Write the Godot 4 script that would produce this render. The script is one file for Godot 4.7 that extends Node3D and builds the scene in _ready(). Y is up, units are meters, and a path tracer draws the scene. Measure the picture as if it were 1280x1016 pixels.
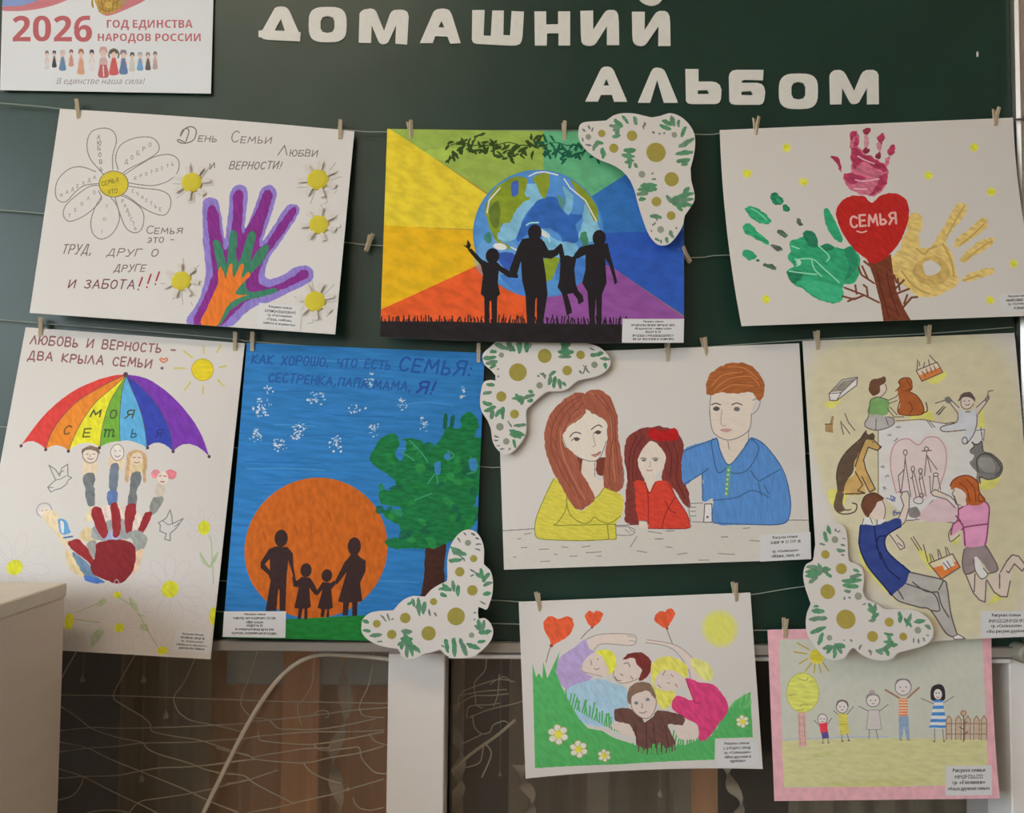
extends Node3D
# A green school chalkboard hung with children's family drawings on strings.
# Units are metres; each drawing is laid out flat on its own sheet of paper.

const PX := 2.6                      # texture pixels per millimetre of paper; drawings are laid out in these pixels
var used := {}
var M := {}
# the canvas that the drawing calls below paint on
var img: Image
var cw := 0
var ch := 0
var g_cos := 1.0
var g_sin := 0.0
var g_f1 := 0.02
var g_f2 := 0.05
var noise := FastNoiseLite.new()
var rng := RandomNumberGenerator.new()


func _ready():
	noise.seed = 7
	noise.frequency = 1.0
	noise.noise_type = FastNoiseLite.TYPE_SIMPLEX_SMOOTH
	noise.fractal_octaves = 3
	rng.seed = 11
	make_camera_and_light()
	make_materials()
	make_room()
	make_board()
	make_windows()
	make_cabinet()
	make_strings()
	make_letters()
	make_drawings()
	make_cutouts()
	make_pins()
	make_small_things()


func make_camera_and_light():
	var cam := Camera3D.new()
	cam.name = "camera"
	cam.position = Vector3(0, 1.2, 1.15)
	cam.rotation_degrees = Vector3(2.5, 0, 0.5)
	cam.fov = rad_to_deg(2.0 * atan(508.0 / 1000.0))
	cam.near = 0.02
	add_child(cam)
	cam.current = true
	var sky_m := ProceduralSkyMaterial.new()
	sky_m.sky_top_color = Color(0.70, 0.76, 0.82)
	sky_m.sky_horizon_color = Color(0.82, 0.85, 0.86)
	sky_m.ground_horizon_color = Color(0.62, 0.64, 0.62)
	sky_m.ground_bottom_color = Color(0.40, 0.41, 0.40)
	sky_m.sky_energy_multiplier = 4.8
	sky_m.ground_energy_multiplier = 4.8
	sky_m.sun_angle_max = 0.0
	var sky := Sky.new()
	sky.sky_material = sky_m
	var env := Environment.new()
	env.background_mode = Environment.BG_SKY
	env.sky = sky
	env.tonemap_mode = Environment.TONE_MAPPER_LINEAR
	env.tonemap_exposure = 0.36
	env.sdfgi_enabled = true
	env.ssao_enabled = true
	env.ssil_enabled = true
	var we := WorldEnvironment.new()
	we.name = "world_environment"
	we.environment = env
	add_child(we)


# ---------------------------------------------------------------- naming and grouping
func numbered(called: String) -> String:
	if not used.has(called):
		used[called] = 0
		return called
	used[called] += 1
	return "%s_%03d" % [called, used[called]]

func tag(o: Node, label: String, category: String, group := ""):
	o.set_meta("label", label)
	o.set_meta("category", category)
	if group != "":
		o.set_meta("group", group)

func thing(called: String, label: String, category: String, at := Vector3.ZERO, group := "") -> Node3D:
	var o := Node3D.new()
	o.name = numbered(called)
	add_child(o)
	o.position = at
	tag(o, label, category, group)
	return o

func part(called: String, mesh: Mesh, mat: Material, parent: Node, at := Vector3.ZERO, turn := Vector3.ZERO) -> MeshInstance3D:
	var o := MeshInstance3D.new()
	o.name = called
	o.mesh = mesh
	if mat != null:
		o.material_override = mat
	o.position = at
	o.rotation = turn
	parent.add_child(o, true)
	return o

func structure(called: String, mesh: Mesh, mat: Material, at := Vector3.ZERO) -> MeshInstance3D:
	var o := part(called, mesh, mat, self, at)
	o.set_meta("kind", "structure")
	return o


# ---------------------------------------------------------------- materials
func plain(tint: Color, rough := 0.8, metal := 0.0) -> StandardMaterial3D:
	var m := StandardMaterial3D.new()
	m.albedo_color = tint
	m.roughness = rough
	m.metallic = metal
	return m

func grainy(a: Color, b: Color, freq: float, rough: float, scale: Vector3, size := 256, bump := 0.0) -> StandardMaterial3D:
	var n := FastNoiseLite.new()
	n.seed = 3
	n.frequency = freq
	n.fractal_octaves = 4
	var ramp := Gradient.new()
	ramp.set_color(0, a)
	ramp.set_color(1, b)
	var t := NoiseTexture2D.new()
	t.width = size
	t.height = size
	t.seamless = true
	t.noise = n
	t.color_ramp = ramp
	var m := StandardMaterial3D.new()
	m.albedo_texture = t
	m.roughness = rough
	m.uv1_triplanar = true
	m.uv1_scale = scale
	if bump > 0.0:
		var t2 := NoiseTexture2D.new()
		t2.width = size
		t2.height = size
		t2.seamless = true
		t2.noise = n
		t2.as_normal_map = true
		m.normal_enabled = true
		m.normal_texture = t2
		m.normal_scale = bump
	return m

func make_materials():
	M.board = grainy(Color8(20, 52, 42), Color8(27, 61, 50), 0.012, 0.36, Vector3(1.1, 1.1, 1.1), 512)
	M.metal = plain(Color8(185, 184, 180), 0.38, 0.85)
	M.rail = plain(Color8(170, 166, 159), 0.45, 0.5)
	M.cap = plain(Color8(138, 137, 124), 0.5)
	M.gap = plain(Color8(28, 26, 23), 0.7)
	M.white_frame = plain(Color8(244, 242, 239), 0.4)
	M.wall = grainy(Color8(226, 204, 196), Color8(232, 211, 203), 0.03, 0.9, Vector3(1, 1, 1))
	M.wall_pale = grainy(Color8(217, 213, 203), Color8(226, 222, 213), 0.03, 0.9, Vector3(1, 1, 1))
	M.ceiling = plain(Color8(233, 232, 228), 0.9)
	M.floor = grainy(Color8(125, 101, 80), Color8(147, 120, 96), 0.02, 0.5, Vector3(1, 1, 4))
	M.dark = plain(Color8(90, 81, 72), 0.9)
	M.brown_cloth = plain(Color8(206, 150, 102), 0.9)
	M.olive_cloth = plain(Color8(152, 140, 118), 0.9)
	M.glass = plain(Color8(232, 238, 238), 0.03)
	M.glass.albedo_color = Color(0.55, 0.55, 0.52, 0.10)
	M.glass.transparency = BaseMaterial3D.TRANSPARENCY_ALPHA
	M.window_glass = plain(Color8(255, 255, 255), 0.02)
	M.window_glass.albedo_color = Color(1, 1, 1, 0.04)
	M.window_glass.transparency = BaseMaterial3D.TRANSPARENCY_ALPHA
	M.paper = grainy(Color8(224, 220, 214), Color8(232, 229, 223), 0.05, 0.85, Vector3(6, 6, 6))
	M.card = grainy(Color8(233, 234, 228), Color8(239, 240, 235), 0.04, 0.85, Vector3(7, 7, 7))
	M.pin = grainy(Color8(191, 174, 147), Color8(210, 195, 168), 0.03, 0.75, Vector3(20, 120, 20))
	M.spring = plain(Color8(169, 168, 163), 0.35, 0.8)
	M.cord = plain(Color8(150, 160, 150), 0.8)
	M.knot = plain(Color8(93, 90, 85), 0.8)
	M.cabinet = grainy(Color8(236, 222, 204), Color8(241, 228, 211), 0.008, 0.55, Vector3(1.5, 9, 1.5))
	M.cabinet_top = grainy(Color8(238, 229, 210), Color8(243, 235, 218), 0.01, 0.5, Vector3(2, 2, 9))
	M.cable = plain(Color8(214, 206, 191), 0.5)
	M.net = plain(Color8(228, 214, 186), 0.8)
	M.ribbon = plain(Color8(196, 184, 162), 0.6)
	M.ribbon.cull_mode = BaseMaterial3D.CULL_DISABLED
	M.lamp = plain(Color8(255, 255, 255), 0.5)
	M.lamp.emission_enabled = true
	M.lamp.emission = Color(1.0, 0.92, 0.83)
	M.lamp.emission_energy_multiplier = 2.0
	M.yellow = plain(Color8(217, 204, 58), 0.8)


# ---------------------------------------------------------------- mesh building
func start() -> SurfaceTool:
	var st := SurfaceTool.new()
	st.begin(Mesh.PRIMITIVE_TRIANGLES)
	return st

func tri(st: SurfaceTool, a: Vector3, b: Vector3, c: Vector3, n: Vector3, na := Vector3.ZERO, nb := Vector3.ZERO, nc := Vector3.ZERO):
	var flip := (c - a).cross(b - a).dot(n) < 0.0
	if na == Vector3.ZERO:
		na = n
		nb = n
		nc = n
	st.set_normal(na)
	st.add_vertex(a)
	st.set_normal(nc if flip else nb)
	st.add_vertex(c if flip else b)
	st.set_normal(nb if flip else nc)
	st.add_vertex(b if flip else c)

func face(st: SurfaceTool, p: Array, n: Vector3):
	for i in range(1, p.size() - 1):
		tri(st, p[0], p[i], p[i + 1], n)

# a box with chamfered edges, round its own centre
func block(st: SurfaceTool, size: Vector3, bevel := 0.001, at := Vector3.ZERO, basis := Basis.IDENTITY):
	var h := size * 0.5
	var b: float = minf(bevel, minf(h.x, minf(h.y, h.z)) * 0.9)
	var corner := func(s: Vector3, axis: int) -> Vector3:
		var p := Vector3(s.x * (h.x - b), s.y * (h.y - b), s.z * (h.z - b))
		p[axis] = s[axis] * h[axis]
		return at + basis * p
	for axis in 3:
		var u := (axis + 1) % 3
		var w := (axis + 2) % 3
		for sg in [-1.0, 1.0]:
			var q := []
			for k in [[-1.0, -1.0], [1.0, -1.0], [1.0, 1.0], [-1.0, 1.0]]:
				var s := Vector3.ZERO
				s[axis] = sg
				s[u] = k[0]
				s[w] = k[1]
				q.append(corner.call(s, axis))
			var n := Vector3.ZERO
			n[axis] = sg
			face(st, q, basis * n)
		for s1 in [-1.0, 1.0]:
			for s2 in [-1.0, 1.0]:
				var e0 := Vector3.ZERO
				e0[u] = s1
				e0[w] = s2
				var e1 := e0
				e0[axis] = -1.0
				e1[axis] = 1.0
				var n2 := Vector3.ZERO
				n2[u] = s1
				n2[w] = s2
				face(st, [corner.call(e0, u), corner.call(e1, u), corner.call(e1, w), corner.call(e0, w)], (basis * n2).normalized())
	for sx in [-1.0, 1.0]:
		for sy in [-1.0, 1.0]:
			for sz in [-1.0, 1.0]:
				var s3 := Vector3(sx, sy, sz)
				tri(st, corner.call(s3, 0), corner.call(s3, 1), corner.call(s3, 2), (basis * s3).normalized())

func box(size: Vector3, bevel := 0.001) -> ArrayMesh:
	var st := start()
	block(st, size, bevel)
	return st.commit()

func span(a: Vector3, b: Vector3) -> ArrayMesh:
	var st := start()
	block(st, (b - a).abs(), 0.0015, (a + b) * 0.5)
	return st.commit()

func smooth_path(p: Array, steps := 6, closed := false) -> Array:
	var out := []
	var n := p.size()
	if n < 3:
		return p.duplicate()
	for i in (n if closed else n - 1):
		var a = p[(i - 1 + n) % n] if closed or i > 0 else p[0]
		var b = p[i]
		var c = p[(i + 1) % n]
		var d = p[(i + 2) % n] if closed or i + 2 < n else p[n - 1]
		for k in steps:
			var t := float(k) / steps
			out.append(0.5 * ((2.0 * b) + (c - a) * t + (2.0 * a - 5.0 * b + 4.0 * c - d) * t * t + (3.0 * b - a - 3.0 * c + d) * t * t * t))
	if not closed:
		out.append(p[n - 1])
	return out

func tube(st: SurfaceTool, p: Array, r: float, sides := 6):
	var rings := []
	var up := Vector3(0.13, 0.21, 0.97).normalized()
	for i in p.size():
		var t: Vector3 = (p[mini(i + 1, p.size() - 1)] - p[maxi(i - 1, 0)]).normalized()
		var a := t.cross(up).normalized()
		if a.length() < 0.5:
			a = t.cross(Vector3.RIGHT).normalized()
		var b := t.cross(a).normalized()
		var ring := []
		for k in sides:
			var g := TAU * k / sides
			ring.append(a * cos(g) + b * sin(g))
		rings.append(ring)
	for i in p.size() - 1:
		for k in sides:
			var k2 := (k + 1) % sides
			var n0: Vector3 = rings[i][k]
			var n1: Vector3 = rings[i][k2]
			var n2: Vector3 = rings[i + 1][k2]
			var n3: Vector3 = rings[i + 1][k]
			var a0: Vector3 = p[i] + n0 * r
			var a1: Vector3 = p[i] + n1 * r
			var a2: Vector3 = p[i + 1] + n2 * r
			var a3: Vector3 = p[i + 1] + n3 * r
			var n := n0 + n1 + n2 + n3
			tri(st, a0, a1, a2, n, n0, n1, n2)
			tri(st, a0, a2, a3, n, n0, n2, n3)
	for e in [0, p.size() - 1]:
		var dir: Vector3 = (p[0] - p[1]) if e == 0 else (p[e] - p[e - 1])
		for k in range(1, sides - 1):
			tri(st, p[e] + rings[e][0] * r, p[e] + rings[e][k] * r, p[e] + rings[e][k + 1] * r, dir.normalized())

func tube_mesh(p: Array, r: float, sides := 6, steps := 5) -> ArrayMesh:
	var st := start()
	tube(st, smooth_path(p, steps), r, sides)
	return st.commit()

# a body of revolution round z; profile of (radius, z)
func lathe(profile: Array, sides := 20) -> ArrayMesh:
	var st := start()
	for i in profile.size() - 1:
		var a: Vector2 = profile[i]
		var b: Vector2 = profile[i + 1]
		var d := b - a
		for k in sides:
			var g0 := TAU * k / sides
			var g1 := TAU * (k + 1) / sides
			var n0 := Vector3(cos(g0) * d.y, sin(g0) * d.y, -d.x).normalized()
			var n1 := Vector3(cos(g1) * d.y, sin(g1) * d.y, -d.x).normalized()
			var p0 := Vector3(cos(g0) * a.x, sin(g0) * a.x, a.y)
			var p1 := Vector3(cos(g1) * a.x, sin(g1) * a.x, a.y)
			var p2 := Vector3(cos(g1) * b.x, sin(g1) * b.x, b.y)
			var p3 := Vector3(cos(g0) * b.x, sin(g0) * b.x, b.y)
			tri(st, p0, p1, p2, n0 + n1, n0, n1, n1)
			tri(st, p0, p2, p3, n0 + n1, n0, n1, n0)
	return st.commit()

# a flat shape of some thickness; outline and holes in metres, front at z = thick
func cut_shape(outline: PackedVector2Array, holes: Array, thick: float, uv_of: Rect2, front_mat: Material, back_mat: Material) -> ArrayMesh:
	var poly := outline
	if not Geometry2D.is_polygon_clockwise(poly):
		poly.reverse()
	for h in holes:
		var hole: PackedVector2Array = h
		if Geometry2D.is_polygon_clockwise(hole):
			hole.reverse()
		var best := INF
		var bi := 0
		var bj := 0
		for i in poly.size():
			for j in hole.size():
				var d := poly[i].distance_squared_to(hole[j])
				if d < best:
					best = d
					bi = i
					bj = j
		var joined := PackedVector2Array()
		for i in bi + 1:
			joined.append(poly[i])
		for j in hole.size() + 1:
			joined.append(hole[(bj + j) % hole.size()])
		for i in range(bi, poly.size()):
			joined.append(poly[i])
		poly = joined
	var idx := Geometry2D.triangulate_polygon(poly)
	var mesh := ArrayMesh.new()
	var st := start()
	for i in range(0, idx.size(), 3):
		var p := [poly[idx[i]], poly[idx[i + 1]], poly[idx[i + 2]]]
		if (p[1] - p[0]).cross(p[2] - p[0]) > 0.0:
			p.reverse()
		for q in p:
			st.set_normal(Vector3(0, 0, 1))
			st.set_uv(Vector2((q.x - uv_of.position.x) / uv_of.size.x, (uv_of.position.y - q.y) / uv_of.size.y))
			st.add_vertex(Vector3(q.x, q.y, thick))
	st.set_material(front_mat)
	st.commit(mesh)
	st = start()
	for i in range(0, idx.size(), 3):
		tri(st, Vector3(poly[idx[i]].x, poly[idx[i]].y, 0), Vector3(poly[idx[i + 1]].x, poly[idx[i + 1]].y, 0), Vector3(poly[idx[i + 2]].x, poly[idx[i + 2]].y, 0), Vector3(0, 0, -1))
	var rims := [outline]
	rims.append_array(holes)
	for k in rims.size():
		var r: PackedVector2Array = rims[k]
		var cw_ := Geometry2D.is_polygon_clockwise(r)
		for i in r.size():
			var a := r[i]
			var b := r[(i + 1) % r.size()]
			var e := b - a
			if e.length() < 1e-7:
				continue
			var n := Vector3(-e.y, e.x, 0).normalized()
			if cw_ == (k > 0):
				n = -n
			face(st, [Vector3(a.x, a.y, 0), Vector3(b.x, b.y, 0), Vector3(b.x, b.y, thick), Vector3(a.x, a.y, thick)], n)
	st.set_material(back_mat)
	st.commit(mesh)
	return mesh

# a sheet of paper bent through nine points (rows from top to bottom)
func on_sheet(c: Array, u: float, v: float) -> Vector3:
	var lu := [(1 - u) * (1 - 2 * u), 4 * u * (1 - u), u * (2 * u - 1)]
	var lv := [(1 - v) * (1 - 2 * v), 4 * v * (1 - v), v * (2 * v - 1)]
	var p := Vector3.ZERO
	for i in 3:
		for j in 3:
			p += c[i * 3 + j] * lv[i] * lu[j]
	return p

func sheet_normal(c: Array, u: float, v: float) -> Vector3:
	var a := on_sheet(c, u + 0.01, v) - on_sheet(c, u - 0.01, v)
	var b := on_sheet(c, u, v - 0.01) - on_sheet(c, u, v + 0.01)
	return a.cross(b).normalized()

# a piece of paper lying on the sheet's surface: quad of four uv corners, lifted off it
func paper_mesh(c: Array, quad: Array, lift: float, thick: float, nu: int, nv: int, front: Material, back: Material) -> ArrayMesh:
	var P := []
	var N := []
	for j in nv + 1:
		for i in nu + 1:
			var a := float(i) / nu
			var b := float(j) / nv
			var q: Vector2 = quad[0].lerp(quad[1], a).lerp(quad[3].lerp(quad[2], a), b)
			var n := sheet_normal(c, q.x, q.y)
			P.append(on_sheet(c, q.x, q.y) + n * lift)
			N.append(n)
	var mesh := ArrayMesh.new()
	for side in 2:
		var st := start()
		for j in nv:
			for i in nu:
				var k := [j * (nu + 1) + i, j * (nu + 1) + i + 1, (j + 1) * (nu + 1) + i + 1, (j + 1) * (nu + 1) + i]
				for t in ([0, 1, 2, 0, 2, 3] if side == 0 else [0, 2, 1, 0, 3, 2]):
					var n: Vector3 = N[k[t]]
					st.set_normal(n if side == 0 else -n)
					st.set_uv(Vector2(float(k[t] % (nu + 1)) / nu, float(k[t] / (nu + 1)) / nv))
					st.add_vertex(P[k[t]] - (Vector3.ZERO if side == 0 else n * thick))
		if side == 1:
			var rim := []
			for i in nu + 1:
				rim.append(i)
			for j in range(1, nv + 1):
				rim.append(j * (nu + 1) + nu)
			for i in range(nu - 1, -1, -1):
				rim.append(nv * (nu + 1) + i)
			for j in range(nv - 1, 0, -1):
				rim.append(j * (nu + 1))
			var mid: Vector3 = P[(nv / 2) * (nu + 1) + nu / 2]
			for i in rim.size():
				var a: int = rim[i]
				var b: int = rim[(i + 1) % rim.size()]
				var out: Vector3 = (P[b] - P[a]).cross(N[a]).normalized()
				if out.dot(P[a] - mid) < 0:
					out = -out
				st.set_uv(Vector2.ZERO)
				face(st, [P[a], P[b], P[b] - N[b] * thick, P[a] - N[a] * thick], out)
		st.set_material(front if side == 0 else back)
		st.commit(mesh)
	return mesh


# ---------------------------------------------------------------- painting on paper
func canvas(w_mm: float, h_mm: float, red: int, green: int, blue: int):
	cw = int(w_mm * PX)
	ch = int(h_mm * PX)
	img = Image.create(cw, ch, false, Image.FORMAT_RGB8)
	img.fill(Color8(red, green, blue))
	grain(0, 0.02, 0.05)

func canvas_material() -> StandardMaterial3D:
	var m := StandardMaterial3D.new()
	m.albedo_texture = ImageTexture.create_from_image(img)
	m.roughness = 0.8
	m.metallic_specular = 0.35
	return m

func grain(deg: float, f1: float, f2: float):
	g_cos = cos(deg_to_rad(deg))
	g_sin = sin(deg_to_rad(deg))
	g_f1 = f1
	g_f2 = f2

func to_points(flat: Array) -> Array:
	var p := []
	for i in range(0, flat.size(), 2):
		p.append(Vector2(flat[i], flat[i + 1]))
	return p

# even-odd scan conversion; v is how uneven the pigment lies, a its opacity
func scan(p: Array, col: Color, v: float, a: float):
	var lo := INF
	var hi := -INF
	for q in p:
		lo = minf(lo, q.y)
		hi = maxf(hi, q.y)
	var y0 := maxi(0, ceili(lo - 0.5))
	var y1 := mini(ch - 1, floori(hi - 0.5))
	if y1 < y0:
		return
	var rows := []
	rows.resize(y1 - y0 + 1)
	for i in rows.size():
		rows[i] = []
	for i in p.size():
		var e0: Vector2 = p[i]
		var e1: Vector2 = p[(i + 1) % p.size()]
		if e0.y > e1.y:
			var s := e0
			e0 = e1
			e1 = s
		var r0 := maxi(y0, ceili(e0.y - 0.5))
		var r1 := mini(y1, ceili(e1.y - 0.5) - 1)
		if r1 < r0:
			continue
		var k := (e1.x - e0.x) / (e1.y - e0.y)
		for r in range(r0, r1 + 1):
			rows[r - y0].append(e0.x + (r + 0.5 - e0.y) * k)
	var tones := []
	for i in 9:
		var f := 1.0 + v * (i - 4) * 0.12
		tones.append(Color(clampf(col.r * f + v * 0.015 * (i - 4), 0, 1), clampf(col.g * f + v * 0.015 * (i - 4), 0, 1), clampf(col.b * f + v * 0.015 * (i - 4), 0, 1), a))
	var strips := []
	if a < 1.0:
		for i in 9:
			var s := Image.create(cw, 1, false, Image.FORMAT_RGBA8)
			s.fill(tones[i])
			strips.append(s)
	var rough := v > 0.0 and (y1 - y0) > 5
	var soft: Image = img
	if a < 1.0:
		soft = img
		soft.convert(Image.FORMAT_RGBA8)
	for r in rows.size():
		var xs: Array = rows[r]
		xs.sort()
		var y := y0 + r
		for i in range(0, xs.size() - 1, 2):
			var x := maxi(0, ceili(xs[i] - 0.5))
			var xe := mini(cw, ceili(xs[i + 1] - 0.5))
			if xe <= x:
				continue
			if not rough:
				if a < 1.0:
					soft.blend_rect(strips[4], Rect2i(0, 0, xe - x, 1), Vector2i(x, y))
				else:
					img.fill_rect(Rect2i(x, y, xe - x, 1), tones[4])
				continue
			var from := x
			var tone := -1
			while x < xe:
				var n := noise.get_noise_2d((x * g_cos + y * g_sin) * g_f1, (y * g_cos - x * g_sin) * g_f2)
				var k2 := clampi(roundi(4.0 + n * 7.0), 0, 8)
				if k2 != tone:
					if tone >= 0:
						if a < 1.0:
							soft.blend_rect(strips[tone], Rect2i(0, 0, x - from, 1), Vector2i(from, y))
						else:
							img.fill_rect(Rect2i(from, y, x - from, 1), tones[tone])
					from = x
					tone = k2
				x += 3
			if a < 1.0:
				soft.blend_rect(strips[tone], Rect2i(0, 0, xe - from, 1), Vector2i(from, y))
			else:
				img.fill_rect(Rect2i(from, y, xe - from, 1), tones[tone])
	if a < 1.0:
		img.convert(Image.FORMAT_RGB8)

func fill(red: int, green: int, blue: int, v: float, a: float, sm: int, flat: Array):
	var p := to_points(flat)
	if sm == 1:
		p = smooth_path(p, 6, true)
	if sm == 1 and v > 0.07:
		p = ragged(p, v)
	scan(p, Color8(red, green, blue), v, a)

func oval(red: int, green: int, blue: int, v: float, a: float, x: float, y: float, rx: float, ry: float, deg: float):
	var p := []
	var n := clampi(int((rx + ry) * 1.2), 10, 64)
	for i in n:
		var g := TAU * i / n
		p.append(Vector2(x, y) + Vector2(rx * cos(g), ry * sin(g)).rotated(deg_to_rad(deg)))
	if v > 0.1:
		p = ragged(p, v)
	scan(p, Color8(red, green, blue), v, a)

# brush and print edges are never quite clean
func ragged(p: Array, v: float) -> Array:
	var out := []
	var amp := clampf(v * 34.0, 2.0, 7.0)
	for i in p.size():
		var a: Vector2 = p[i]
		var b: Vector2 = p[(i + 1) % p.size()]
		var n := clampi(int(a.distance_to(b) / 7.0), 1, 6)
		for k in n:
			var q := a.lerp(b, float(k) / n)
			out.append(q + Vector2(noise.get_noise_2d(q.x * 0.035 + 90.0, q.y * 0.035), noise.get_noise_2d(q.x * 0.035, q.y * 0.035 + 60.0)) * amp)
	return out

func stroke(red: int, green: int, blue: int, w: float, sm: int, paths: Array):
	var col := Color8(red, green, blue)
	var r := maxf(w * 0.5, 0.7)
	var caps := 3 if r < 4.0 else 6
	for flat in paths:
		var p := to_points(flat)
		if sm == 1:
			p = smooth_path(p, 5)
		for i in p.size() - 1:
			var a: Vector2 = p[i]
			var b: Vector2 = p[i + 1]
			var g := (b - a).angle()
			var q := []
			for k in caps + 1:
				q.append(b + Vector2.from_angle(g - PI / 2 + PI * k / caps) * r)
			for k in caps + 1:
				q.append(a + Vector2.from_angle(g + PI / 2 + PI * k / caps) * r)
			scan(q, col, 0.0, 1.0)

# a loose cluster of small dabs of paint
func dabs(red: int, green: int, blue: int, x: float, y: float, rx: float, ry: float, n: int):
	for i in n:
		var g := rng.randf() * TAU
		var r := pow(rng.randf(), 0.7)
		oval(red, green, blue, 0.0, [0.6, 0.85, 1.0][rng.randi() % 3], x + rx * r * cos(g), y + ry * r * sin(g), rng.randf_range(1.6, 5.7), rng.randf_range(1.3, 4.0), rng.randf_range(-50, 10))

# printed lettering; frame = origin, width vector, height vector
func type_set(red: int, green: int, blue: int, words: String, font: String, bold: int, slope: float, frame: Array):
	var f := SystemFont.new()
	f.font_names = PackedStringArray(["Droid Serif" if font == "serif" else "Droid Sans"])
	f.font_weight = 700 if bold == 1 else 400
	var t := TextMesh.new()
	t.font = f
	t.text = words
	t.font_size = 48
	t.depth = 0.0
	t.pixel_size = 0.01
	t.curve_step = 2.0
	var arr := t.get_mesh_arrays()
	var vs: PackedVector3Array = arr[Mesh.ARRAY_VERTEX]
	var ix = arr[Mesh.ARRAY_INDEX]
	var lo := Vector2(INF, INF)
	var hi := -lo
	var q := []
	for p in vs:
		var k := Vector2(p.x + p.y * slope, p.y)
		q.append(k)
		lo = lo.min(k)
		hi = hi.max(k)
	var o := Vector2(frame[0], frame[1])
	var wx := Vector2(frame[2], frame[3])
	var hy := Vector2(frame[4], frame[5])
	var col := Color8(red, green, blue)
	var s := []
	for k in q:
		s.append((o + wx * (k.x - lo.x) / (hi.x - lo.x) + hy * (hi.y - k.y) / (hi.y - lo.y)))
	var count: int = ix.size() if ix != null else vs.size()
	for i in range(0, count, 3):
		if ix != null:
			scan([s[ix[i]], s[ix[i + 1]], s[ix[i + 2]]], col, 0.0, 1.0)
		else:
			scan([s[i], s[i + 1], s[i + 2]], col, 0.0, 1.0)

# a row of print too small to read
func fine_print(x0: float, x1: float, y: float, h: float):
	var x := x0
	while x < x1:
		var w := rng.randf_range(h * 0.35, h * 0.6)
		var d := rng.randf_range(-0.1, 0.1) * h
		var kind := rng.randi() % 3
		var p := [x, y - h, x, y, x + w, y + d, x + w, y - h]
		if kind == 1:
			p = [x, y, x, y - h, x + w, y - h * 0.6 + d, x, y - h * 0.4]
		elif kind == 2:
			p = [x, y - h, x + w, y - h, x + w * 0.4, y - h * 0.5, x + w, y, x, y]
		stroke(85, 80, 78, h * 0.16, 0, [p])
		x += w + h * 0.25
		if rng.randf() < 0.12:
			x += h * 0.5

func make_board():
	var t := thing("chalkboard", "dark green school chalkboard with metal frame carrying all the drawings", "chalkboard", Vector3(0, 0.9165, 0))
	part("writing_surface", span(Vector3(-1.3, 0, -0.016), Vector3(0.7276, 1.1035, 0)), M.board, t)
	part("backing_panel", span(Vector3(-1.3, 0, -0.03), Vector3(0.7276, 1.1035, -0.0165)), M.gap, t)
	var r := part("bottom_rail", span(Vector3(-1.3, -0.0143, -0.03), Vector3(0.7374, 0, 0.012)), M.rail, t)
	part("groove", span(Vector3(-1.3, -0.0181, -0.03), Vector3(0.7374, -0.0143, -0.012)), M.gap, r)
	var st := start()
	block(st, Vector3(0.0093, 1.1035, 0.034), 0.004, Vector3(0.7325, 0.5517, -0.004))
	part("side_rail", st.commit(), M.metal, t)
	part("top_rail", span(Vector3(-1.3, 1.1035, -0.03), Vector3(0.7374, 1.1235, 0.012)), M.metal, t)
	part("corner_cap", lathe([Vector2(0.0005, 0.022), Vector2(0.009, 0.022), Vector2(0.0125, 0.018), Vector2(0.0135, 0.008), Vector2(0.0135, -0.004), Vector2(0.0005, -0.004)], 24), M.cap, t, Vector3(0.7189, -0.0067, 0.006))
	part("screw_hole_plug", box(Vector3(0.003, 0.008, 0.0015), 0.0006), M.card, t, Vector3(0.6781, 0.8567, 0.0006))


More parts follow.
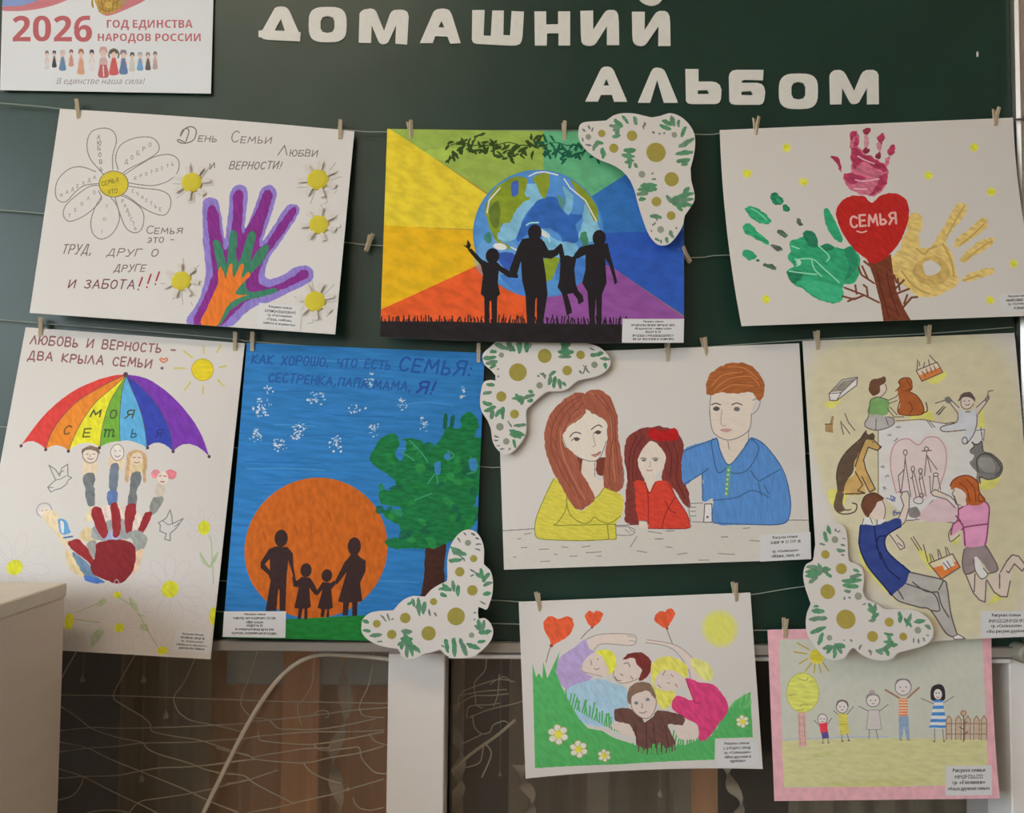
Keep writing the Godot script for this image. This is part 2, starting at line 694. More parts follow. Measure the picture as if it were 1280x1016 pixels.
func make_room():
	var H := 3.0
	structure("floor", span(Vector3(-2.7, -0.1, -1.3), Vector3(2.7, 0, 4.6)), M.floor)
	structure("ceiling", span(Vector3(-2.7, H, -1.3), Vector3(2.7, H + 0.1, 4.6)), M.ceiling)
	structure("wall_back", span(Vector3(-2.7, 0.8979, -0.17), Vector3(2.7, H, -0.035)), M.wall)
	structure("wall_right", span(Vector3(2.6, 0, -1.3), Vector3(2.7, H, 4.6)), M.wall_pale)
	structure("wall_front", span(Vector3(-2.7, 0, 4.5), Vector3(2.7, H, 4.6)), M.wall_pale)
	structure("wall_rear", span(Vector3(-2.7, 0, -1.3), Vector3(2.7, H, -1.2)), M.dark)
	# the left wall has a window that lets the daylight in
	var z0 := 1.1
	var z1 := 4.2
	var y0 := 0.9
	var y1 := 2.6
	var w := structure("wall_left", span(Vector3(-2.7, 0, -1.3), Vector3(-2.6, H, z0)), M.wall_pale)
	part("wall_piece", span(Vector3(-2.7, 0, z1), Vector3(-2.6, H, 4.6)), M.wall_pale, w)
	part("wall_piece", span(Vector3(-2.7, 0, z0), Vector3(-2.6, y0, z1)), M.wall_pale, w)
	part("wall_piece", span(Vector3(-2.7, y1, z0), Vector3(-2.6, H, z1)), M.wall_pale, w)
	var f := structure("window_1", span(Vector3(-2.68, y0, z0), Vector3(-2.60, y0 + 0.05, z1)), M.white_frame)
	part("frame_bar", span(Vector3(-2.68, y1 - 0.05, z0), Vector3(-2.60, y1, z1)), M.white_frame, f)
	for z in [z0, (z0 + z1) * 0.5 - 0.025, z1 - 0.05]:
		part("frame_bar", span(Vector3(-2.68, y0 + 0.05, z), Vector3(-2.60, y1 - 0.05, z + 0.05)), M.white_frame, f)
	part("pane", span(Vector3(-2.645, y0 + 0.05, z0 + 0.05), Vector3(-2.64, y1 - 0.05, z1 - 0.05)), M.window_glass, f)
	part("window_sill", span(Vector3(-2.62, y0 - 0.03, z0 - 0.05), Vector3(-2.45, y0, z1 + 0.05)), M.white_frame, f)
	for lamp in [[Vector3(-0.85, 2.93, 1.5), 4.0, "long white ceiling lamp in front of the board"], [Vector3(-1.5, 2.93, 3.8), 5.5, "long white ceiling lamp at the back of the classroom"]]:
		ceiling_lamp(lamp[0], lamp[1], lamp[2])


func ceiling_lamp(at: Vector3, energy: float, label: String):
	var t := thing("ceiling_lamp", label, "lamp", at)
	part("housing", span(Vector3(-0.62, 0.012, -0.16), Vector3(0.62, 0.06, 0.16)), M.white_frame, t)
	part("diffuser", span(Vector3(-0.6, 0.0, -0.14), Vector3(0.6, 0.012, 0.14)), M.lamp, t)
	var l := AreaLight3D.new()
	l.name = "lamp_light"
	l.area_size = Vector2(1.2, 0.28)
	l.light_color = Color(1.0, 0.905, 0.80)
	l.light_energy = energy
	l.area_range = 12.0
	l.area_attenuation = 2.0
	l.shadow_enabled = true
	l.rotation = Vector3(-PI / 2, 0, 0)
	l.position = Vector3(0, -0.006, 0)
	t.add_child(l)


func make_windows():
	var y1 := 0.8979
	structure("trim_1", span(Vector3(-0.1728, 0, -0.10), Vector3(-0.0919, y1, -0.004)), M.white_frame)
	structure("trim_2", span(Vector3(0.7116, 0, -0.12), Vector3(0.9616, y1, -0.004)), M.white_frame)
	structure("trim_3", span(Vector3(-0.0916, 0, -0.11), Vector3(-0.0874, y1, -0.07)), M.gap)
	structure("wall_side", span(Vector3(0.9617, 0, -0.17), Vector3(2.7, y1, -0.06)), M.wall_pale)
	var a := structure("window_2", span(Vector3(-2.6, 0, -0.11), Vector3(-0.173, 0.12, -0.06)), M.white_frame)
	part("pane", span(Vector3(-2.6, 0.12, -0.064), Vector3(-0.173, y1, -0.06)), M.glass, a)
	var b := structure("window_3", span(Vector3(-0.0871, 0, -0.11), Vector3(0.7114, 0.12, -0.06)), M.white_frame)
	part("pane", span(Vector3(-0.0871, 0.12, -0.064), Vector3(0.7114, y1, -0.06)), M.glass, b)
	part("top_bar", span(Vector3(-0.0871, 0.8917, -0.10), Vector3(0.7114, y1, 0.002)), M.white_frame, b)
	var rows := [
		[-1.224, -0.7871, -0.24, M.olive_cloth, "olive grey curtain behind the glass, hidden mostly by the beige cabinet"],
		[-0.6456, -0.6114, -0.19, M.olive_cloth, "narrow olive grey curtain strip behind the glass nearest the beige cabinet"],
		[-0.6616, -0.5647, -0.3, M.olive_cloth, "olive grey curtain behind the glass under the umbrella drawing"],
		[-0.5102, -0.4793, -0.16, M.olive_cloth, "narrow olive grey curtain strip in front of the brown one, left of the cable"],
		[-0.5177, -0.3898, -0.25, M.brown_cloth, "warm brown curtain behind the glass crossed by the white cable"],
		[-0.3688, -0.3091, -0.17, M.brown_cloth, "brown curtain strip standing forward behind the glass under the blue sunset painting"],
		[-0.3306, -0.1807, -0.25, M.brown_cloth, "warm brown curtain behind the glass left of the white window post"],
		[-0.1212, -0.0747, -0.2, M.olive_cloth, "olive grey curtain strip behind the glass right of the white window post"],
		[-0.0004, 0.0314, -0.2, M.olive_cloth, "olive grey curtain strip behind the glass at the hugging family drawing's left edge"],
		[0.0351, 0.1539, -0.36, M.olive_cloth, "olive grey curtain behind the glass under the hugging family drawing's daisies"],
		[0.1329, 0.1665, -0.22, M.olive_cloth, "narrow olive grey curtain strip under the middle of the hugging family drawing"],
		[0.1782, 0.3364, -0.34, M.olive_cloth, "olive grey curtain behind the glass below the hugging child in brown"],
		[0.3147, 0.3573, -0.25, M.brown_cloth, "narrow brown curtain strip behind the glass under the hugging family drawing"],
		[0.5175, 0.8738, -0.36, M.olive_cloth, "wide olive grey curtain behind the glass under the pink bordered drawing"],
	]
	for r in rows:
		var w: float = r[1] - r[0]
		var t := thing("curtain", r[4], "curtain", Vector3((r[0] + r[1]) * 0.5, 0.0, r[2]), "curtains behind the glass under the board")
		var st := start()
		var n: int = maxi(6, int(w / 0.008))
		var top := y1 - 0.0
		for i in n:
			var q := []
			for e in [i, i + 1]:
				var x: float = -w * 0.5 + w * e / n
				q.append(Vector3(x, 0.03, 0.007 * sin(x * 105.0)))
			q.append(q[1] + Vector3(0, top, 0))
			q.append(q[0] + Vector3(0, top, 0))
			face(st, q, Vector3(-cos(q[0].x * 105.0) * 0.6, 0, 1).normalized())
			face(st, [q[0] + Vector3(0, 0, -0.002), q[1] + Vector3(0, 0, -0.002), q[2] + Vector3(0, 0, -0.002), q[3] + Vector3(0, 0, -0.002)], Vector3(0, 0, -1))
		part("cloth", st.commit(), r[3], t)


func make_cabinet():
	var t := thing("cabinet", "pale beige wooden cabinet with thick top in the lower left corner", "cabinet", Vector3(-0.8849, 0, 0.285))
	part("top_panel", span(Vector3(-0.3, 0.9906, -0.2), Vector3(0.3, 1.0089, 0.2)), M.cabinet_top, t)
	part("side_panel", span(Vector3(0.28, 0.0, -0.1985), Vector3(0.2985, 0.99, 0.1985)), M.cabinet, t)
	part("side_panel", span(Vector3(-0.2985, 0.0, -0.1985), Vector3(-0.28, 0.99, 0.1985)), M.cabinet, t)
	part("back_panel", span(Vector3(-0.279, 0.06, -0.197), Vector3(0.279, 0.99, -0.19)), M.cabinet, t)
	part("bottom_panel", span(Vector3(-0.279, 0.06, -0.189), Vector3(0.279, 0.08, 0.17)), M.cabinet, t)
	for s in [-1, 1]:
		var d := part("door", span(Vector3(-0.138, 0.065, 0.175), Vector3(0.138, 0.9876, 0.193)), M.cabinet, t, Vector3(0.1395 * s, 0, 0))
		part("handle", span(Vector3(-0.005, 0.5, 0.193), Vector3(0.005, 0.62, 0.21)), M.metal, d, Vector3(-0.11 * s, 0, 0))


func make_strings():
	tag_string(Vector3(0.0718, 1.6507, 0.0095), "topmost string, running behind the letters' row of drawings", [Vector3(-0.8184, 0.0328, 0), Vector3(-0.7602, 0.0286, 0), Vector3(-0.7055, 0.0232, 0), Vector3(-0.516, 0.0084, 0), Vector3(-0.3245, -0.0017, 0), Vector3(-0.2561, -0.0046, 0), Vector3(0, 0, 0), Vector3(0.1889, -0.0042, 0), Vector3(0.226, -0.0027, 0), Vector3(0.2782, 0.0036, 0), Vector3(0.458, 0.0123, 0), Vector3(0.6251, 0.0209, 0), Vector3(0.6507, 0.0211, 0)])
	tag_string(Vector3(0.0212, 1.4697, 0.006), "thin string crossing the board at half height of the top drawings", [Vector3(-0.7874, 0.0596, 0), Vector3(-0.7004, 0.0534, 0), Vector3(-0.4859, 0.0342, 0), Vector3(-0.2635, 0.0152, 0), Vector3(-0.23, 0.012, 0), Vector3(0, 0, 0), Vector3(0.2275, -0.0027, 0), Vector3(0.2864, 0.0014, 0), Vector3(0.485, 0.0043, 0), Vector3(0.6986, 0.0015, 0)])
	tag_string(Vector3(-0.0487, 1.3239, 0.0095), "string carrying the middle row of drawings", [Vector3(-0.7092, 0.0456, 0), Vector3(-0.6287, 0.0394, 0), Vector3(-0.4794, 0.0292, 0), Vector3(-0.3485, 0.0188, 0), Vector3(-0.3244, 0.0156, 0), Vector3(-0.1695, 0.0054, 0), Vector3(0, 0, 0), Vector3(0.1397, 0.0024, 0), Vector3(0.2702, 0.0081, 0), Vector3(0.324, 0.0132, 0), Vector3(0.4845, 0.0261, 0), Vector3(0.6439, 0.0356, 0), Vector3(0.7656, 0.0458, 0)])
	tag_string(Vector3(-0.0392, 1.1634, 0.006), "thin string hidden behind the middle drawings, seen left of the umbrella sheet", [Vector3(-0.7154, 0.056, 0), Vector3(-0.6821, 0.0505, 0), Vector3(-0.5205, 0.0382, 0), Vector3(-0.3487, 0.0237, 0), Vector3(-0.1657, 0.0105, 0), Vector3(0, 0, 0), Vector3(0.0251, -0.0004, 0), Vector3(0.2226, 0.0059, 0), Vector3(0.4739, 0.0241, 0), Vector3(0.7542, 0.0471, 0)])
	tag_string(Vector3(0.0386, 0.9737, 0.0095), "string carrying the hugging family drawing", [Vector3(-0.784, 0.0633, 0), Vector3(-0.5909, 0.0403, 0), Vector3(-0.4208, 0.0238, 0), Vector3(-0.2283, 0.0098, 0), Vector3(-0.0633, 0.0023, 0), Vector3(-0.0271, 0.0003, 0), Vector3(0, 0, 0), Vector3(0.1446, 0.0063, 0), Vector3(0.2791, 0.0142, 0), Vector3(0.3028, 0.0133, 0), Vector3(0.3763, 0.0251, 0), Vector3(0.5065, 0.0385, 0), Vector3(0.6719, 0.0512, 0)])
	tag_string(Vector3(0.1832, 0.9375, 0.0095), "lowest thin string carrying the pink bordered drawing", [Vector3(-0.9268, 0.049, 0), Vector3(-0.6775, 0.0254, 0), Vector3(-0.4514, 0.0117, 0), Vector3(-0.2076, 0.006, 0), Vector3(-0.1692, 0.0052, 0), Vector3(0, 0, 0), Vector3(0.1636, -0.0003, 0), Vector3(0.2042, 0.0006, 0), Vector3(0.3384, 0.0018, 0), Vector3(0.5257, 0.0023, 0)])
	var kn := thing("string_knot", "dark knot of string tied round the board's right metal rail", "knot", Vector3(0.7312, 1.67, 0.014))
	part("loop", tube_mesh([Vector3(-0.0075, 0.001, -0.001), Vector3(-0.003, 0.0, 0.0035), Vector3(0.001, -0.001, 0.004), Vector3(0.006, 0, 0.002)], 0.0016, 6), M.knot, kn)
	part("knot_body", lathe([Vector2(0.0002, 0.003), Vector2(0.0028, 0.002), Vector2(0.0036, 0), Vector2(0.0028, -0.002), Vector2(0.0002, -0.003)], 12), M.knot, kn, Vector3(0.001, 0, 0.0055))


func tag_string(at: Vector3, label: String, p: Array):
	var t := thing("hanging_string", label, "string", at, "strings stretched across the board")
	part("cord", tube_mesh(p, 0.0009, 5), M.cord, t)


func make_letters():
	paper_letter("white cut-out paper letter D, a trapezoid with a triangular hole, first of the upper word", Vector3(-0.348, 1.783, 0.0002), [-28.7, 15.3, -22.8, 16.6, -5.6, 49.6, -1.6, 51.6, 2.7, 52.2, 7.9, 52, 11.8, 50.5, 14.2, 48.3, 16.2, 45.4, 30.2, 14.6, 33.3, 13.4, 32.4, 0, -15.3, 2, -21.3, 3.2, -24.9, 5.6, -28.5, 6], [[3.6, 33.9, 10.1, 15.6, -4.9, 16]], [])
	paper_letter("white cut-out paper letter O with an oval hole, second of the upper word", Vector3(-0.2754, 1.7821, 0.0002), [27.9, 26.8, 27.6, 16.3, 26.4, 11, 24.3, 6.9, 21.2, 3.9, 17.1, 1.8, 11.5, 0.5, 0.5, 0, -10.5, 0.3, -16.1, 1.5, -20.4, 3.6, -23.6, 6.5, -25.8, 10.5, -27.3, 15.8, -27.9, 26.3, -27.7, 36.8, -26.5, 42.1, -24.3, 46.2, -21.3, 49.2, -17.1, 51.3, -11.5, 52.6, -0.5, 53.1, 10.5, 52.8, 16.2, 51.6, 20.4, 49.6, 23.6, 46.6, 25.9, 42.6, 27.3, 37.3], [[10.3, 26.6, 10, 21.1, 9, 17.9, 7.2, 15.7, 4.6, 14.3, 0, 13.9, -4.6, 14.3, -7.3, 15.6, -9.1, 17.7, -10.3, 20.9, -10.7, 26.4, -10.5, 32, -9.4, 35.2, -7.7, 37.4, -5.1, 38.7, -0.5, 39.2, 4.1, 38.8, 6.8, 37.5, 8.6, 35.4, 9.8, 32.2]], [])
	paper_letter("white cut-out paper letter M between O and A in the upper word", Vector3(-0.1925, 1.7795, 0.0002), [-36.5, 45.7, -34.6, 48.9, -29.9, 52.3, -20.4, 53.9, -14.9, 52.5, -11.5, 48.6, 0, 20.4, 8.4, 46.1, 11, 49.8, 14.7, 52, 22.6, 52.5, 29.1, 51.9, 33.9, 49, 35.9, 43.1, 34.1, 0, 16.9, 1.5, 17.5, 29.1, 6.7, 3.9, 3.6, 1.2, -0.4, 0.2, -4.5, 1.1, -7.6, 3.8, -18.3, 28.8, -18.8, 2, -36.9, 2.3], [], [])
	paper_letter("white cut-out paper letter A with a tiny triangular hole in the upper word", Vector3(-0.1079, 1.7818, 0.0002), [-31.9, 0.3, -13, 46.1, -10.4, 49.5, -6.4, 51.5, 1.3, 52.5, 8, 51.4, 11.3, 49.2, 14.5, 43.4, 28.1, 0.9, 12.6, 0, 8.5, 10.4, -9.4, 11, -13.1, 0.5], [[-0.4, 34, 4, 23.8, -5.1, 24.2]], [])
	paper_letter("white cut-out paper letter SH with three upright bars like a comb", Vector3(-0.0234, 1.7796, 0.0002), [-40.1, 52.5, -21.9, 53, -23, 14.6, -12.5, 14.2, -10.6, 52.3, 6.4, 52.4, 6, 15.6, 15.7, 15.2, 17.7, 51.7, 36, 51.1, 34.2, 14.6, 33, 7.5, 30.5, 2.8, 25.4, 0.4, 15.1, 0, -33.7, 2.2, -38.1, 4, -40.2, 8.7], [], [])
	paper_letter("white cut-out paper letter N drawn like a Latin H in the upper word", Vector3(0.0545, 1.78, 0.0002), [-26.7, 51.2, -9.3, 51.3, -9.1, 31.6, 8.3, 32.3, 8.2, 51.5, 25.9, 51.6, 26.2, 0.5, 9, 0.3, 8.9, 18.7, -7.8, 18.5, -8.2, 0.2, -25.6, 0], [], [])
	paper_letter("white cut-out paper letter I, a mirrored N without mark above it", Vector3(0.1243, 1.7804, 0.0002), [-28.9, 52.1, -10.2, 52.8, -10, 23.9, 5.3, 48.2, 8.3, 51.9, 12.4, 53.8, 20.7, 53.8, 24.3, 51.5, 26.6, 46.8, 27.7, 34.7, 28.3, 1.4, 10.3, 1.3, 10.2, 29.8, -5.1, 4.8, -8.4, 1.3, -12.5, 0, -19.7, 0.2, -24.3, 2.3, -26.9, 5.9, -28, 15.9], [], [])
	paper_letter("white cut-out paper letter J, a mirrored N with a round breve above it", Vector3(0.1993, 1.7803, 0.0002), [-28.1, 51.6, -9.3, 51.7, -9.5, 24.2, 4.9, 47.7, 7.9, 51.1, 12, 53, 20.3, 53.1, 24.4, 50.7, 27, 45.5, 28, 35.5, 28.5, 0.9, 10.5, 0.7, 11, 30.6, -5.6, 5.6, -9, 1.9, -13.6, 0, -20.8, 1.2, -24.6, 4.1, -26.7, 8.8, -27.5, 16.7], [], [-21.7, 77.2, -17, 69.3, -13.2, 65.7, -8.8, 63.1, -3.6, 61.3, 1.5, 60.8, 6.6, 61.9, 11, 64, 15.1, 68.3, 20.3, 77.5, 10.5, 76.1, 5.3, 73.2, 0.2, 72.1, -6.2, 73.1, -11.4, 76.7])
	paper_letter("white cut-out paper letter A at the start of the lower word", Vector3(0.1339, 1.6971, 0.0002), [-30.7, 0, -9.7, 45.6, -7.2, 49.8, -3.5, 52, 2.3, 52.5, 7.4, 50.6, 10.8, 46.6, 30.6, 0.2, 11.6, 0, 8.3, 10.4, -7.8, 10.2, -12.1, 0.2], [[0.2, 33.8, 4.2, 24.1, -4.2, 24.1]], [])
	paper_letter("white cut-out paper letter L shaped like an upturned V in the lower word", Vector3(0.2097, 1.6959, 0.0002), [-29.8, 0, -10.5, 46.7, -7.2, 51.2, -2.5, 52.8, 4.8, 51.7, 8.9, 48.8, 11.8, 43.2, 29, 0.5, 8.5, 0.3, -1.4, 34.5, -11.6, 0.2], [], [])
	paper_letter("white cut-out paper letter soft sign, shaped like a squared b, in the lower word", Vector3(0.2792, 1.6947, 0.0002), [-29.5, 52.1, -10.5, 52.2, -10.5, 33.6, 9.6, 33.8, 15.8, 32.3, 20.6, 28.7, 23.1, 21.6, 22.3, 7.8, 19.8, 2.6, 15, 0.3, -20.8, 0, -25.9, 1.1, -28.8, 5.1], [[-11.6, 20.5, 2.3, 21, 5.2, 19.6, 5.5, 16.6, 2.2, 15.1, -11.7, 15]], [])
	paper_letter("white cut-out paper letter B, shaped like a squared six, in the lower word", Vector3(0.3413, 1.6942, 0.0002), [-28, 42, -26.5, 47.2, -22.8, 51, -15.8, 52.2, 22.6, 52.5, 21.8, 36.8, -4.9, 37.4, -8.6, 36.2, -9.7, 32.8, 13.3, 33, 19.6, 31.2, 23.2, 27.2, 25, 19, 23.5, 6.7, 21.2, 2.2, 16.8, 0.3, -19, 0, -24.4, 1.4, -27.3, 5.5], [[-9.7, 19.8, 4.2, 20.7, 6.7, 19.2, 7.1, 15.9, 4.1, 14.3, -9.8, 14.6]], [])
	paper_letter("white cut-out paper letter O near the end of the lower word", Vector3(0.4149, 1.6887, 0.0002), [28.5, 26.7, 28, 16.3, 26.6, 10.9, 24.3, 6.9, 21.1, 3.9, 16.8, 1.8, 11, 0.5, -0.2, 0, -11.4, 0.3, -17.1, 1.5, -21.4, 3.5, -24.6, 6.5, -26.8, 10.4, -28.1, 15.8, -28.5, 26.2, -28, 36.6, -26.6, 41.9, -24.4, 45.9, -21.1, 48.9, -16.8, 51.1, -11.1, 52.4, 0.2, 52.9, 11.4, 52.6, 17.2, 51.4, 21.5, 49.3, 24.6, 46.4, 26.9, 42.4, 28.2, 37.1], [[10.6, 27.3, 10.2, 21.5, 9.1, 18.3, 7.2, 16, 4.6, 14.6, -0.1, 14.1, -4.7, 14.5, -7.4, 15.9, -9.2, 18.1, -10.3, 21.3, -10.6, 27.1, -10.2, 32.8, -9.1, 36.1, -7.2, 38.3, -4.6, 39.7, 0.1, 40.2, 4.8, 39.8, 7.4, 38.5, 9.2, 36.2, 10.3, 33]], [])
	paper_letter("white cut-out paper letter M at the end of the lower word", Vector3(0.4962, 1.6961, 0.0002), [-35.4, 42.8, -33.5, 47.3, -29.1, 50.7, -20.7, 51.5, -15.2, 49, -11.6, 44.2, 0.2, 20, 10.4, 44.4, 13.7, 49.2, 18.5, 51.5, 28, 52, 33.5, 49.4, 36, 44.6, 36.2, 1, 19.1, 0.5, 19.3, 25.8, 7.4, 3.7, 3.3, 1.1, -3.2, 0.7, -6.1, 3.6, -17.3, 25.5, -18.6, 0.1, -35, 0], [], [])


func outline_of(flat: Array) -> PackedVector2Array:
	var p := PackedVector2Array()
	for i in range(0, flat.size(), 2):
		p.append(Vector2(flat[i], flat[i + 1]) * 0.001)
	return p


func paper_letter(label: String, at: Vector3, o: Array, holes: Array, breve: Array):
	var t := thing("paper_letter", label, "letter", at, "cut-out letters of the heading on the board")
	var hs := []
	for h in holes:
		hs.append(outline_of(h))
	part("letter_body", cut_shape(outline_of(o), hs, 0.0014, Rect2(0, 0, 1, 1), M.card, M.card), null, t)
	if breve.size() > 0:
		part("breve", cut_shape(outline_of(breve), [], 0.0014, Rect2(0, 0, 1, 1), M.card, M.card), null, t)


func make_drawings():
	# printed notice headed 2026 with red lettering and a row of folk figures
	canvas(308.7, 219.4, 236, 242, 247)
	print_notice()
	hang_sheet("printed_poster", "printed notice headed 2026 with red lettering and a row of folk figures", "poster", Vector3(-0.596, 1.7032, 0.006), [Vector3(-0.1576, 0.2192, -0.003), Vector3(-0.0025, 0.2194, -0.003), Vector3(0.1527, 0.2196, -0.003), Vector3(-0.1556, 0.1096, -0.0015), Vector3(-0.0012, 0.1091, -0.0015), Vector3(0.1531, 0.1086, -0.0015), Vector3(-0.1536, 0.0012, 0), Vector3(0, 0, 0), Vector3(0.1536, -0.0012, 0)], Vector2(308.7, 219.4), [], [])
	# white drawing with big pencil daisy, nested purple green orange hands and paper daisies
	canvas(427.6, 302.4, 231, 230, 228)
	draw_nested_hands()
	var hands_sheet := hang_sheet("childrens_drawing", "white drawing with big pencil daisy, nested purple green orange hands and paper daisies", "drawing", Vector3(-0.4612, 1.3602, 0.039), [Vector3(-0.1972, 0.3152, -0.028), Vector3(0.0198, 0.303, -0.028), Vector3(0.2297, 0.286, -0.028), Vector3(-0.2055, 0.1615, -0.0135), Vector3(0.01, 0.1486, -0.013), Vector3(0.2213, 0.1339, -0.0145), Vector3(-0.2132, 0.0131, 0.001), Vector3(0, 0, 0), Vector3(0.2134, -0.0131, -0.001)], Vector2(427.6, 302.4), [Vector2(0.7419, 0.8727), Vector2(0.8824, 0.8736), Vector2(0.8854, 0.9921), Vector2(0.7447, 0.9881)], ["Рисунок семьи", "~", "гр. «Солнышко»", "«Труд, любовь,", "забота и верность»"])
	var c1 := [Vector3(-0.1972, 0.3152, -0.028), Vector3(0.0198, 0.303, -0.028), Vector3(0.2297, 0.286, -0.028), Vector3(-0.2055, 0.1615, -0.0135), Vector3(0.01, 0.1486, -0.013), Vector3(0.2213, 0.1339, -0.0145), Vector3(-0.2132, 0.0131, 0.001), Vector3(0, 0, 0), Vector3(0.2134, -0.0131, -0.001)]
	paper_daisy(hands_sheet, c1, Vector2(0.4699, 0.3164), 0.0148, 10)
	paper_daisy(hands_sheet, c1, Vector2(0.8914, 0.2538), 0.0155, 35)
	paper_daisy(hands_sheet, c1, Vector2(0.9108, 0.4712), 0.014, -15)
	paper_daisy(hands_sheet, c1, Vector2(0.4788, 0.7948), 0.014, 50)
	paper_daisy(hands_sheet, c1, Vector2(0.9241, 0.8461), 0.0148, 22)
	# painting of black family silhouettes before a globe on rainbow coloured rays
	canvas(427.6, 306.9, 231, 228, 224)
	draw_globe()
	hang_sheet("childrens_drawing", "painting of black family silhouettes before a globe on rainbow coloured rays", "drawing", Vector3(0.0239, 1.3387, 0.034), [Vector3(-0.2078, 0.3111, -0.022), Vector3(0.0068, 0.3101, -0.022), Vector3(0.2213, 0.309, -0.022), Vector3(-0.2088, 0.1563, -0.011), Vector3(0.0034, 0.1529, -0.012), Vector3(0.2188, 0.1531, -0.011), Vector3(-0.2097, 0.006, 0), Vector3(0, 0, 0), Vector3(0.2164, 0.0019, 0)], Vector2(427.6, 306.9), [Vector2(0.8013, 0.885), Vector2(1, 0.8873), Vector2(0.9982, 1.0014), Vector2(0.8005, 0.9983)], ["Рисунок семьи", "~", "«В единстве – наша сила»", "МБДОУ № 28", "~", "~"])
	# white drawing with pink, green and ochre handprints round a red heart
	canvas(422.6, 292.6, 231, 228, 224)
	draw_handprint_heart()
	hang_sheet("childrens_drawing", "white drawing with pink, green and ochre handprints round a red heart", "drawing", Vector3(0.5283, 1.3726, 0.042), [Vector3(-0.2317, 0.2793, -0.029), Vector3(-0.0194, 0.2905, -0.0295), Vector3(0.1933, 0.3017, -0.03), Vector3(-0.2259, 0.1312, -0.0145), Vector3(-0.0178, 0.1461, -0.012), Vector3(0.1932, 0.1626, -0.015), Vector3(-0.2096, -0.0094, 0), Vector3(0, 0, 0), Vector3(0.2097, 0.0094, 0)], Vector2(422.6, 292.6), [Vector2(0.871, 0.8965), Vector2(0.9982, 0.8967), Vector2(0.9884, 0.9785), Vector2(0.8623, 0.981)], ["Рисунок семьи", "~", "гр. «Солнышко»", "«Семья»"])
	# tall drawing of a rainbow umbrella above a handprint family
	canvas(325.8, 445.2, 231, 228, 224)
	draw_umbrella()
	hang_sheet("childrens_drawing", "tall drawing of a rainbow umbrella above a handprint family", "drawing", Vector3(-0.5821, 0.9042, 0.031), [Vector3(-0.1142, 0.4528, -0.019), Vector3(0.0428, 0.4426, -0.019), Vector3(0.1996, 0.4325, -0.019), Vector3(-0.1418, 0.2268, -0.009), Vector3(0.0252, 0.2181, -0.001), Vector3(0.1837, 0.2083, -0.01), Vector3(-0.1682, 0.0086, 0.001), Vector3(0, 0, 0), Vector3(0.1684, -0.0086, -0.001)], Vector2(325.8, 445.2), [Vector2(0.8434, 0.9152), Vector2(0.9896, 0.9157), Vector2(0.9939, 0.9828), Vector2(0.8444, 0.9814)], ["Рисунок семьи", "~", "гр. «Солнышко»", "«Любовь и верность –", "два крыла семьи»"])
	# blue painting of a silhouette family before an orange sun and green tree
	canvas(343.9, 410, 231, 228, 224)
	draw_sunset()
	hang_sheet("childrens_drawing", "blue painting of a silhouette family before an orange sun and green tree", "drawing", Vector3(-0.2254, 0.9221, 0.026), [Vector3(-0.1542, 0.4151, -0.014), Vector3(0.0157, 0.4094, -0.014), Vector3(0.1856, 0.4038, -0.014), Vector3(-0.1642, 0.2059, -0.007), Vector3(0.0091, 0.2023, 0), Vector3(0.1796, 0.1977, -0.007), Vector3(-0.1739, 0.0026, 0), Vector3(0, 0, 0), Vector3(0.1739, -0.0026, 0)], Vector2(343.9, 410), [Vector2(-0.0012, 0.9113), Vector2(0.2468, 0.9053), Vector2(0.2515, 0.996), Vector2(0.0006, 0.9978)], ["Рисунок семьи", "~", "«Моя семья»", "МБДОУ № 28", "~", "~"])
	# crayon drawing of long haired woman, girl in red and man in blue shirt
	canvas(430.3, 303.8, 231, 228, 224)
	draw_portrait()
	hang_sheet("childrens_drawing", "crayon drawing of long haired woman, girl in red and man in blue shirt", "drawing", Vector3(0.2048, 1.0302, 0.025), [Vector3(-0.2272, 0.2931, -0.013), Vector3(-0.0113, 0.3033, -0.013), Vector3(0.2048, 0.3135, -0.013), Vector3(-0.2205, 0.1402, -0.007), Vector3(-0.0065, 0.15, -0.001), Vector3(0.2094, 0.1595, -0.006), Vector3(-0.214, -0.0092, -0.001), Vector3(0, 0, 0), Vector3(0.2138, 0.0092, 0.001)], Vector2(430.3, 303.8), [Vector2(0.8363, 0.8798), Vector2(1.0031, 0.8731), Vector2(1.001, 0.9978), Vector2(0.835, 1.0025)], ["Рисунок семьи", "~", " ", "гр. «Солнышко»", "«Мама, папа, я»"])
	# yellow tinted drawing of a family, dogs and cat lying round a poster
	canvas(299.1, 426.5, 231, 228, 224)
	draw_floor_scene()
	hang_sheet("childrens_drawing", "yellow tinted drawing of a family, dogs and cat lying round a poster", "drawing", Vector3(0.579, 0.9282, 0.028), [Vector3(-0.1648, 0.4189, -0.016), Vector3(-0.0132, 0.426, -0.016), Vector3(0.1385, 0.4331, -0.016), Vector3(-0.1557, 0.202, -0.008), Vector3(-0.0088, 0.2133, 0), Vector3(0.1464, 0.2237, -0.008), Vector3(-0.147, -0.0084, 0), Vector3(0, 0, 0), Vector3(0.1471, 0.0084, 0)], Vector2(299.1, 426.5), [Vector2(0.7536, 0.9124), Vector2(0.9919, 0.9207), Vector2(0.9923, 1.0012), Vector2(0.7499, 0.9966)], ["Рисунок семьи", "~", "гр. «Солнышко»", "«Мы рисуем дружно»"])
	# drawing of four hugging people in grass with red heart balloons
	canvas(326.9, 238.8, 231, 228, 224)
	draw_hug()
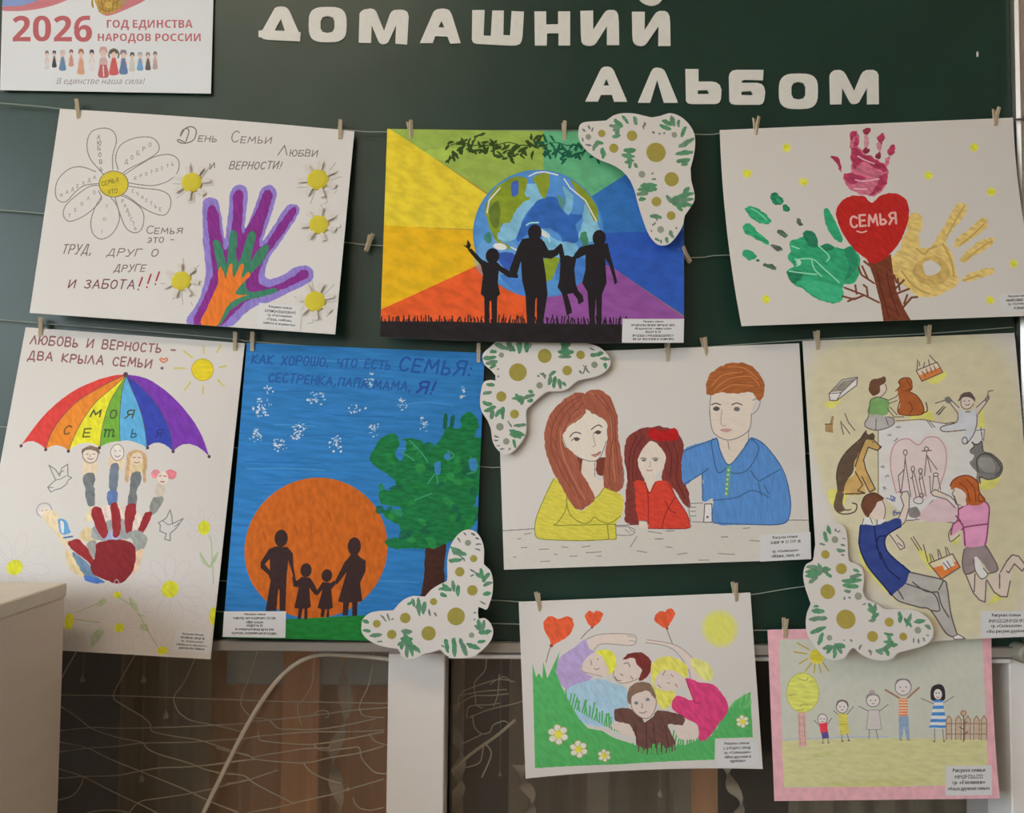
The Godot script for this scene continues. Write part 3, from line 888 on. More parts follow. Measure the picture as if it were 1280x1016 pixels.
	hang_sheet("childrens_drawing", "drawing of four hugging people in grass with red heart balloons", "drawing", Vector3(0.1873, 0.7497, 0.027), [Vector3(-0.1755, 0.2248, -0.015), Vector3(-0.0123, 0.2327, -0.015), Vector3(0.151, 0.2406, -0.015), Vector3(-0.1697, 0.1042, -0.008), Vector3(-0.0071, 0.1169, -0.001), Vector3(0.1567, 0.1203, -0.007), Vector3(-0.1641, -0.0137, -0.001), Vector3(0, 0, 0), Vector3(0.1623, 0.0029, 0.001)], Vector2(326.9, 238.8), [Vector2(0.8073, 0.8384), Vector2(0.985, 0.8326), Vector2(0.9852, 0.9808), Vector2(0.8062, 0.9917)], ["Рисунок семьи", "~", "гр. «Солнышко»", "«Моя дружная и", "крепкая»"])
	# pink bordered drawing of five small figures standing in a row
	canvas(313.4, 233.6, 231, 228, 224)
	draw_row_of_five()
	hang_sheet("childrens_drawing", "pink bordered drawing of five small figures standing in a row", "drawing", Vector3(0.5232, 0.7099, 0.022), [Vector3(-0.1609, 0.2286, -0.01), Vector3(-0.0035, 0.2333, -0.01), Vector3(0.1539, 0.238, -0.01), Vector3(-0.1584, 0.1118, -0.005), Vector3(-0.0045, 0.1163, -0.002), Vector3(0.1521, 0.1188, -0.005), Vector3(-0.1559, -0.003, 0), Vector3(0, 0, 0), Vector3(0.1559, 0.003, 0)], Vector2(313.4, 233.6), [Vector2(0.7706, 0.8066), Vector2(0.9751, 0.8057), Vector2(0.9655, 0.9775), Vector2(0.7583, 0.9789)], ["Рисунок семьи", "~", "гр. «Гномики»", "«Наша дружная семья»"])


func print_notice():
	fill(147, 171, 224, 0.03, 1, 1, [-1,173,209,171,124,220,71,236,5,242])
	fill(214, 135, 145, 0.03, 1, 1, [-1,241,64,237,124,219,203,178,303,177,247,212,164,242,72,257,1,256])
	fill(214, 135, 145, 0.03, 1, 1, [365,252,392,271,425,266,484,240,543,209,589,167,456,168,451,237,405,258])
	fill(199, 164, 85, 0.12, 1, 1, [346,197,354,218,364,245,375,260,398,265,431,252,451,238,456,196])
	stroke(157, 124, 65, 3.6, 1, [[364,217,391,231,417,227,444,213]])
	stroke(157, 124, 65, 3.6, 0, [[377,210,384,248], [390,210,395,258], [407,210,406,260], [423,210,419,253], [437,210,434,244]])
	stroke(157, 124, 65, 3.6, 1, [[368,238,391,253,418,251]])
	fill(186, 148, 76, 0.1, 1, 1, [337,211,344,211,348,238,341,238])
	oval(215, 185, 104, 0.05, 1, 403, 229, 14.7, 12.4, -1)
	fill(184, 158, 130, 0.08, 1, 1, [450,203,471,203,467,227,454,230])
	type_set(199, 110, 117, "2026", "sans", 1, 0, [40,276,302,-4,3,103])
	type_set(197, 118, 125, "ГОД ЕДИНСТВА", "sans", 1, 0, [399,288,326,-4,1,40])
	type_set(197, 118, 125, "НАРОДОВ РОССИИ", "sans", 1, 0, [366,342,391,-5,1,38])
	type_set(157, 150, 158, "В единстве наша сила!", "sans", 0, 0.3, [213,519,338,-5,1,29])
	fill(225, 226, 232, 0.05, 1, 1, [172,437,178,437,181,452,185,477,181,485,171,485,167,478,170,452])
	oval(235, 211, 199, 0.05, 1, 175, 427, 5.2, 10.8, -1)
	fill(136, 127, 135, 0.05, 1, 1, [168,427,169,414,174,411,180,414,181,427,175,420])
	stroke(235, 211, 199, 3.9, 0, [[171,441,168,456], [179,441,183,456]])
	fill(79, 79, 92, 0.05, 1, 1, [199,434,206,434,208,448,213,471,209,477,199,478,195,471,198,448])
	oval(235, 211, 199, 0.05, 1, 203, 425, 5.2, 9.8, -1)
	fill(84, 85, 98, 0.05, 1, 1, [196,425,197,413,202,411,208,413,209,425,202,419])
	stroke(235, 211, 199, 3.9, 0, [[199,438,196,451], [207,438,211,451]])
	fill(115, 148, 189, 0.05, 1, 1, [229,436,240,435,243,452,249,480,244,489,228,489,222,481,227,453])
	oval(235, 211, 199, 0.05, 1, 234, 424, 8, 12.1, -1)
	fill(214, 211, 216, 0.05, 1, 1, [224,424,226,410,233,407,242,410,244,424,234,416])
	stroke(235, 211, 199, 3.9, 0, [[228,440,224,457], [241,440,246,456]])
	fill(214, 158, 146, 0.05, 1, 1, [263,430,271,429,274,443,278,465,274,472,262,472,258,465,262,443])
	oval(235, 211, 199, 0.05, 1, 267, 420, 6, 9.6, -1)
	fill(126, 100, 103, 0.05, 1, 1, [260,421,261,409,267,406,273,409,274,420,267,414])
	stroke(235, 211, 199, 3.9, 0, [[263,433,259,446], [272,433,276,446]])
	fill(225, 174, 151, 0.05, 1, 1, [299,438,310,438,314,458,320,493,315,503,298,503,292,494,297,459])
	oval(235, 211, 199, 0.05, 1, 305, 424, 8.4, 14.9, -1)
	fill(178, 127, 108, 0.05, 1, 1, [294,424,296,406,304,402,312,406,315,424,304,414])
	stroke(235, 211, 199, 3.9, 0, [[298,444,294,464], [312,443,317,463]])
	fill(235, 234, 237, 0.05, 1, 1, [341,435,350,435,353,452,358,481,354,489,340,489,335,481,339,452])
	oval(235, 211, 199, 0.05, 1, 345, 423, 6.8, 12.4, -1)
	fill(74, 74, 81, 0.05, 1, 1, [337,423,338,408,345,405,352,408,353,423,345,415])
	stroke(235, 211, 199, 3.9, 0, [[340,440,337,456], [351,439,356,456]])
	fill(199, 111, 114, 0.05, 1, 1, [381,435,398,435,402,460,412,501,404,514,379,514,371,502,378,460])
	oval(235, 211, 199, 0.05, 1, 389, 418, 12.4, 17.9, -1)
	fill(214, 174, 178, 0.05, 1, 1, [374,418,376,397,388,393,401,397,404,418,389,406])
	stroke(235, 211, 199, 3.9, 0, [[380,442,373,466], [400,442,408,466]])
	fill(214, 106, 106, 0.05, 1, 1, [422,437,437,436,441,458,449,493,442,503,420,504,413,494,419,458])
	oval(235, 211, 199, 0.05, 1, 429, 422, 10.8, 15.2, -1)
	fill(100, 100, 87, 0.05, 1, 1, [416,422,418,404,428,401,439,404,442,422,429,412])
	stroke(235, 211, 199, 3.9, 0, [[421,443,415,463], [438,442,445,463]])
	fill(110, 137, 183, 0.05, 1, 1, [459,437,473,437,477,457,484,490,478,500,458,500,451,491,457,457])
	oval(235, 211, 199, 0.05, 1, 466, 424, 10, 14.3, -1)
	fill(147, 137, 157, 0.05, 1, 1, [454,424,455,407,465,404,475,407,478,424,466,414])
	stroke(235, 211, 199, 3.9, 0, [[458,443,453,462], [474,443,481,462]])
	fill(214, 219, 216, 0.05, 1, 1, [495,440,504,440,507,455,512,481,508,489,494,489,489,481,493,455])
	oval(235, 211, 199, 0.05, 1, 499, 429, 6.8, 11.1, -1)
	fill(100, 95, 92, 0.05, 1, 1, [491,430,492,416,499,413,506,416,507,429,499,422])
	stroke(235, 211, 199, 3.9, 0, [[494,444,490,459], [505,444,509,459]])
	fill(126, 174, 221, 0.05, 1, 1, [524,437,534,437,537,452,543,477,538,484,523,484,518,477,522,452])
	oval(235, 211, 199, 0.05, 1, 529, 427, 7.6, 10.7, -1)
	fill(178, 190, 205, 0.05, 1, 1, [520,427,521,414,529,412,536,414,538,427,529,420])
	stroke(235, 211, 199, 3.9, 0, [[523,441,519,456], [536,441,541,455]])
	fill(110, 106, 108, 0.05, 1, 1, [555,437,564,437,566,451,571,475,567,482,554,482,550,476,553,452])
	oval(235, 211, 199, 0.05, 1, 559, 428, 6.4, 10.3, -1)
	fill(157, 148, 146, 0.05, 1, 1, [551,428,552,415,559,412,565,415,567,427,559,421])
	stroke(235, 211, 199, 3.9, 0, [[554,441,551,455], [565,441,569,455]])
	fill(199, 174, 178, 0.05, 1, 1, [583,434,590,434,593,448,597,472,593,478,582,479,578,472,581,448])
	oval(235, 211, 199, 0.05, 1, 586, 424, 5.6, 10.2, -1)
	fill(136, 116, 119, 0.05, 1, 1, [580,424,580,412,586,409,592,412,593,424,586,417])
	stroke(235, 211, 199, 3.9, 0, [[582,438,579,451], [591,438,595,451]])
	stroke(110, 106, 89, 5.7, 1, [[413,435,411,429,410,423,412,416,414,410,418,406,423,403,429,402,434,403,439,406,443,410,446,416,448,422,447,429,446,435]])
	fill(219, 190, 192, 0.05, 1, 1, [379,437,399,437,405,461,377,461])
	stroke(235, 237, 237, 4.3, 0, [[390,468,393,509]])


func draw_nested_hands():
	stroke(140, 134, 133, 3.4, 1, [[193,240,173,221,135,181,117,129,127,81,171,64,208,76,223,112,217,165,225,220], [245,219,229,175,240,126,287,95,347,88,379,112,380,143,339,178,283,213,265,230], [271,235,321,195,368,162,422,148,460,166,464,211,435,248,382,270,326,270,290,266], [292,279,343,283,405,286,443,302,455,338,442,376,407,378,353,356,309,327,276,311], [267,315,310,333,349,361,364,397,360,440,336,454,304,438,275,388,248,326], [233,327,260,357,275,409,257,463,220,487,187,468,173,426,179,373,199,324], [184,304,199,335,174,374,138,408,95,427,70,407,72,370,102,331,147,291,181,283], [182,276,131,287,100,315,70,354,39,346,27,309,33,267,67,227,111,217,164,232]])
	oval(224, 208, 67, 0.06, 1, 236, 275, 53.3, 49.6, -4)
	stroke(131, 121, 89, 3.2, 1, [[289,271,287,293,274,311,254,322,231,323,208,315,191,299,183,278,185,256,197,238,217,227,241,226,264,234,281,250,289,271]])
	stroke(126, 121, 120, 2.5, 0, [[152,108,155,92,162,108], [154,114,156,129], [155,121,160,121], [163,113,160,116,160,121,161,126,165,129,168,125,168,121,167,116,163,113], [167,134,158,134,160,150,167,150,169,147,169,144,166,142,159,142], [169,158,166,161,165,166,167,172,171,174,174,171,174,166,172,160,169,158], [171,185,174,201,180,201,182,198,181,194,179,193,173,193], [171,185,178,185,180,187,180,190,179,193], [179,212,181,228,186,228,188,224,185,221,180,221]])
	stroke(142, 137, 136, 2.2, 0, [[266,197,266,193,267,193,269,178,272,178,275,193,276,192,277,196], [267,193,275,193], [288,161,285,163,284,169,286,174,290,176,293,174,293,168,291,163,288,161], [312,143,303,143,305,159,312,159,314,156,313,153,311,151,304,151], [325,142,323,126,329,126,332,128,332,132,330,133,324,134], [347,108,344,111,343,116,345,122,349,124,352,121,353,116,351,110,347,108]])
	stroke(153, 149, 148, 2, 0, [[308,240,310,253], [315,240,309,247,317,252], [329,244,327,231,332,231,334,232,334,236,333,237,328,237], [349,222,346,224,346,228,348,233,351,234,353,232,353,228,352,224,349,222], [364,213,371,213], [367,213,369,225], [386,204,383,206,383,210,384,215,387,216,390,214,390,210,389,206,386,204], [407,197,404,195,402,198,402,203,404,207,407,207,409,205], [419,186,426,186], [423,186,424,198], [438,177,439,190,443,189,445,187,443,184,438,184], [312,291,309,290,306,292,306,297,309,302,312,302,313,300], [323,300,324,305,327,307,330,306], [330,300,331,312], [344,323,346,310,352,323], [345,319,350,318], [367,323,364,321,361,324,361,329,364,333,367,333,368,331], [379,332,386,331], [382,331,384,344], [397,342,399,355,403,354,404,352,402,349,398,349], [421,352,415,352,417,365,423,365], [416,359,421,358], [275,344,273,331,278,331,281,332,281,336,279,337,274,337], [285,360,288,347,294,359], [286,355,291,355], [296,379,296,376,297,376,298,364,300,364,303,375,304,375,304,378], [297,376,303,375], [308,380,305,382,305,387,306,391,309,393,312,391,312,386,310,382,308,380], [321,398,318,397,315,399,315,404,318,409,321,409,322,407], [324,413,331,413], [328,413,330,426], [334,430,336,442,340,442,342,439,340,436,335,437]])
	stroke(180, 176, 175, 2, 0, [[218,354,222,360], [225,353,222,366,220,366], [216,404,217,417], [217,410,220,410], [223,404,220,406,220,410,221,414,224,416,227,413,227,410,226,406,223,404], [214,454,221,454], [217,454,219,467]])
	stroke(153, 149, 148, 2, 0, [[88,400,95,399], [92,399,93,412], [113,375,107,376,109,388,115,388], [108,382,113,382], [128,365,127,352,133,352,135,364], [148,341,150,328,156,340], [169,304,167,306,166,311,168,315,171,317,173,315,174,310,172,306,169,304], [47,323,49,335], [54,322,55,335], [48,329,55,329], [67,323,70,310,76,322], [68,318,73,318], [86,313,86,310,87,309,88,297,90,297,93,309,94,309,95,312], [87,309,93,309], [108,285,102,285,104,298,110,297], [103,291,108,291], [121,272,130,284], [128,272,122,285], [141,275,141,272,142,271,143,259,146,259,148,271,149,271,150,274], [142,272,148,271], [159,260,162,247,168,259], [160,255,165,255]])
	stroke(137, 123, 51, 2.5, 1, [[199,268,195,267,193,271,193,278,197,283,200,283,202,280]])
	stroke(137, 123, 51, 2.5, 0, [[210,262,203,265,206,281,213,279], [205,273,211,271], [217,276,215,259,221,269,223,256,228,272], [229,254,232,272,237,270,238,266,235,262,231,264], [252,265,248,249,243,251,241,255,244,259,250,257], [246,259,243,268]])
	stroke(137, 123, 51, 2.5, 1, [[218,302,222,299,226,303,226,310,224,315,219,314]])
	stroke(137, 123, 51, 2.5, 0, [[221,308,226,306], [229,296,238,294], [234,295,236,312]])
	stroke(137, 123, 51, 2.5, 1, [[247,292,244,295,243,301,245,307,249,308,252,305,252,299,250,294,247,292]])
	stroke(129, 123, 122, 4.3, 1, [[479,94,485,57,477,45,461,53,456,75,470,45,495,37,512,52,506,87,472,102,449,96,452,89,477,99]])
	stroke(129, 123, 122, 3.6, 0, [[542,68,526,69,524,90,540,89], [525,79,538,79], [551,67,549,89], [569,67,567,88], [550,78,568,77], [578,67,576,87,587,87,592,82,588,77,577,78]])
	stroke(129, 123, 122, 3.9, 1, [[674,45,663,40,652,49,648,66,654,80,666,81,673,75]])
	stroke(129, 123, 122, 3.6, 0, [[702,59,685,60,683,83,700,82], [684,72,698,71], [710,81,715,58,725,73,736,56,738,80], [750,54,748,79,760,78,766,73,761,67,749,68], [777,55,775,78,798,53,796,76]])
	stroke(129, 123, 122, 3.9, 0, [[829,118,850,79,863,115]])
	stroke(129, 123, 122, 3.6, 0, [[876,94,874,118], [875,106,884,106]])
	stroke(129, 123, 122, 3.6, 1, [[893,93,886,98,884,106,885,113,891,117,898,112,900,105,899,97,893,93]])
	stroke(129, 123, 122, 3.6, 0, [[926,92,909,93,907,115,920,114,925,110,925,106,921,103,908,104], [935,88,932,113,946,112,950,108,949,102,945,99,934,100], [935,88,946,88,950,91,948,96,945,99], [960,88,958,112,978,87,976,111], [579,172,583,192,595,167,598,186]])
	stroke(129, 123, 122, 3.9, 0, [[658,157,653,186,666,185,670,180,670,173,667,170,656,171], [658,157,669,156,671,160,670,166,667,170], [695,155,682,156,677,185,691,184], [680,170,691,169], [699,182,703,155,714,154,718,158,716,164,712,168,701,169], [727,152,722,180], [742,151,737,179], [724,166,739,165]])
	stroke(129, 123, 122, 3.9, 1, [[757,152,751,156,747,166,748,175,753,179,760,174,763,164,763,155,757,152], [788,152,782,149,774,155,771,166,773,175,780,176,785,171]])
	stroke(129, 123, 122, 3.9, 0, [[796,145,813,144], [805,145,800,174], [820,143,816,172,837,141,832,170], [849,144,844,162], [842,169,842,170]])
	stroke(129, 123, 122, 3.6, 1, [[404,427,394,424,384,430,381,442,387,451,397,452,403,447]])
	stroke(129, 123, 122, 3.6, 0, [[426,430,411,431,410,452,425,451], [410,442,423,441], [434,449,437,429,446,443,456,428,458,448], [468,429,467,448,478,447,482,443,478,439,467,439], [509,444,510,424,498,425,492,429,496,434,510,434], [500,435,491,445]])
	stroke(129, 123, 122, 3.6, 1, [[391,472,397,469,402,474,402,481,397,487,389,486]])
	stroke(129, 123, 122, 3.6, 0, [[394,479,402,478], [410,468,425,466], [417,467,417,486]])
	stroke(129, 123, 122, 3.6, 1, [[439,464,433,467,431,475,433,481,438,484,444,480,446,473,444,466,439,464]])
	stroke(129, 123, 122, 3.6, 0, [[473,471,483,470]])
	stroke(134, 119, 117, 4.3, 0, [[90,517,106,516], [98,516,92,551], [108,551,114,515,125,515,129,520,127,529,122,533,111,533], [138,512,143,533], [155,512,137,550,132,550], [155,555,157,545,159,545,172,510,177,510,173,545,176,544,174,554], [159,545,173,545], [188,543,184,552]])
	stroke(134, 119, 117, 3.9, 0, [[247,554,249,547,253,547,266,521,273,521,271,546,275,546,274,553], [252,547,271,546], [286,546,291,518,306,517,312,521,309,528,303,531,289,532], [323,519,331,533], [345,518,326,545,318,545], [350,542,355,515,374,514]])
	stroke(134, 119, 117, 3.9, 1, [[424,511,415,515,411,525,412,535,419,538,428,534,433,524,431,514,424,511]])
	stroke(134, 119, 117, 3.9, 0, [[282,611,283,605,286,604,296,579,301,579,299,604,302,603,301,610], [285,605,299,604], [310,605,314,580,325,579,329,582,327,589,323,591,312,592], [338,576,344,590], [354,575,339,603,334,603], [357,600,361,573,375,572], [396,573,382,574,378,599,392,598], [380,587,392,586]])
	stroke(120, 69, 81, 4.3, 0, [[129,650,126,680,150,648,147,679]])
	stroke(120, 69, 81, 4.3, 1, [[188,650,196,646,204,649,203,656,194,660,202,664,203,671,194,676,184,673]])
	stroke(120, 69, 81, 4.3, 0, [[213,676,228,643,237,674], [219,664,233,664], [271,638,250,639,247,673,262,672,268,667,269,660,264,655,248,656]])
	stroke(120, 69, 81, 4.3, 1, [[291,639,283,644,279,656,281,667,288,671,296,666,300,654,298,643,291,639]])
	stroke(120, 69, 81, 4.3, 0, [[312,636,333,635], [322,636,318,670], [339,668,354,634,363,667], [345,656,359,655]])
	stroke(164, 50, 62, 5.7, 0, [[388,621,381,655], [379,667,380,669], [418,607,411,643], [409,656,410,658], [447,596,440,630], [438,642,439,644]])
	grain(70, 0.015, 0.06)
	fill(153, 137, 221, 0.1, 1, 1, [573,785,604,690,616,584,593,480,579,387,572,319,595,299,628,314,644,360,669,453,671,369,669,274,692,245,723,251,735,290,739,406,767,319,779,260,809,234,838,255,838,303,815,421,813,447,855,365,885,309,915,301,933,321,921,359,875,448,837,525,833,578,855,592,898,573,945,537,986,532,1010,553,1002,591,935,633,869,675,821,695,775,730,726,784])
	fill(144, 54, 150, 0.12, 1, 1, [596,786,626,667,641,582,621,499,595,375,595,338,613,331,634,361,669,480,686,478,689,368,681,284,697,264,718,281,728,417,745,405,778,318,792,264,812,254,826,272,820,325,798,454,820,463,866,374,901,316,920,317,915,349,864,448,826,515,809,590,828,620,873,617,930,581,967,548,990,555,985,578,933,612,856,650,788,676,735,733,691,784])
	fill(68, 141, 111, 0.1, 1, 1, [640,782,659,686,667,633,661,580,636,498,629,462,652,465,672,506,687,547,687,431,699,417,714,439,719,513,733,533,754,426,777,419,782,444,772,530,797,485,830,462,835,482,813,537,778,582,767,625,795,646,874,625,880,640,827,663,769,683,724,723,690,781])
	fill(247, 134, 54, 0.08, 1, 1, [622,782,641,708,662,633,661,580,666,559,681,579,691,604,696,557,708,547,719,597,738,548,751,547,749,595,771,572,778,587,747,627,736,659,777,661,738,678,707,714,681,785])
	stroke(180, 178, 177, 2.5, 0, [[490,638,497,638], [509,697,524,667], [539,666,548,713], [576,701,584,715], [457,640,494,638], [527,538,536,579], [559,593,588,560], [1007,587,1019,624], [1059,634,1090,593], [1066,668,1106,657], [1073,720,1093,697], [1029,709,1024,749,1008,751], [949,653,985,661], [985,723,999,702], [507,174,516,202], [553,229,583,176], [555,231,587,176], [564,260,602,251,600,237], [549,289,568,295,581,284], [538,287,541,322,522,328], [500,287,473,311], [452,258,484,257], [1024,169,1052,126], [1038,197,1078,178], [1054,247,1067,232], [1016,236,1035,281,1024,289], [985,242,971,294], [955,230,916,236], [1013,292,1017,330], [1050,349,1079,326], [1053,384,1095,373,1091,363], [985,401,1015,400]])  # grey rays paint the shadows of the folded paper daisy petals


func draw_globe():
	grain(20, 0.012, 0.02)
	fill(183, 149, 77, 0, 1, 0, [-96,-116,1165,-132,1161,834,-64,858])
	fill(247, 223, 62, 0.1, 1, 0, [-32,-31,598,386,337,375,-39,370])
	fill(247, 197, 34, 0.09, 1, 0, [-39,368,598,386,-17,702])
	fill(247, 103, 50, 0.11, 1, 0, [-28,706,598,386,607,749,-25,771])
	fill(165, 195, 91, 0.09, 1, 0, [-8,-11,587,-18,598,386,379,234])
	fill(109, 195, 144, 0.1, 1, 0, [585,-18,1144,-26,1144,5,778,238,596,386])
	fill(57, 125, 205, 0.09, 1, 0, [598,386,778,238,904,154,1144,-16,1143,374])
	fill(53, 100, 202, 0.08, 1, 0, [598,386,1143,372,1142,718,863,518])
	fill(157, 91, 172, 0.1, 1, 0, [598,386,863,518,1142,723,1142,770,588,770])
	fill(201, 234, 107, 0.08, 0.5, 1, [147,82,270,69,286,90,210,117])
	oval(93, 161, 236, 0.08, 1, 577, 387, 240.5, 239.6, -1)
	oval(135, 197, 247, 0.08, 0.5, 427, 482, 86.6, 83.1, -1)
	fill(157, 222, 247, 0.12, 0.8, 1, [511,211,552,200,593,209,594,256,554,283,515,335,501,398,456,419,425,399,444,357,483,305])
	fill(57, 115, 205, 0.12, 1, 1, [497,419,511,356,549,288,584,256,635,250,677,307,738,316,714,353,725,410,680,426,649,385,597,365,542,387])
	fill(159, 224, 247, 0.12, 0.7, 1, [660,208,701,244,693,312,669,302,676,260])
	fill(171, 234, 247, 0.14, 0.7, 1, [748,270,790,342,809,404,761,415,725,394,739,342])
	fill(60, 100, 197, 0.1, 1, 1, [427,467,488,465,500,522,459,523])
	fill(77, 139, 226, 0.1, 1, 1, [439,544,521,563,533,620,482,595])
	fill(75, 137, 221, 0.1, 1, 1, [651,478,742,477,763,519,724,581,654,613])
	fill(147, 217, 247, 0.14, 0.8, 1, [593,386,649,411,721,431,707,509,661,478,610,463])
	fill(149, 171, 50, 0.14, 1, 1, [382,275,404,228,439,196,489,172,529,184,522,242,543,252,513,273,488,304,469,346,444,352,432,383,424,389,435,415,477,440,457,447,417,412,393,358,377,312])
	fill(109, 134, 52, 0.1, 1, 1, [391,306,421,264,432,316,424,368,403,358])
	fill(75, 112, 205, 0.1, 1, 1, [470,201,495,190,496,232,476,248])
	fill(153, 173, 52, 0.1, 1, 1, [549,177,592,158,610,162,613,199,596,253,582,241,567,210])
	fill(147, 167, 52, 0.1, 1, 1, [690,182,747,216,786,274,798,331,780,336,758,285,722,239])
	fill(75, 149, 113, 0.15, 1, 1, [730,389,750,379,761,415,746,436])
	fill(75, 149, 138, 0.1, 1, 1, [374,400,394,384,405,420,385,426])
	fill(99, 161, 150, 0.1, 1, 1, [645,240,671,260,662,291,648,271])
	fill(153, 179, 52, 0.1, 1, 1, [598,484,653,476,650,509,628,562,613,567,601,521])
	fill(93, 161, 230, 0.08, 1, 1, [608,572,653,561,684,602,624,622])
	stroke(247, 247, 247, 5, 0, [[383,312,390,265,429,217], [536,171,561,158,592,153,643,165], [666,179,690,213,747,259,790,337], [477,440,518,460]])
	oval(247, 247, 247, 0.05, 1, 436, 438, 25.5, 12.5, 9)
	oval(247, 247, 247, 0.05, 1, 598, 386, 24.4, 10.4, 29)
	stroke(183, 246, 247, 5.7, 1, [[531,356,546,347,576,345], [587,370,608,386,619,417]])
	stroke(75, 149, 224, 4.3, 1, [[817,384,795,488,731,572,637,619,531,621,433,576,364,495,336,392,357,287,422,203,517,155,625,154,723,199,791,281,817,384]])
	oval(57, 82, 37, 0.12, 1, 236, 111, 17.1, 4.7, 100)
	oval(57, 82, 37, 0.12, 1, 238, 48, 14.1, 4.7, 158)
	oval(57, 82, 37, 0.12, 1, 226, 67, 14, 4.7, 118)
	oval(57, 82, 37, 0.12, 1, 258, 89, 15, 4.7, 36)
	oval(57, 82, 37, 0.12, 1, 234, 114, 17.4, 4.7, 136)
	oval(57, 82, 37, 0.12, 1, 258, 97, 18.5, 4.7, 44)
	oval(57, 82, 37, 0.12, 1, 252, 107, 14.3, 4.7, 69)
	oval(57, 82, 37, 0.12, 1, 275, 78, 13.6, 4.7, 89)
	oval(57, 82, 37, 0.12, 1, 269, 49, 14.7, 4.7, 141)
	oval(57, 82, 37, 0.12, 1, 276, 51, 17.6, 4.7, 22)
	oval(57, 82, 37, 0.12, 1, 280, 81, 14.4, 4.7, 79)
	oval(57, 82, 37, 0.12, 1, 283, 68, 15.4, 4.7, 109)
	oval(57, 82, 37, 0.12, 1, 283, 55, 14.7, 4.7, 43)
	oval(57, 82, 37, 0.12, 1, 275, 70, 16.1, 4.7, 143)
	oval(57, 82, 37, 0.12, 1, 286, 44, 18.4, 4.7, 61)
	oval(57, 82, 37, 0.12, 1, 277, 48, 14.7, 4.7, 143)
	oval(57, 82, 37, 0.12, 1, 313, 78, 17.3, 4.7, 31)
	oval(57, 82, 37, 0.12, 1, 291, 40, 13.1, 4.7, 163)
	oval(57, 82, 37, 0.12, 1, 314, 70, 18.2, 4.7, 51)
	oval(57, 82, 37, 0.12, 1, 307, 47, 17.4, 4.7, 113)
	oval(57, 82, 37, 0.12, 1, 312, 68, 13.5, 4.7, 137)
	oval(57, 82, 37, 0.12, 1, 319, 80, 12.7, 4.7, -9)
	oval(57, 82, 37, 0.12, 1, 324, 44, 15.1, 4.7, 118)
	oval(57, 82, 37, 0.12, 1, 327, 82, 14.6, 4.7, 38)
	oval(57, 82, 37, 0.12, 1, 339, 76, 16.4, 4.7, -8)
	oval(57, 82, 37, 0.12, 1, 335, 23, 12.9, 4.7, 144)
	oval(57, 82, 37, 0.12, 1, 353, 16, 18.5, 4.7, -12)
	oval(57, 82, 37, 0.12, 1, 346, 54, 14.2, 4.7, 79)
	oval(57, 82, 37, 0.12, 1, 363, 79, 18.6, 4.7, 24)
	oval(57, 82, 37, 0.12, 1, 355, 61, 13.6, 4.7, 161)
	oval(57, 82, 37, 0.12, 1, 368, 46, 14.7, 4.7, -11)
	oval(57, 82, 37, 0.12, 1, 369, 79, 12.7, 4.7, 88)
	oval(57, 82, 37, 0.12, 1, 364, 64, 15.5, 4.7, 78)
	oval(57, 82, 37, 0.12, 1, 369, 75, 14.6, 4.7, 135)
	oval(57, 82, 37, 0.12, 1, 357, 79, 14.1, 4.7, 150)
	oval(57, 82, 37, 0.12, 1, 396, 49, 17.4, 4.7, -19)
	oval(57, 82, 37, 0.12, 1, 377, 76, 15, 4.7, 100)
	oval(57, 82, 37, 0.12, 1, 398, 53, 14.8, 4.7, 83)
	oval(57, 82, 37, 0.12, 1, 394, 42, 14.7, 4.7, 46)
	oval(57, 82, 37, 0.12, 1, 414, 60, 17, 4.7, 35)
	oval(57, 82, 37, 0.12, 1, 405, 74, 18.3, 4.7, -23)
	oval(57, 82, 37, 0.12, 1, 402, 83, 18.6, 4.7, 77)
	oval(57, 82, 37, 0.12, 1, 410, 67, 13.9, 4.7, -19)
	oval(57, 82, 37, 0.12, 1, 427, 92, 18.5, 4.7, 44)
	oval(57, 82, 37, 0.12, 1, 418, 99, 13.6, 4.7, 21)
	oval(57, 82, 37, 0.12, 1, 400, 47, 16.6, 4.7, 143)
	oval(57, 82, 37, 0.12, 1, 411, 60, 12.5, 4.7, 99)
	oval(57, 82, 37, 0.12, 1, 412, 65, 16.8, 4.7, 161)
	oval(57, 82, 37, 0.12, 1, 444, 106, 13.1, 4.7, -20)
	oval(57, 82, 37, 0.12, 1, 447, 61, 14.7, 4.7, -31)
	oval(57, 82, 37, 0.12, 1, 442, 67, 14.8, 4.7, -19)
	oval(57, 82, 37, 0.12, 1, 445, 80, 13.7, 4.7, -25)
	oval(57, 82, 37, 0.12, 1, 443, 60, 13.2, 4.7, 68)
	oval(57, 82, 37, 0.12, 1, 464, 98, 17.9, 4.7, 50)
	oval(57, 82, 37, 0.12, 1, 465, 84, 15.5, 4.7, 56)
	oval(57, 82, 37, 0.12, 1, 471, 79, 14.1, 4.7, 60)
	oval(57, 82, 37, 0.12, 1, 467, 85, 18.3, 4.7, 132)
	oval(57, 82, 37, 0.12, 1, 471, 116, 13.2, 4.7, 56)
	oval(57, 82, 37, 0.12, 1, 474, 80, 13.3, 4.7, 104)
	oval(57, 82, 37, 0.12, 1, 487, 66, 18.3, 4.7, -32)
	oval(57, 82, 37, 0.12, 1, 479, 62, 17, 4.7, 131)
	oval(57, 82, 37, 0.12, 1, 468, 80, 17.8, 4.7, 149)
	oval(57, 82, 37, 0.12, 1, 509, 98, 14.3, 4.7, 37)
	oval(57, 82, 37, 0.12, 1, 488, 63, 12.7, 4.7, 127)
	oval(57, 82, 37, 0.12, 1, 502, 74, 12.5, 4.7, -36)
	oval(57, 82, 37, 0.12, 1, 513, 83, 15.9, 4.7, 41)
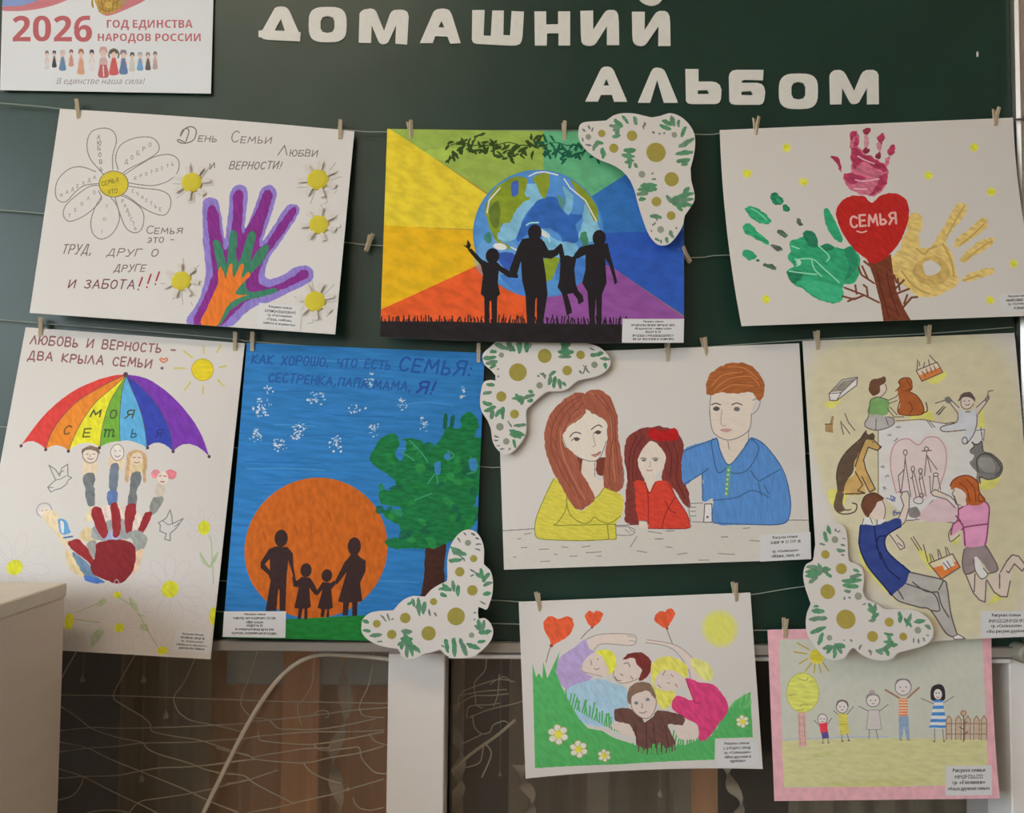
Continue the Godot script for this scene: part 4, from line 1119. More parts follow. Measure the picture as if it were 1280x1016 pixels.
	oval(57, 82, 37, 0.12, 1, 483, 93, 16.7, 4.7, 151)
	oval(57, 82, 37, 0.12, 1, 510, 71, 16.7, 4.7, 147)
	oval(57, 82, 37, 0.12, 1, 511, 85, 12.9, 4.7, 159)
	oval(57, 82, 37, 0.12, 1, 515, 70, 16.5, 4.7, 151)
	oval(57, 82, 37, 0.12, 1, 528, 50, 15.9, 4.7, 56)
	oval(57, 82, 37, 0.12, 1, 533, 49, 15.8, 4.7, 54)
	oval(57, 82, 37, 0.12, 1, 511, 81, 17.4, 4.7, 130)
	oval(57, 82, 37, 0.12, 1, 539, 22, 12.9, 4.7, 83)
	oval(57, 82, 37, 0.12, 1, 544, 52, 13.9, 4.7, 40)
	oval(57, 82, 37, 0.12, 1, 545, 90, 18.6, 4.7, 99)
	oval(57, 82, 37, 0.12, 1, 557, 48, 15.1, 4.7, 60)
	oval(57, 82, 37, 0.12, 1, 554, 59, 16.6, 4.7, 30)
	oval(57, 82, 37, 0.12, 1, 573, 20, 17.1, 4.7, -21)
	oval(57, 82, 37, 0.12, 1, 558, 25, 16.7, 4.7, 134)
	oval(57, 82, 37, 0.12, 1, 564, 40, 12.8, 4.7, 81)
	oval(57, 82, 37, 0.12, 1, 571, 28, 14.3, 4.7, 91)
	oval(57, 82, 37, 0.12, 1, 591, 55, 15.9, 4.7, 48)
	oval(57, 82, 37, 0.12, 1, 584, 56, 17.5, 4.7, -7)
	oval(29, 100, 79, 0.12, 1, 578, 50, 16.9, 4.7, 137)
	oval(29, 100, 79, 0.12, 1, 592, 28, 17.8, 4.7, 69)
	oval(29, 100, 79, 0.12, 1, 576, 44, 15.5, 4.7, 161)
	oval(29, 100, 79, 0.12, 1, 598, 70, 14.9, 4.7, 29)
	oval(29, 100, 79, 0.12, 1, 596, 85, 13.9, 4.7, 154)
	oval(29, 100, 79, 0.12, 1, 592, 87, 13.8, 4.7, 85)
	oval(29, 100, 79, 0.12, 1, 619, 54, 18.2, 4.7, 49)
	oval(29, 100, 79, 0.12, 1, 604, 84, 17.6, 4.7, 136)
	oval(29, 100, 79, 0.12, 1, 606, 79, 14.7, 4.7, 164)
	oval(29, 100, 79, 0.12, 1, 611, 94, 14.9, 4.7, 65)
	oval(29, 100, 79, 0.12, 1, 619, 29, 15.5, 4.7, 46)
	oval(29, 100, 79, 0.12, 1, 634, 87, 15.4, 4.7, 102)
	oval(29, 100, 79, 0.12, 1, 630, 81, 15.3, 4.7, 142)
	oval(29, 100, 79, 0.12, 1, 637, 75, 14.9, 4.7, 24)
	oval(29, 100, 79, 0.12, 1, 643, 59, 17.5, 4.7, 106)
	oval(29, 100, 79, 0.12, 1, 657, 86, 12.7, 4.7, 27)
	oval(29, 100, 79, 0.12, 1, 667, 71, 16.6, 4.7, 34)
	oval(29, 100, 79, 0.12, 1, 659, 108, 14.5, 4.7, 38)
	oval(29, 100, 79, 0.12, 1, 663, 62, 16.9, 4.7, 40)
	oval(29, 100, 79, 0.12, 1, 674, 77, 18.5, 4.7, -27)
	oval(29, 100, 79, 0.12, 1, 651, 66, 12.9, 4.7, 143)
	oval(29, 100, 79, 0.12, 1, 686, 81, 13.8, 4.7, 45)
	oval(29, 100, 79, 0.12, 1, 658, 90, 12.5, 4.7, 102)
	oval(29, 100, 79, 0.12, 1, 658, 100, 12.7, 4.7, 137)
	oval(29, 100, 79, 0.12, 1, 696, 94, 13.1, 4.7, -29)
	oval(29, 100, 79, 0.12, 1, 665, 112, 15.4, 4.7, 134)
	oval(29, 100, 79, 0.12, 1, 684, 91, 12.8, 4.7, 145)
	oval(29, 100, 79, 0.12, 1, 677, 82, 17.9, 4.7, 124)
	oval(29, 100, 79, 0.12, 1, 707, 62, 15, 4.7, 85)
	oval(29, 100, 79, 0.12, 1, 693, 55, 13, 4.7, 130)
	oval(29, 100, 79, 0.12, 1, 723, 54, 13.8, 4.7, 40)
	oval(29, 100, 79, 0.12, 1, 684, 84, 17.2, 4.7, 146)
	oval(29, 100, 79, 0.12, 1, 720, 54, 14.4, 4.7, 42)
	oval(29, 100, 79, 0.12, 1, 720, 97, 13.3, 4.7, 58)
	oval(29, 100, 79, 0.12, 1, 712, 91, 14.4, 4.7, 131)
	oval(29, 100, 79, 0.12, 1, 721, 55, 17.4, 4.7, 63)
	oval(29, 100, 79, 0.12, 1, 736, 79, 16.8, 4.7, 105)
	oval(29, 100, 79, 0.12, 1, 711, 57, 18, 4.7, 133)
	oval(29, 100, 79, 0.12, 1, 714, 84, 15.9, 4.7, 157)
	oval(29, 100, 79, 0.12, 1, 756, 70, 15.2, 4.7, 59)
	oval(29, 100, 79, 0.12, 1, 763, 67, 16.8, 4.7, 36)
	oval(29, 100, 79, 0.12, 1, 733, 79, 14.5, 4.7, 150)
	oval(29, 100, 79, 0.12, 1, 737, 34, 14.3, 4.7, 154)
	oval(29, 100, 79, 0.12, 1, 754, 62, 13.2, 4.7, -40)
	oval(29, 100, 79, 0.12, 1, 758, 66, 18.3, 4.7, 161)
	oval(29, 100, 79, 0.12, 1, 759, 33, 13.7, 4.7, 135)
	oval(29, 100, 79, 0.12, 1, 779, 51, 17, 4.7, -12)
	oval(29, 100, 79, 0.12, 1, 768, 86, 13.4, 4.7, 61)
	oval(29, 100, 79, 0.12, 1, 776, 73, 14.4, 4.7, 135)
	oval(29, 100, 79, 0.12, 1, 785, 72, 12.8, 4.7, 137)
	oval(29, 100, 79, 0.12, 1, 777, 51, 16.2, 4.7, 164)
	oval(29, 100, 79, 0.12, 1, 771, 94, 13.7, 4.7, 155)
	oval(29, 100, 79, 0.12, 1, 790, 107, 17.9, 4.7, 56)
	oval(29, 100, 79, 0.12, 1, 788, 59, 14.4, 4.7, 131)
	oval(29, 100, 79, 0.12, 1, 811, 96, 17.4, 4.7, 52)
	oval(29, 100, 79, 0.12, 1, 824, 86, 14.9, 4.7, 32)
	oval(29, 100, 79, 0.12, 1, 794, 94, 13, 4.7, 144)
	oval(29, 100, 79, 0.12, 1, 805, 93, 13.7, 4.7, 133)
	oval(29, 100, 79, 0.12, 1, 827, 75, 15.8, 4.7, 84)
	oval(29, 100, 79, 0.12, 1, 817, 63, 15.6, 4.7, 68)
	oval(29, 100, 79, 0.12, 1, 820, 65, 16.7, 4.7, 132)
	oval(29, 100, 79, 0.12, 1, 846, 71, 16.8, 4.7, -24)
	oval(29, 100, 79, 0.12, 1, 846, 103, 16.7, 4.7, -9)
	oval(29, 100, 79, 0.12, 1, 833, 91, 16.1, 4.7, 144)
	oval(29, 100, 79, 0.12, 1, 844, 93, 12.6, 4.7, 112)
	oval(29, 100, 79, 0.12, 1, 856, 108, 18.4, 4.7, 82)
	stroke(57, 82, 37, 3.6, 1, [[239,59,280,48,327,60], [327,58,368,57,414,59], [414,56,455,45,501,57], [501,55,543,55,589,56]])
	stroke(29, 100, 79, 3.6, 1, [[589,54,630,43,676,55], [676,53,717,52,764,54], [764,52,804,41,851,53]])
	fill(41, 36, 40, 0.12, 1, 0, [-27,738,262,726,566,725,896,726,1142,728,1142,833,367,827,-24,824])
	stroke(41, 36, 40, 4.7, 0, [[0,749,5,718], [8,748,2,733], [19,748,16,729], [31,747,32,723], [37,747,30,714], [44,746,47,719], [57,746,58,718], [64,745,63,714], [72,745,68,716], [81,745,86,723], [91,744,86,711], [95,744,98,725], [102,744,107,709], [112,743,107,721], [122,743,123,720], [130,742,128,712], [138,742,138,711], [146,742,140,725], [154,741,152,709], [162,741,162,717], [172,740,168,707], [182,740,179,706], [192,740,186,715], [195,739,189,714], [205,739,210,722], [215,739,218,721], [219,738,221,705], [230,738,227,719], [240,738,238,709], [249,737,244,721], [256,737,257,720], [267,737,264,718], [271,736,267,705], [284,736,290,716], [288,736,293,710], [295,736,301,720], [304,735,296,708], [314,735,316,710], [326,735,327,699], [333,734,340,714], [338,734,334,702], [350,734,352,714], [354,734,347,707], [367,733,360,707], [371,733,377,703], [383,733,377,718], [390,733,388,701], [400,732,404,702], [406,732,400,699], [417,732,411,714], [420,732,420,716], [434,731,427,716], [438,731,441,696], [448,731,454,708], [458,731,457,696], [462,731,466,706], [475,730,481,709], [482,730,482,699], [489,730,492,712], [500,730,498,713], [503,730,507,698], [513,730,510,698], [525,729,518,702], [530,729,525,697], [538,729,531,707], [549,729,552,695], [557,729,549,702], [562,729,563,709], [572,728,569,703], [580,728,573,701], [589,728,582,710], [594,728,589,706], [604,728,599,699], [616,728,621,704], [620,728,614,701], [629,727,634,704], [638,727,643,712], [644,727,636,692], [654,727,650,706], [660,727,652,696], [669,727,672,697], [678,727,682,697], [688,727,693,708], [696,727,694,694], [701,727,707,703], [711,727,711,704], [719,726,717,709], [729,726,731,704], [734,726,729,704], [742,726,742,708], [752,726,750,700], [758,726,751,703], [770,726,763,706], [775,726,780,699], [785,726,789,701], [792,726,786,696], [799,726,795,694], [812,726,814,703], [820,726,826,708], [827,726,828,709], [834,726,828,700], [844,726,845,705], [852,726,845,699], [858,726,858,700], [868,726,868,705], [876,726,879,703], [881,726,883,697], [892,726,892,708], [902,726,904,696], [907,726,904,700]])
	oval(41, 36, 40, 0.05, 1, 409, 474, 25.5, 29.1, -1)
	oval(41, 36, 40, 0.05, 1, 563, 383, 25.5, 31.1, -1)
	oval(41, 36, 40, 0.05, 1, 684, 490, 25.3, 22.8, -1)
	oval(41, 36, 40, 0.05, 1, 801, 401, 24.3, 31.2, 0)
	fill(41, 36, 40, 0.05, 1, 0, [316,452,329,448,371,489,392,499,428,498,444,513,480,533,506,543,506,555,470,554,434,529,432,576,442,617,432,628,433,728,415,729,410,644,404,644,405,729,389,729,383,629,370,619,376,546,367,510,330,469])
	fill(41, 36, 40, 0.05, 1, 0, [296,433,311,438,315,414,328,435,322,454])
	fill(41, 36, 40, 0.05, 1, 0, [547,402,517,408,502,439,488,481,474,523,475,549,501,545,515,491,521,563,535,615,544,729,572,730,572,637,578,625,579,730,602,728,616,614,608,541,596,477,626,481,651,466,668,431,660,421,635,447,615,448,599,417,583,404])
	fill(41, 36, 40, 0.05, 1, 0, [660,426,654,458,661,489,658,561,652,587,668,610,679,649,688,694,708,682,703,659,689,613,709,609,725,630,731,652,749,639,745,617,729,602,719,576,712,519,719,478,748,443,736,431,706,472,676,473,668,437])
	fill(41, 36, 40, 0.05, 1, 0, [786,423,761,427,731,436,711,462,720,480,752,464,753,519,742,571,762,604,772,726,789,728,793,622,799,728,815,728,815,612,831,570,824,477,838,497,854,549,861,577,870,568,858,518,842,461,832,419,817,423])


func draw_handprint_heart():
	grain(30, 0.02, 0.05)
	oval(247, 247, 150, 0.05, 0.35, 247, 82, 20.6, 19.6, 3)
	oval(244, 247, 77, 0.12, 1, 247, 82, 13.1, 13.7, 3)
	oval(247, 247, 150, 0.05, 0.35, 947, 119, 20.6, 20.8, 3)
	oval(244, 247, 77, 0.12, 1, 947, 119, 13.1, 14.6, 3)
	oval(247, 247, 150, 0.05, 0.35, 95, 173, 20.6, 19.3, 4)
	oval(244, 247, 77, 0.12, 1, 95, 173, 13.1, 13.5, 4)
	oval(247, 247, 150, 0.05, 0.35, 302, 218, 20.5, 19.5, 4)
	oval(244, 247, 77, 0.12, 1, 302, 218, 13, 13.7, 4)
	oval(247, 247, 150, 0.05, 0.35, 768, 223, 20.5, 20, 4)
	oval(244, 247, 77, 0.12, 1, 768, 223, 13, 14, 4)
	oval(247, 247, 150, 0.05, 0.35, 994, 303, 20.5, 19.7, 4)
	oval(244, 247, 77, 0.12, 1, 994, 303, 13, 13.8, 4)
	oval(247, 247, 150, 0.05, 0.35, 107, 660, 20.1, 19.5, 3)
	oval(244, 247, 77, 0.12, 1, 107, 660, 12.8, 13.7, 3)
	oval(247, 247, 150, 0.05, 0.35, 921, 701, 20, 17.9, 2)
	oval(244, 247, 77, 0.12, 1, 921, 701, 12.7, 12.5, 2)
	oval(247, 247, 150, 0.05, 0.35, 1034, 577, 20.2, 18.2, 3)
	oval(244, 247, 77, 0.12, 1, 1034, 577, 12.8, 12.7, 3)
	fill(224, 124, 153, 0.2, 1, 1, [486,37,500,25,516,38,516,89,499,100,484,87])
	fill(191, 66, 104, 0.25, 1, 1, [487,37,498,27,511,38,501,53,491,62])
	fill(191, 66, 104, 0.2, 1, 1, [505,58,516,64,513,94,499,98])
	oval(156, 51, 77, 0.2, 1, 549, 28, 13.1, 15.4, 3)
	oval(224, 124, 153, 0.25, 0.6, 547, 68, 9.3, 30.4, 3)
	oval(150, 51, 77, 0.2, 1, 545, 107, 12.1, 12.1, 3)
	oval(191, 66, 104, 0.25, 1, 601, 65, 12.2, 25.5, 3)
	oval(224, 124, 153, 0.2, 0.7, 592, 98, 9.3, 20.3, 3)
	oval(156, 57, 83, 0.2, 1, 588, 131, 12.1, 14.1, 3)
	oval(191, 66, 104, 0.25, 1, 636, 114, 14, 22.3, 23)
	oval(224, 124, 153, 0.3, 1, 619, 158, 9.3, 22.1, 19)
	fill(191, 66, 104, 0.25, 1, 1, [411,126,430,124,445,147,449,185,439,176,426,146])
	fill(224, 124, 153, 0.2, 1, 1, [487,103,516,92,544,123,580,145,609,165,620,196,612,245,581,278,545,290,497,275,463,243,453,203,482,187])
	fill(191, 66, 104, 0.25, 1, 1, [487,108,508,94,535,125,580,148,611,170,614,196,586,189,551,162,523,155,494,178])
	fill(191, 66, 104, 0.2, 1, 1, [455,203,493,196,537,220,509,224,489,237,466,231])
	fill(191, 66, 104, 0.2, 1, 1, [585,214,618,206,610,240,569,277,540,288,572,252])
	stroke(247, 208, 224, 5, 1, [[495,223,527,230,584,224]])
	stroke(247, 208, 224, 5, 0, [[487,257,534,262]])
	stroke(247, 208, 224, 5, 1, [[511,129,533,145,570,163]])
	oval(44, 138, 104, 0.3, 1, 196, 278, 27.9, 19.4, 44)
	oval(59, 182, 131, 0.05, 1, 205, 286, 13, 7.7, 44)
	oval(44, 138, 104, 0.2, 1, 228, 315, 14.9, 12.6, 44)
	oval(97, 118, 107, 0.3, 1, 273, 374, 18.5, 9.7, 42)
	fill(59, 182, 131, 0.2, 1, 1, [76,309,99,299,132,315,167,358,158,374,127,365,92,339])
	stroke(162, 239, 205, 3.6, 1, [[100,308,130,330,151,356]])
	oval(97, 124, 111, 0.3, 1, 203, 411, 23.1, 10.6, 39)
	fill(59, 182, 131, 0.2, 1, 1, [60,374,85,366,114,397,148,440,137,448,97,422,67,400])
	oval(103, 121, 113, 0.3, 1, 176, 465, 24.9, 8.7, 26)
	oval(59, 182, 131, 0.15, 1, 72, 486, 25.9, 19.4, 29)
	oval(44, 138, 104, 0.05, 1, 100, 509, 7.4, 4.9, 4)
	oval(91, 124, 107, 0.3, 1, 140, 535, 25.8, 9.7, 22)
	fill(59, 182, 131, 0.08, 1, 1, [366,336,381,327,401,368,422,438,416,459,392,444,370,395])
	fill(59, 182, 131, 0.14, 1, 1, [229,443,273,431,284,413,313,410,332,440,328,469,362,461,388,473,423,484,452,477,474,516,467,572,439,613,396,625,385,672,352,687,300,672,252,632,211,601,200,557,230,539,211,509,224,481])
	fill(44, 138, 104, 0.15, 1, 1, [279,415,313,410,332,442,323,473,296,467])
	fill(44, 138, 104, 0.15, 1, 1, [342,470,371,464,387,482,348,489])
	fill(44, 138, 104, 0.15, 1, 1, [204,557,263,565,229,602,207,596])
	fill(44, 138, 104, 0.1, 0.6, 1, [423,489,460,487,463,553,404,607,431,551])
	fill(73, 202, 150, 0.08, 1, 1, [244,598,303,601,390,630,376,681,301,668])
	stroke(162, 239, 205, 5.4, 1, [[238,516,271,513,307,520,338,555,385,610], [298,515,302,553,325,583], [209,557,262,568,308,575], [239,511,255,526,239,540], [333,469,364,509,352,528]])
	stroke(162, 239, 205, 5.4, 0, [[232,462,258,474]])
	oval(197, 247, 236, 0.05, 1, 249, 526, 9.2, 11.6, 4)
	oval(244, 216, 136, 0.12, 1, 696, 407, 29.5, 43, 16)
	fill(244, 216, 136, 0.1, 1, 1, [660,438,699,436,700,493,634,498])
	fill(244, 216, 136, 0.14, 1, 1, [762,478,803,423,850,354,875,337,898,353,887,386,828,444,781,509])
	fill(244, 216, 136, 0.13, 1, 1, [585,542,614,511,645,489,690,495,736,500,768,473,798,489,814,528,818,583,820,629,790,655,721,678,666,678,635,649,604,618,581,584])
	fill(217, 182, 107, 0.12, 0.7, 1, [663,574,701,544,749,533,782,554,798,591,767,631,711,637,669,616])
	fill(233, 230, 226, 0.02, 1, 1, [703,560,737,547,765,575,748,596,709,601])
	stroke(217, 182, 107, 7.2, 1, [[689,501,714,522,735,506,764,497], [788,489,807,546,808,610], [620,581,655,639,705,669]])
	fill(244, 216, 136, 0.14, 1, 1, [828,501,842,473,894,439,946,404,967,415,954,443,897,477,841,507])
	fill(244, 216, 136, 0.14, 1, 1, [843,548,882,513,933,484,971,477,980,491,946,517,895,542,855,562])
	fill(244, 216, 136, 0.14, 1, 1, [832,628,855,608,904,593,952,586,957,605,908,621,859,631])
	stroke(217, 182, 107, 5.4, 1, [[852,497,909,459,952,424], [861,554,928,511,969,491]])
	stroke(217, 182, 107, 5.4, 0, [[842,626,901,611]])
	stroke(217, 182, 107, 5.4, 1, [[807,462,853,398,887,352]])
	stroke(132, 78, 55, 7.2, 0, [[516,692,467,662,400,630], [467,662,428,676,387,662], [441,656,442,623], [480,665,482,634,472,624], [429,672,404,682], [512,620,472,587,465,558], [492,602,479,554], [529,576,489,536], [585,644,623,614], [581,664,635,647], [600,650,601,608], [599,714,638,679,659,678], [606,701,624,669], [594,622,590,594]])
	fill(134, 71, 50, 0.15, 1, 0, [500,518,535,539,592,516,588,579,588,654,602,719,618,762,518,761,521,697,515,603])
	stroke(103, 54, 40, 4.3, 1, [[529,576,535,670,540,753], [565,578,565,653,578,745]])
	grain(60, 0.02, 0.08)
	fill(205, 46, 42, 0.1, 1, 1, [549,317,522,290,475,285,431,307,411,349,420,407,452,477,492,522,525,546,585,518,640,460,676,386,680,328,656,293,615,283,577,294])
	stroke(247, 196, 187, 8.2, 1, [[485,370,474,364,464,372,461,389,466,403,477,405,483,399]])
	stroke(247, 196, 187, 8.2, 0, [[517,361,496,361,494,403,515,402], [495,382,513,382], [526,404,533,363,544,391,557,362,559,403], [573,362,571,401,585,400,592,393,586,383,572,383], [628,401,630,360,614,360,606,369,611,380,629,381], [617,381,603,402]])
	stroke(247, 196, 187, 5.7, 1, [[480,421,496,427,515,423]])


func draw_umbrella():
	stroke(153, 102, 111, 5.4, 0, [[28,58,41,29,51,58], [61,27,61,58], [61,43,71,43]])
	stroke(153, 102, 111, 5.4, 1, [[81,27,74,33,71,43,73,52,81,58,89,52,91,43,89,33,81,27]])
	stroke(153, 102, 111, 5.4, 0, [[121,27,101,27,100,58,116,58,121,53,121,47,116,42,100,42]])
	stroke(153, 102, 111, 5.4, 1, [[142,26,134,30,131,42,134,53,141,58,149,53,152,42,149,30,142,26]])
	stroke(153, 102, 111, 5.4, 0, [[162,26,162,58,177,58,183,53,181,45,176,41,162,41], [162,26,176,26,180,31,179,37,176,41], [193,30,192,58,204,58,210,53,205,46,193,46], [247,26,246,57,268,26,267,57], [305,25,304,57,320,57,325,52,324,44,319,40,305,40], [305,25,319,25,323,30,322,36,319,40], [353,24,336,24,335,57,352,57], [335,41,350,41], [362,57,363,28,377,28,383,33,382,40,377,43,363,43], [393,27,392,57], [412,27,411,57], [393,42,412,42]])
	stroke(153, 102, 111, 5.4, 1, [[433,26,425,31,421,41,424,52,431,56,439,52,442,41,440,30,433,26], [472,31,463,26,455,32,452,45,457,56,465,57,471,53]])
	stroke(153, 102, 111, 5.4, 0, [[482,28,503,27], [492,27,491,57], [513,25,511,56,523,56,529,50,524,42,512,42], [568,44,584,44], [30,122,31,114,35,114,43,85,50,85,52,114,56,114,56,122], [34,114,52,114], [67,85,67,114,83,114,88,110,87,102,81,99,67,99], [67,85,81,85,86,89,85,95,81,99], [98,115,111,84,123,115], [104,104,118,104], [161,86,161,115], [181,86,161,102,182,115], [192,116,193,87,207,87,213,92,212,99,207,102,193,102], [223,87,223,116,235,116,240,110,236,103,223,103], [250,87,249,116], [259,115,272,86,282,115], [292,116,306,83,317,116], [298,104,312,104]])
	stroke(153, 102, 111, 5.4, 1, [[375,91,366,86,358,92,355,104,360,114,369,116,374,111]])
	stroke(153, 102, 111, 5.4, 0, [[403,83,385,83,384,115,402,115], [385,99,400,99], [412,114,417,82,426,105,438,82,440,114], [451,84,450,114,462,114,468,108,463,101,451,101], [479,85,478,116,501,85,499,116]])
	stroke(226, 138, 94, 5.4, 1, [[546,92,531,83,534,77,545,81,554,75,559,82,546,92]])
	oval(125, 93, 105, 0.05, 1, 543, 113, 6.1, 5.2, -4)
	oval(247, 227, 54, 0.06, 1, 697, 108, 41.1, 39.6, -4)
	stroke(214, 189, 60, 3.2, 1, [[738,105,736,122,727,137,711,145,693,147,676,140,663,127,656,111,658,93,668,79,683,70,702,69,719,75,732,88,738,105]])
	stroke(226, 213, 128, 6.5, 0, [[588,110,630,107], [618,45,651,65], [690,21,695,47], [757,13,744,40], [761,94,785,87], [760,140,786,163], [706,167,710,195], [657,156,640,185]])
	grain(60, 0.02, 0.05)
	fill(234, 77, 73, 0.09, 1, 0, [64,425,72,412,83,391,95,369,108,346,124,321,142,297,163,273,188,248,212,227,237,209,263,194,288,182,312,170,337,161,359,154,379,149,398,147,411,146,411,147,407,148,401,151,390,157,371,167,346,181,321,198,292,217,261,241,234,266,211,294,190,327,175,357,166,386,160,415,157,434,141,422,125,414,106,408,88,410,76,416])
	fill(247, 152, 57, 0.09, 1, 0, [157,434,160,415,166,386,175,357,190,327,211,294,234,266,261,241,292,217,321,198,346,181,371,167,390,157,401,151,407,148,411,147,411,148,411,149,410,151,405,157,395,167,381,182,366,198,348,216,327,237,308,261,292,289,276,321,264,351,254,382,247,413,242,434,228,425,214,420,197,417,180,420,169,426])
	fill(247, 243, 62, 0.09, 1, 0, [242,434,247,413,254,382,264,351,276,321,292,289,308,261,327,237,348,216,366,198,381,182,395,167,405,157,410,151,411,149,411,148,411,150,411,151,409,154,407,159,402,169,395,182,388,197,380,214,371,234,364,257,358,285,354,317,352,345,352,372,354,397,355,414,336,406,318,401,294,402,272,409,257,419])
	fill(127, 190, 73, 0.09, 1, 0, [355,414,354,397,352,372,352,345,354,317,358,285,364,257,371,234,380,214,388,197,395,182,402,169,407,159,409,154,411,151,411,150,412,155,410,163,408,175,406,188,405,203,406,221,406,240,408,262,409,287,412,312,416,340,422,368,425,388,414,389,403,391,389,395,375,401,365,407])
	fill(105, 190, 243, 0.09, 1, 0, [425,388,422,368,416,340,412,312,409,287,408,262,406,240,406,221,405,203,406,188,408,175,410,163,412,155,415,155,420,163,428,175,436,190,447,208,460,228,472,250,483,272,494,296,504,321,513,350,522,382,527,404,508,396,491,390,469,385,450,383,437,385])
	fill(64, 81, 192, 0.09, 1, 0, [527,404,522,382,513,350,504,321,494,296,483,272,472,250,460,228,447,208,436,190,428,175,420,163,415,155,416,153,429,160,449,170,470,184,491,201,516,222,539,245,560,271,582,300,599,329,611,359,619,390,624,411,606,397,589,388,569,383,550,386,538,393])
	fill(134, 68, 192, 0.09, 1, 0, [624,411,619,390,611,359,599,329,582,300,560,271,539,245,516,222,491,201,470,184,449,170,429,160,416,153,415,146,425,146,440,147,457,148,473,151,491,155,512,163,537,176,567,193,594,212,621,233,648,257,671,280,691,302,709,326,725,349,739,375,751,401,759,419,735,400,712,387,684,380,658,383,640,394])
	stroke(102, 87, 94, 2.2, 1, [[157,434,175,357,234,266,321,198,390,157,411,147], [242,434,264,351,308,261,366,198,405,157,411,148], [355,414,352,345,364,257,388,197,407,159,411,150], [425,388,412,312,406,240,406,188,412,155], [527,404,504,321,472,250,436,190,415,155], [624,411,599,329,539,245,470,184,416,153]])
	oval(91, 70, 83, 0.05, 1, 65, 428, 5.9, 5.9, -4)
	oval(91, 70, 83, 0.05, 1, 158, 436, 5.9, 5.8, -4)
	oval(91, 70, 83, 0.05, 1, 242, 436, 5.9, 5.8, -4)
	oval(91, 70, 83, 0.05, 1, 353, 417, 5.9, 5.8, -4)
	oval(91, 70, 83, 0.05, 1, 529, 405, 5.9, 5.8, -4)
	oval(91, 70, 83, 0.05, 1, 625, 412, 5.9, 5.8, -4)
	oval(91, 70, 83, 0.05, 1, 760, 421, 5.9, 5.8, -4)
	oval(97, 76, 83, 0.05, 1, 409, 146, 9, 9.6, -4)
	stroke(86, 95, 65, 5.4, 0, [[301,307,311,282,320,299,338,280,336,305]])
	stroke(86, 95, 65, 5, 1, [[387,277,378,282,375,293,377,303,385,307,394,302,397,291,395,281,387,277]])
	stroke(86, 95, 65, 5.4, 0, [[457,302,462,273,444,274,436,281,440,289,459,288], [446,289,431,304]])
	stroke(125, 87, 60, 5.4, 1, [[240,349,231,345,220,352,215,364,218,374,228,374,235,370]])
	stroke(114, 115, 54, 5.4, 0, [[312,350,288,352,287,381,311,379], [288,366,308,365]])
	stroke(69, 104, 60, 5.4, 0, [[361,351,366,348,366,376], [367,354,376,348,381,351,380,375], [381,353,390,347,396,350,395,374,402,370]])
	stroke(58, 110, 151, 5.4, 0, [[465,342,463,371,476,370,482,363,477,357,464,357]])
	stroke(52, 64, 140, 5.4, 0, [[571,365,576,335,563,336,556,343,559,350,574,350], [564,351,552,366]])
	fill(246, 227, 197, 0.08, 1, 1, [305,467,347,465,356,514,315,517])
	fill(246, 227, 197, 0.08, 1, 1, [395,446,445,443,448,489,407,499])
	fill(239, 218, 174, 0.08, 1, 1, [463,457,533,452,530,491,478,510])
	fill(247, 229, 220, 0.1, 1, 1, [396,635,425,621,519,631,567,705,502,732,424,722])
	fill(247, 229, 192, 0.1, 1, 1, [345,650,364,625,379,671,342,681])
	fill(237, 218, 174, 0.1, 1, 1, [330,728,353,703,387,724,384,755,341,752])
	fill(175, 181, 184, 0.12, 1, 1, [376,702,440,671,486,671,517,731,390,747])
	fill(186, 201, 238, 0.12, 1, 1, [428,718,461,708,472,738,428,745])
	fill(127, 134, 138, 0.12, 1, 1, [311,517,348,511,353,555,322,560])
	fill(127, 134, 138, 0.12, 1, 1, [325,563,354,558,368,619,343,625])
	fill(167, 56, 62, 0.1, 1, 1, [359,641,388,630,411,669,431,723,413,739,384,703])
	fill(127, 140, 157, 0.1, 1, 1, [403,483,430,471,439,528,437,571,414,570])
	fill(108, 136, 192, 0.1, 1, 1, [409,573,441,570,444,614,415,617])
	fill(167, 56, 62, 0.1, 1, 1, [425,621,447,611,468,665,474,720,453,734,437,675])
	fill(127, 134, 138, 0.12, 1, 1, [484,506,513,492,522,530,512,562,516,612,488,619,486,563])
	fill(167, 56, 62, 0.1, 1, 1, [481,622,513,610,520,638,513,693,509,719,489,705])
	fill(226, 215, 200, 0.08, 1, 1, [582,530,609,524,611,575,581,579])
	fill(153, 159, 154, 0.12, 1, 1, [574,585,610,577,605,610,582,644,567,629])
	fill(167, 56, 62, 0.1, 1, 1, [551,644,578,638,571,675,553,715,537,724,538,691])
	oval(247, 235, 223, 0.05, 1, 324, 443, 27.9, 30.9, -4)
	stroke(147, 121, 111, 3.2, 1, [[352,441,351,455,345,466,335,472,323,473,311,468,301,458,296,445,297,431,303,420,313,414,326,413,338,418,347,428,352,441]])
	fill(142, 121, 105, 0.1, 1, 1, [292,441,297,422,323,414,348,418,357,437,333,427,310,429])
	stroke(147, 121, 111, 2.9, 0, [[308,443,316,441], [332,441,341,439], [316,457,327,461,338,456], [324,443,324,451]])
	oval(247, 243, 238, 0.05, 1, 421, 429, 24.1, 29.4, -4)
	stroke(170, 144, 134, 2.9, 1, [[445,427,445,440,440,451,431,457,420,458,410,453,402,443,397,431,398,418,403,407,412,401,422,400,433,405,441,415,445,427]])
	stroke(170, 138, 128, 2.9, 0, [[410,425,416,423], [427,422,433,424], [414,441,424,446,434,439]])
	fill(220, 184, 140, 0.12, 1, 1, [459,457,459,430,488,415,525,426,534,452,538,525,528,522,518,446,491,432,473,449,475,526,464,526])
	oval(247, 229, 207, 0.05, 1, 495, 447, 21.7, 23.2, -4)
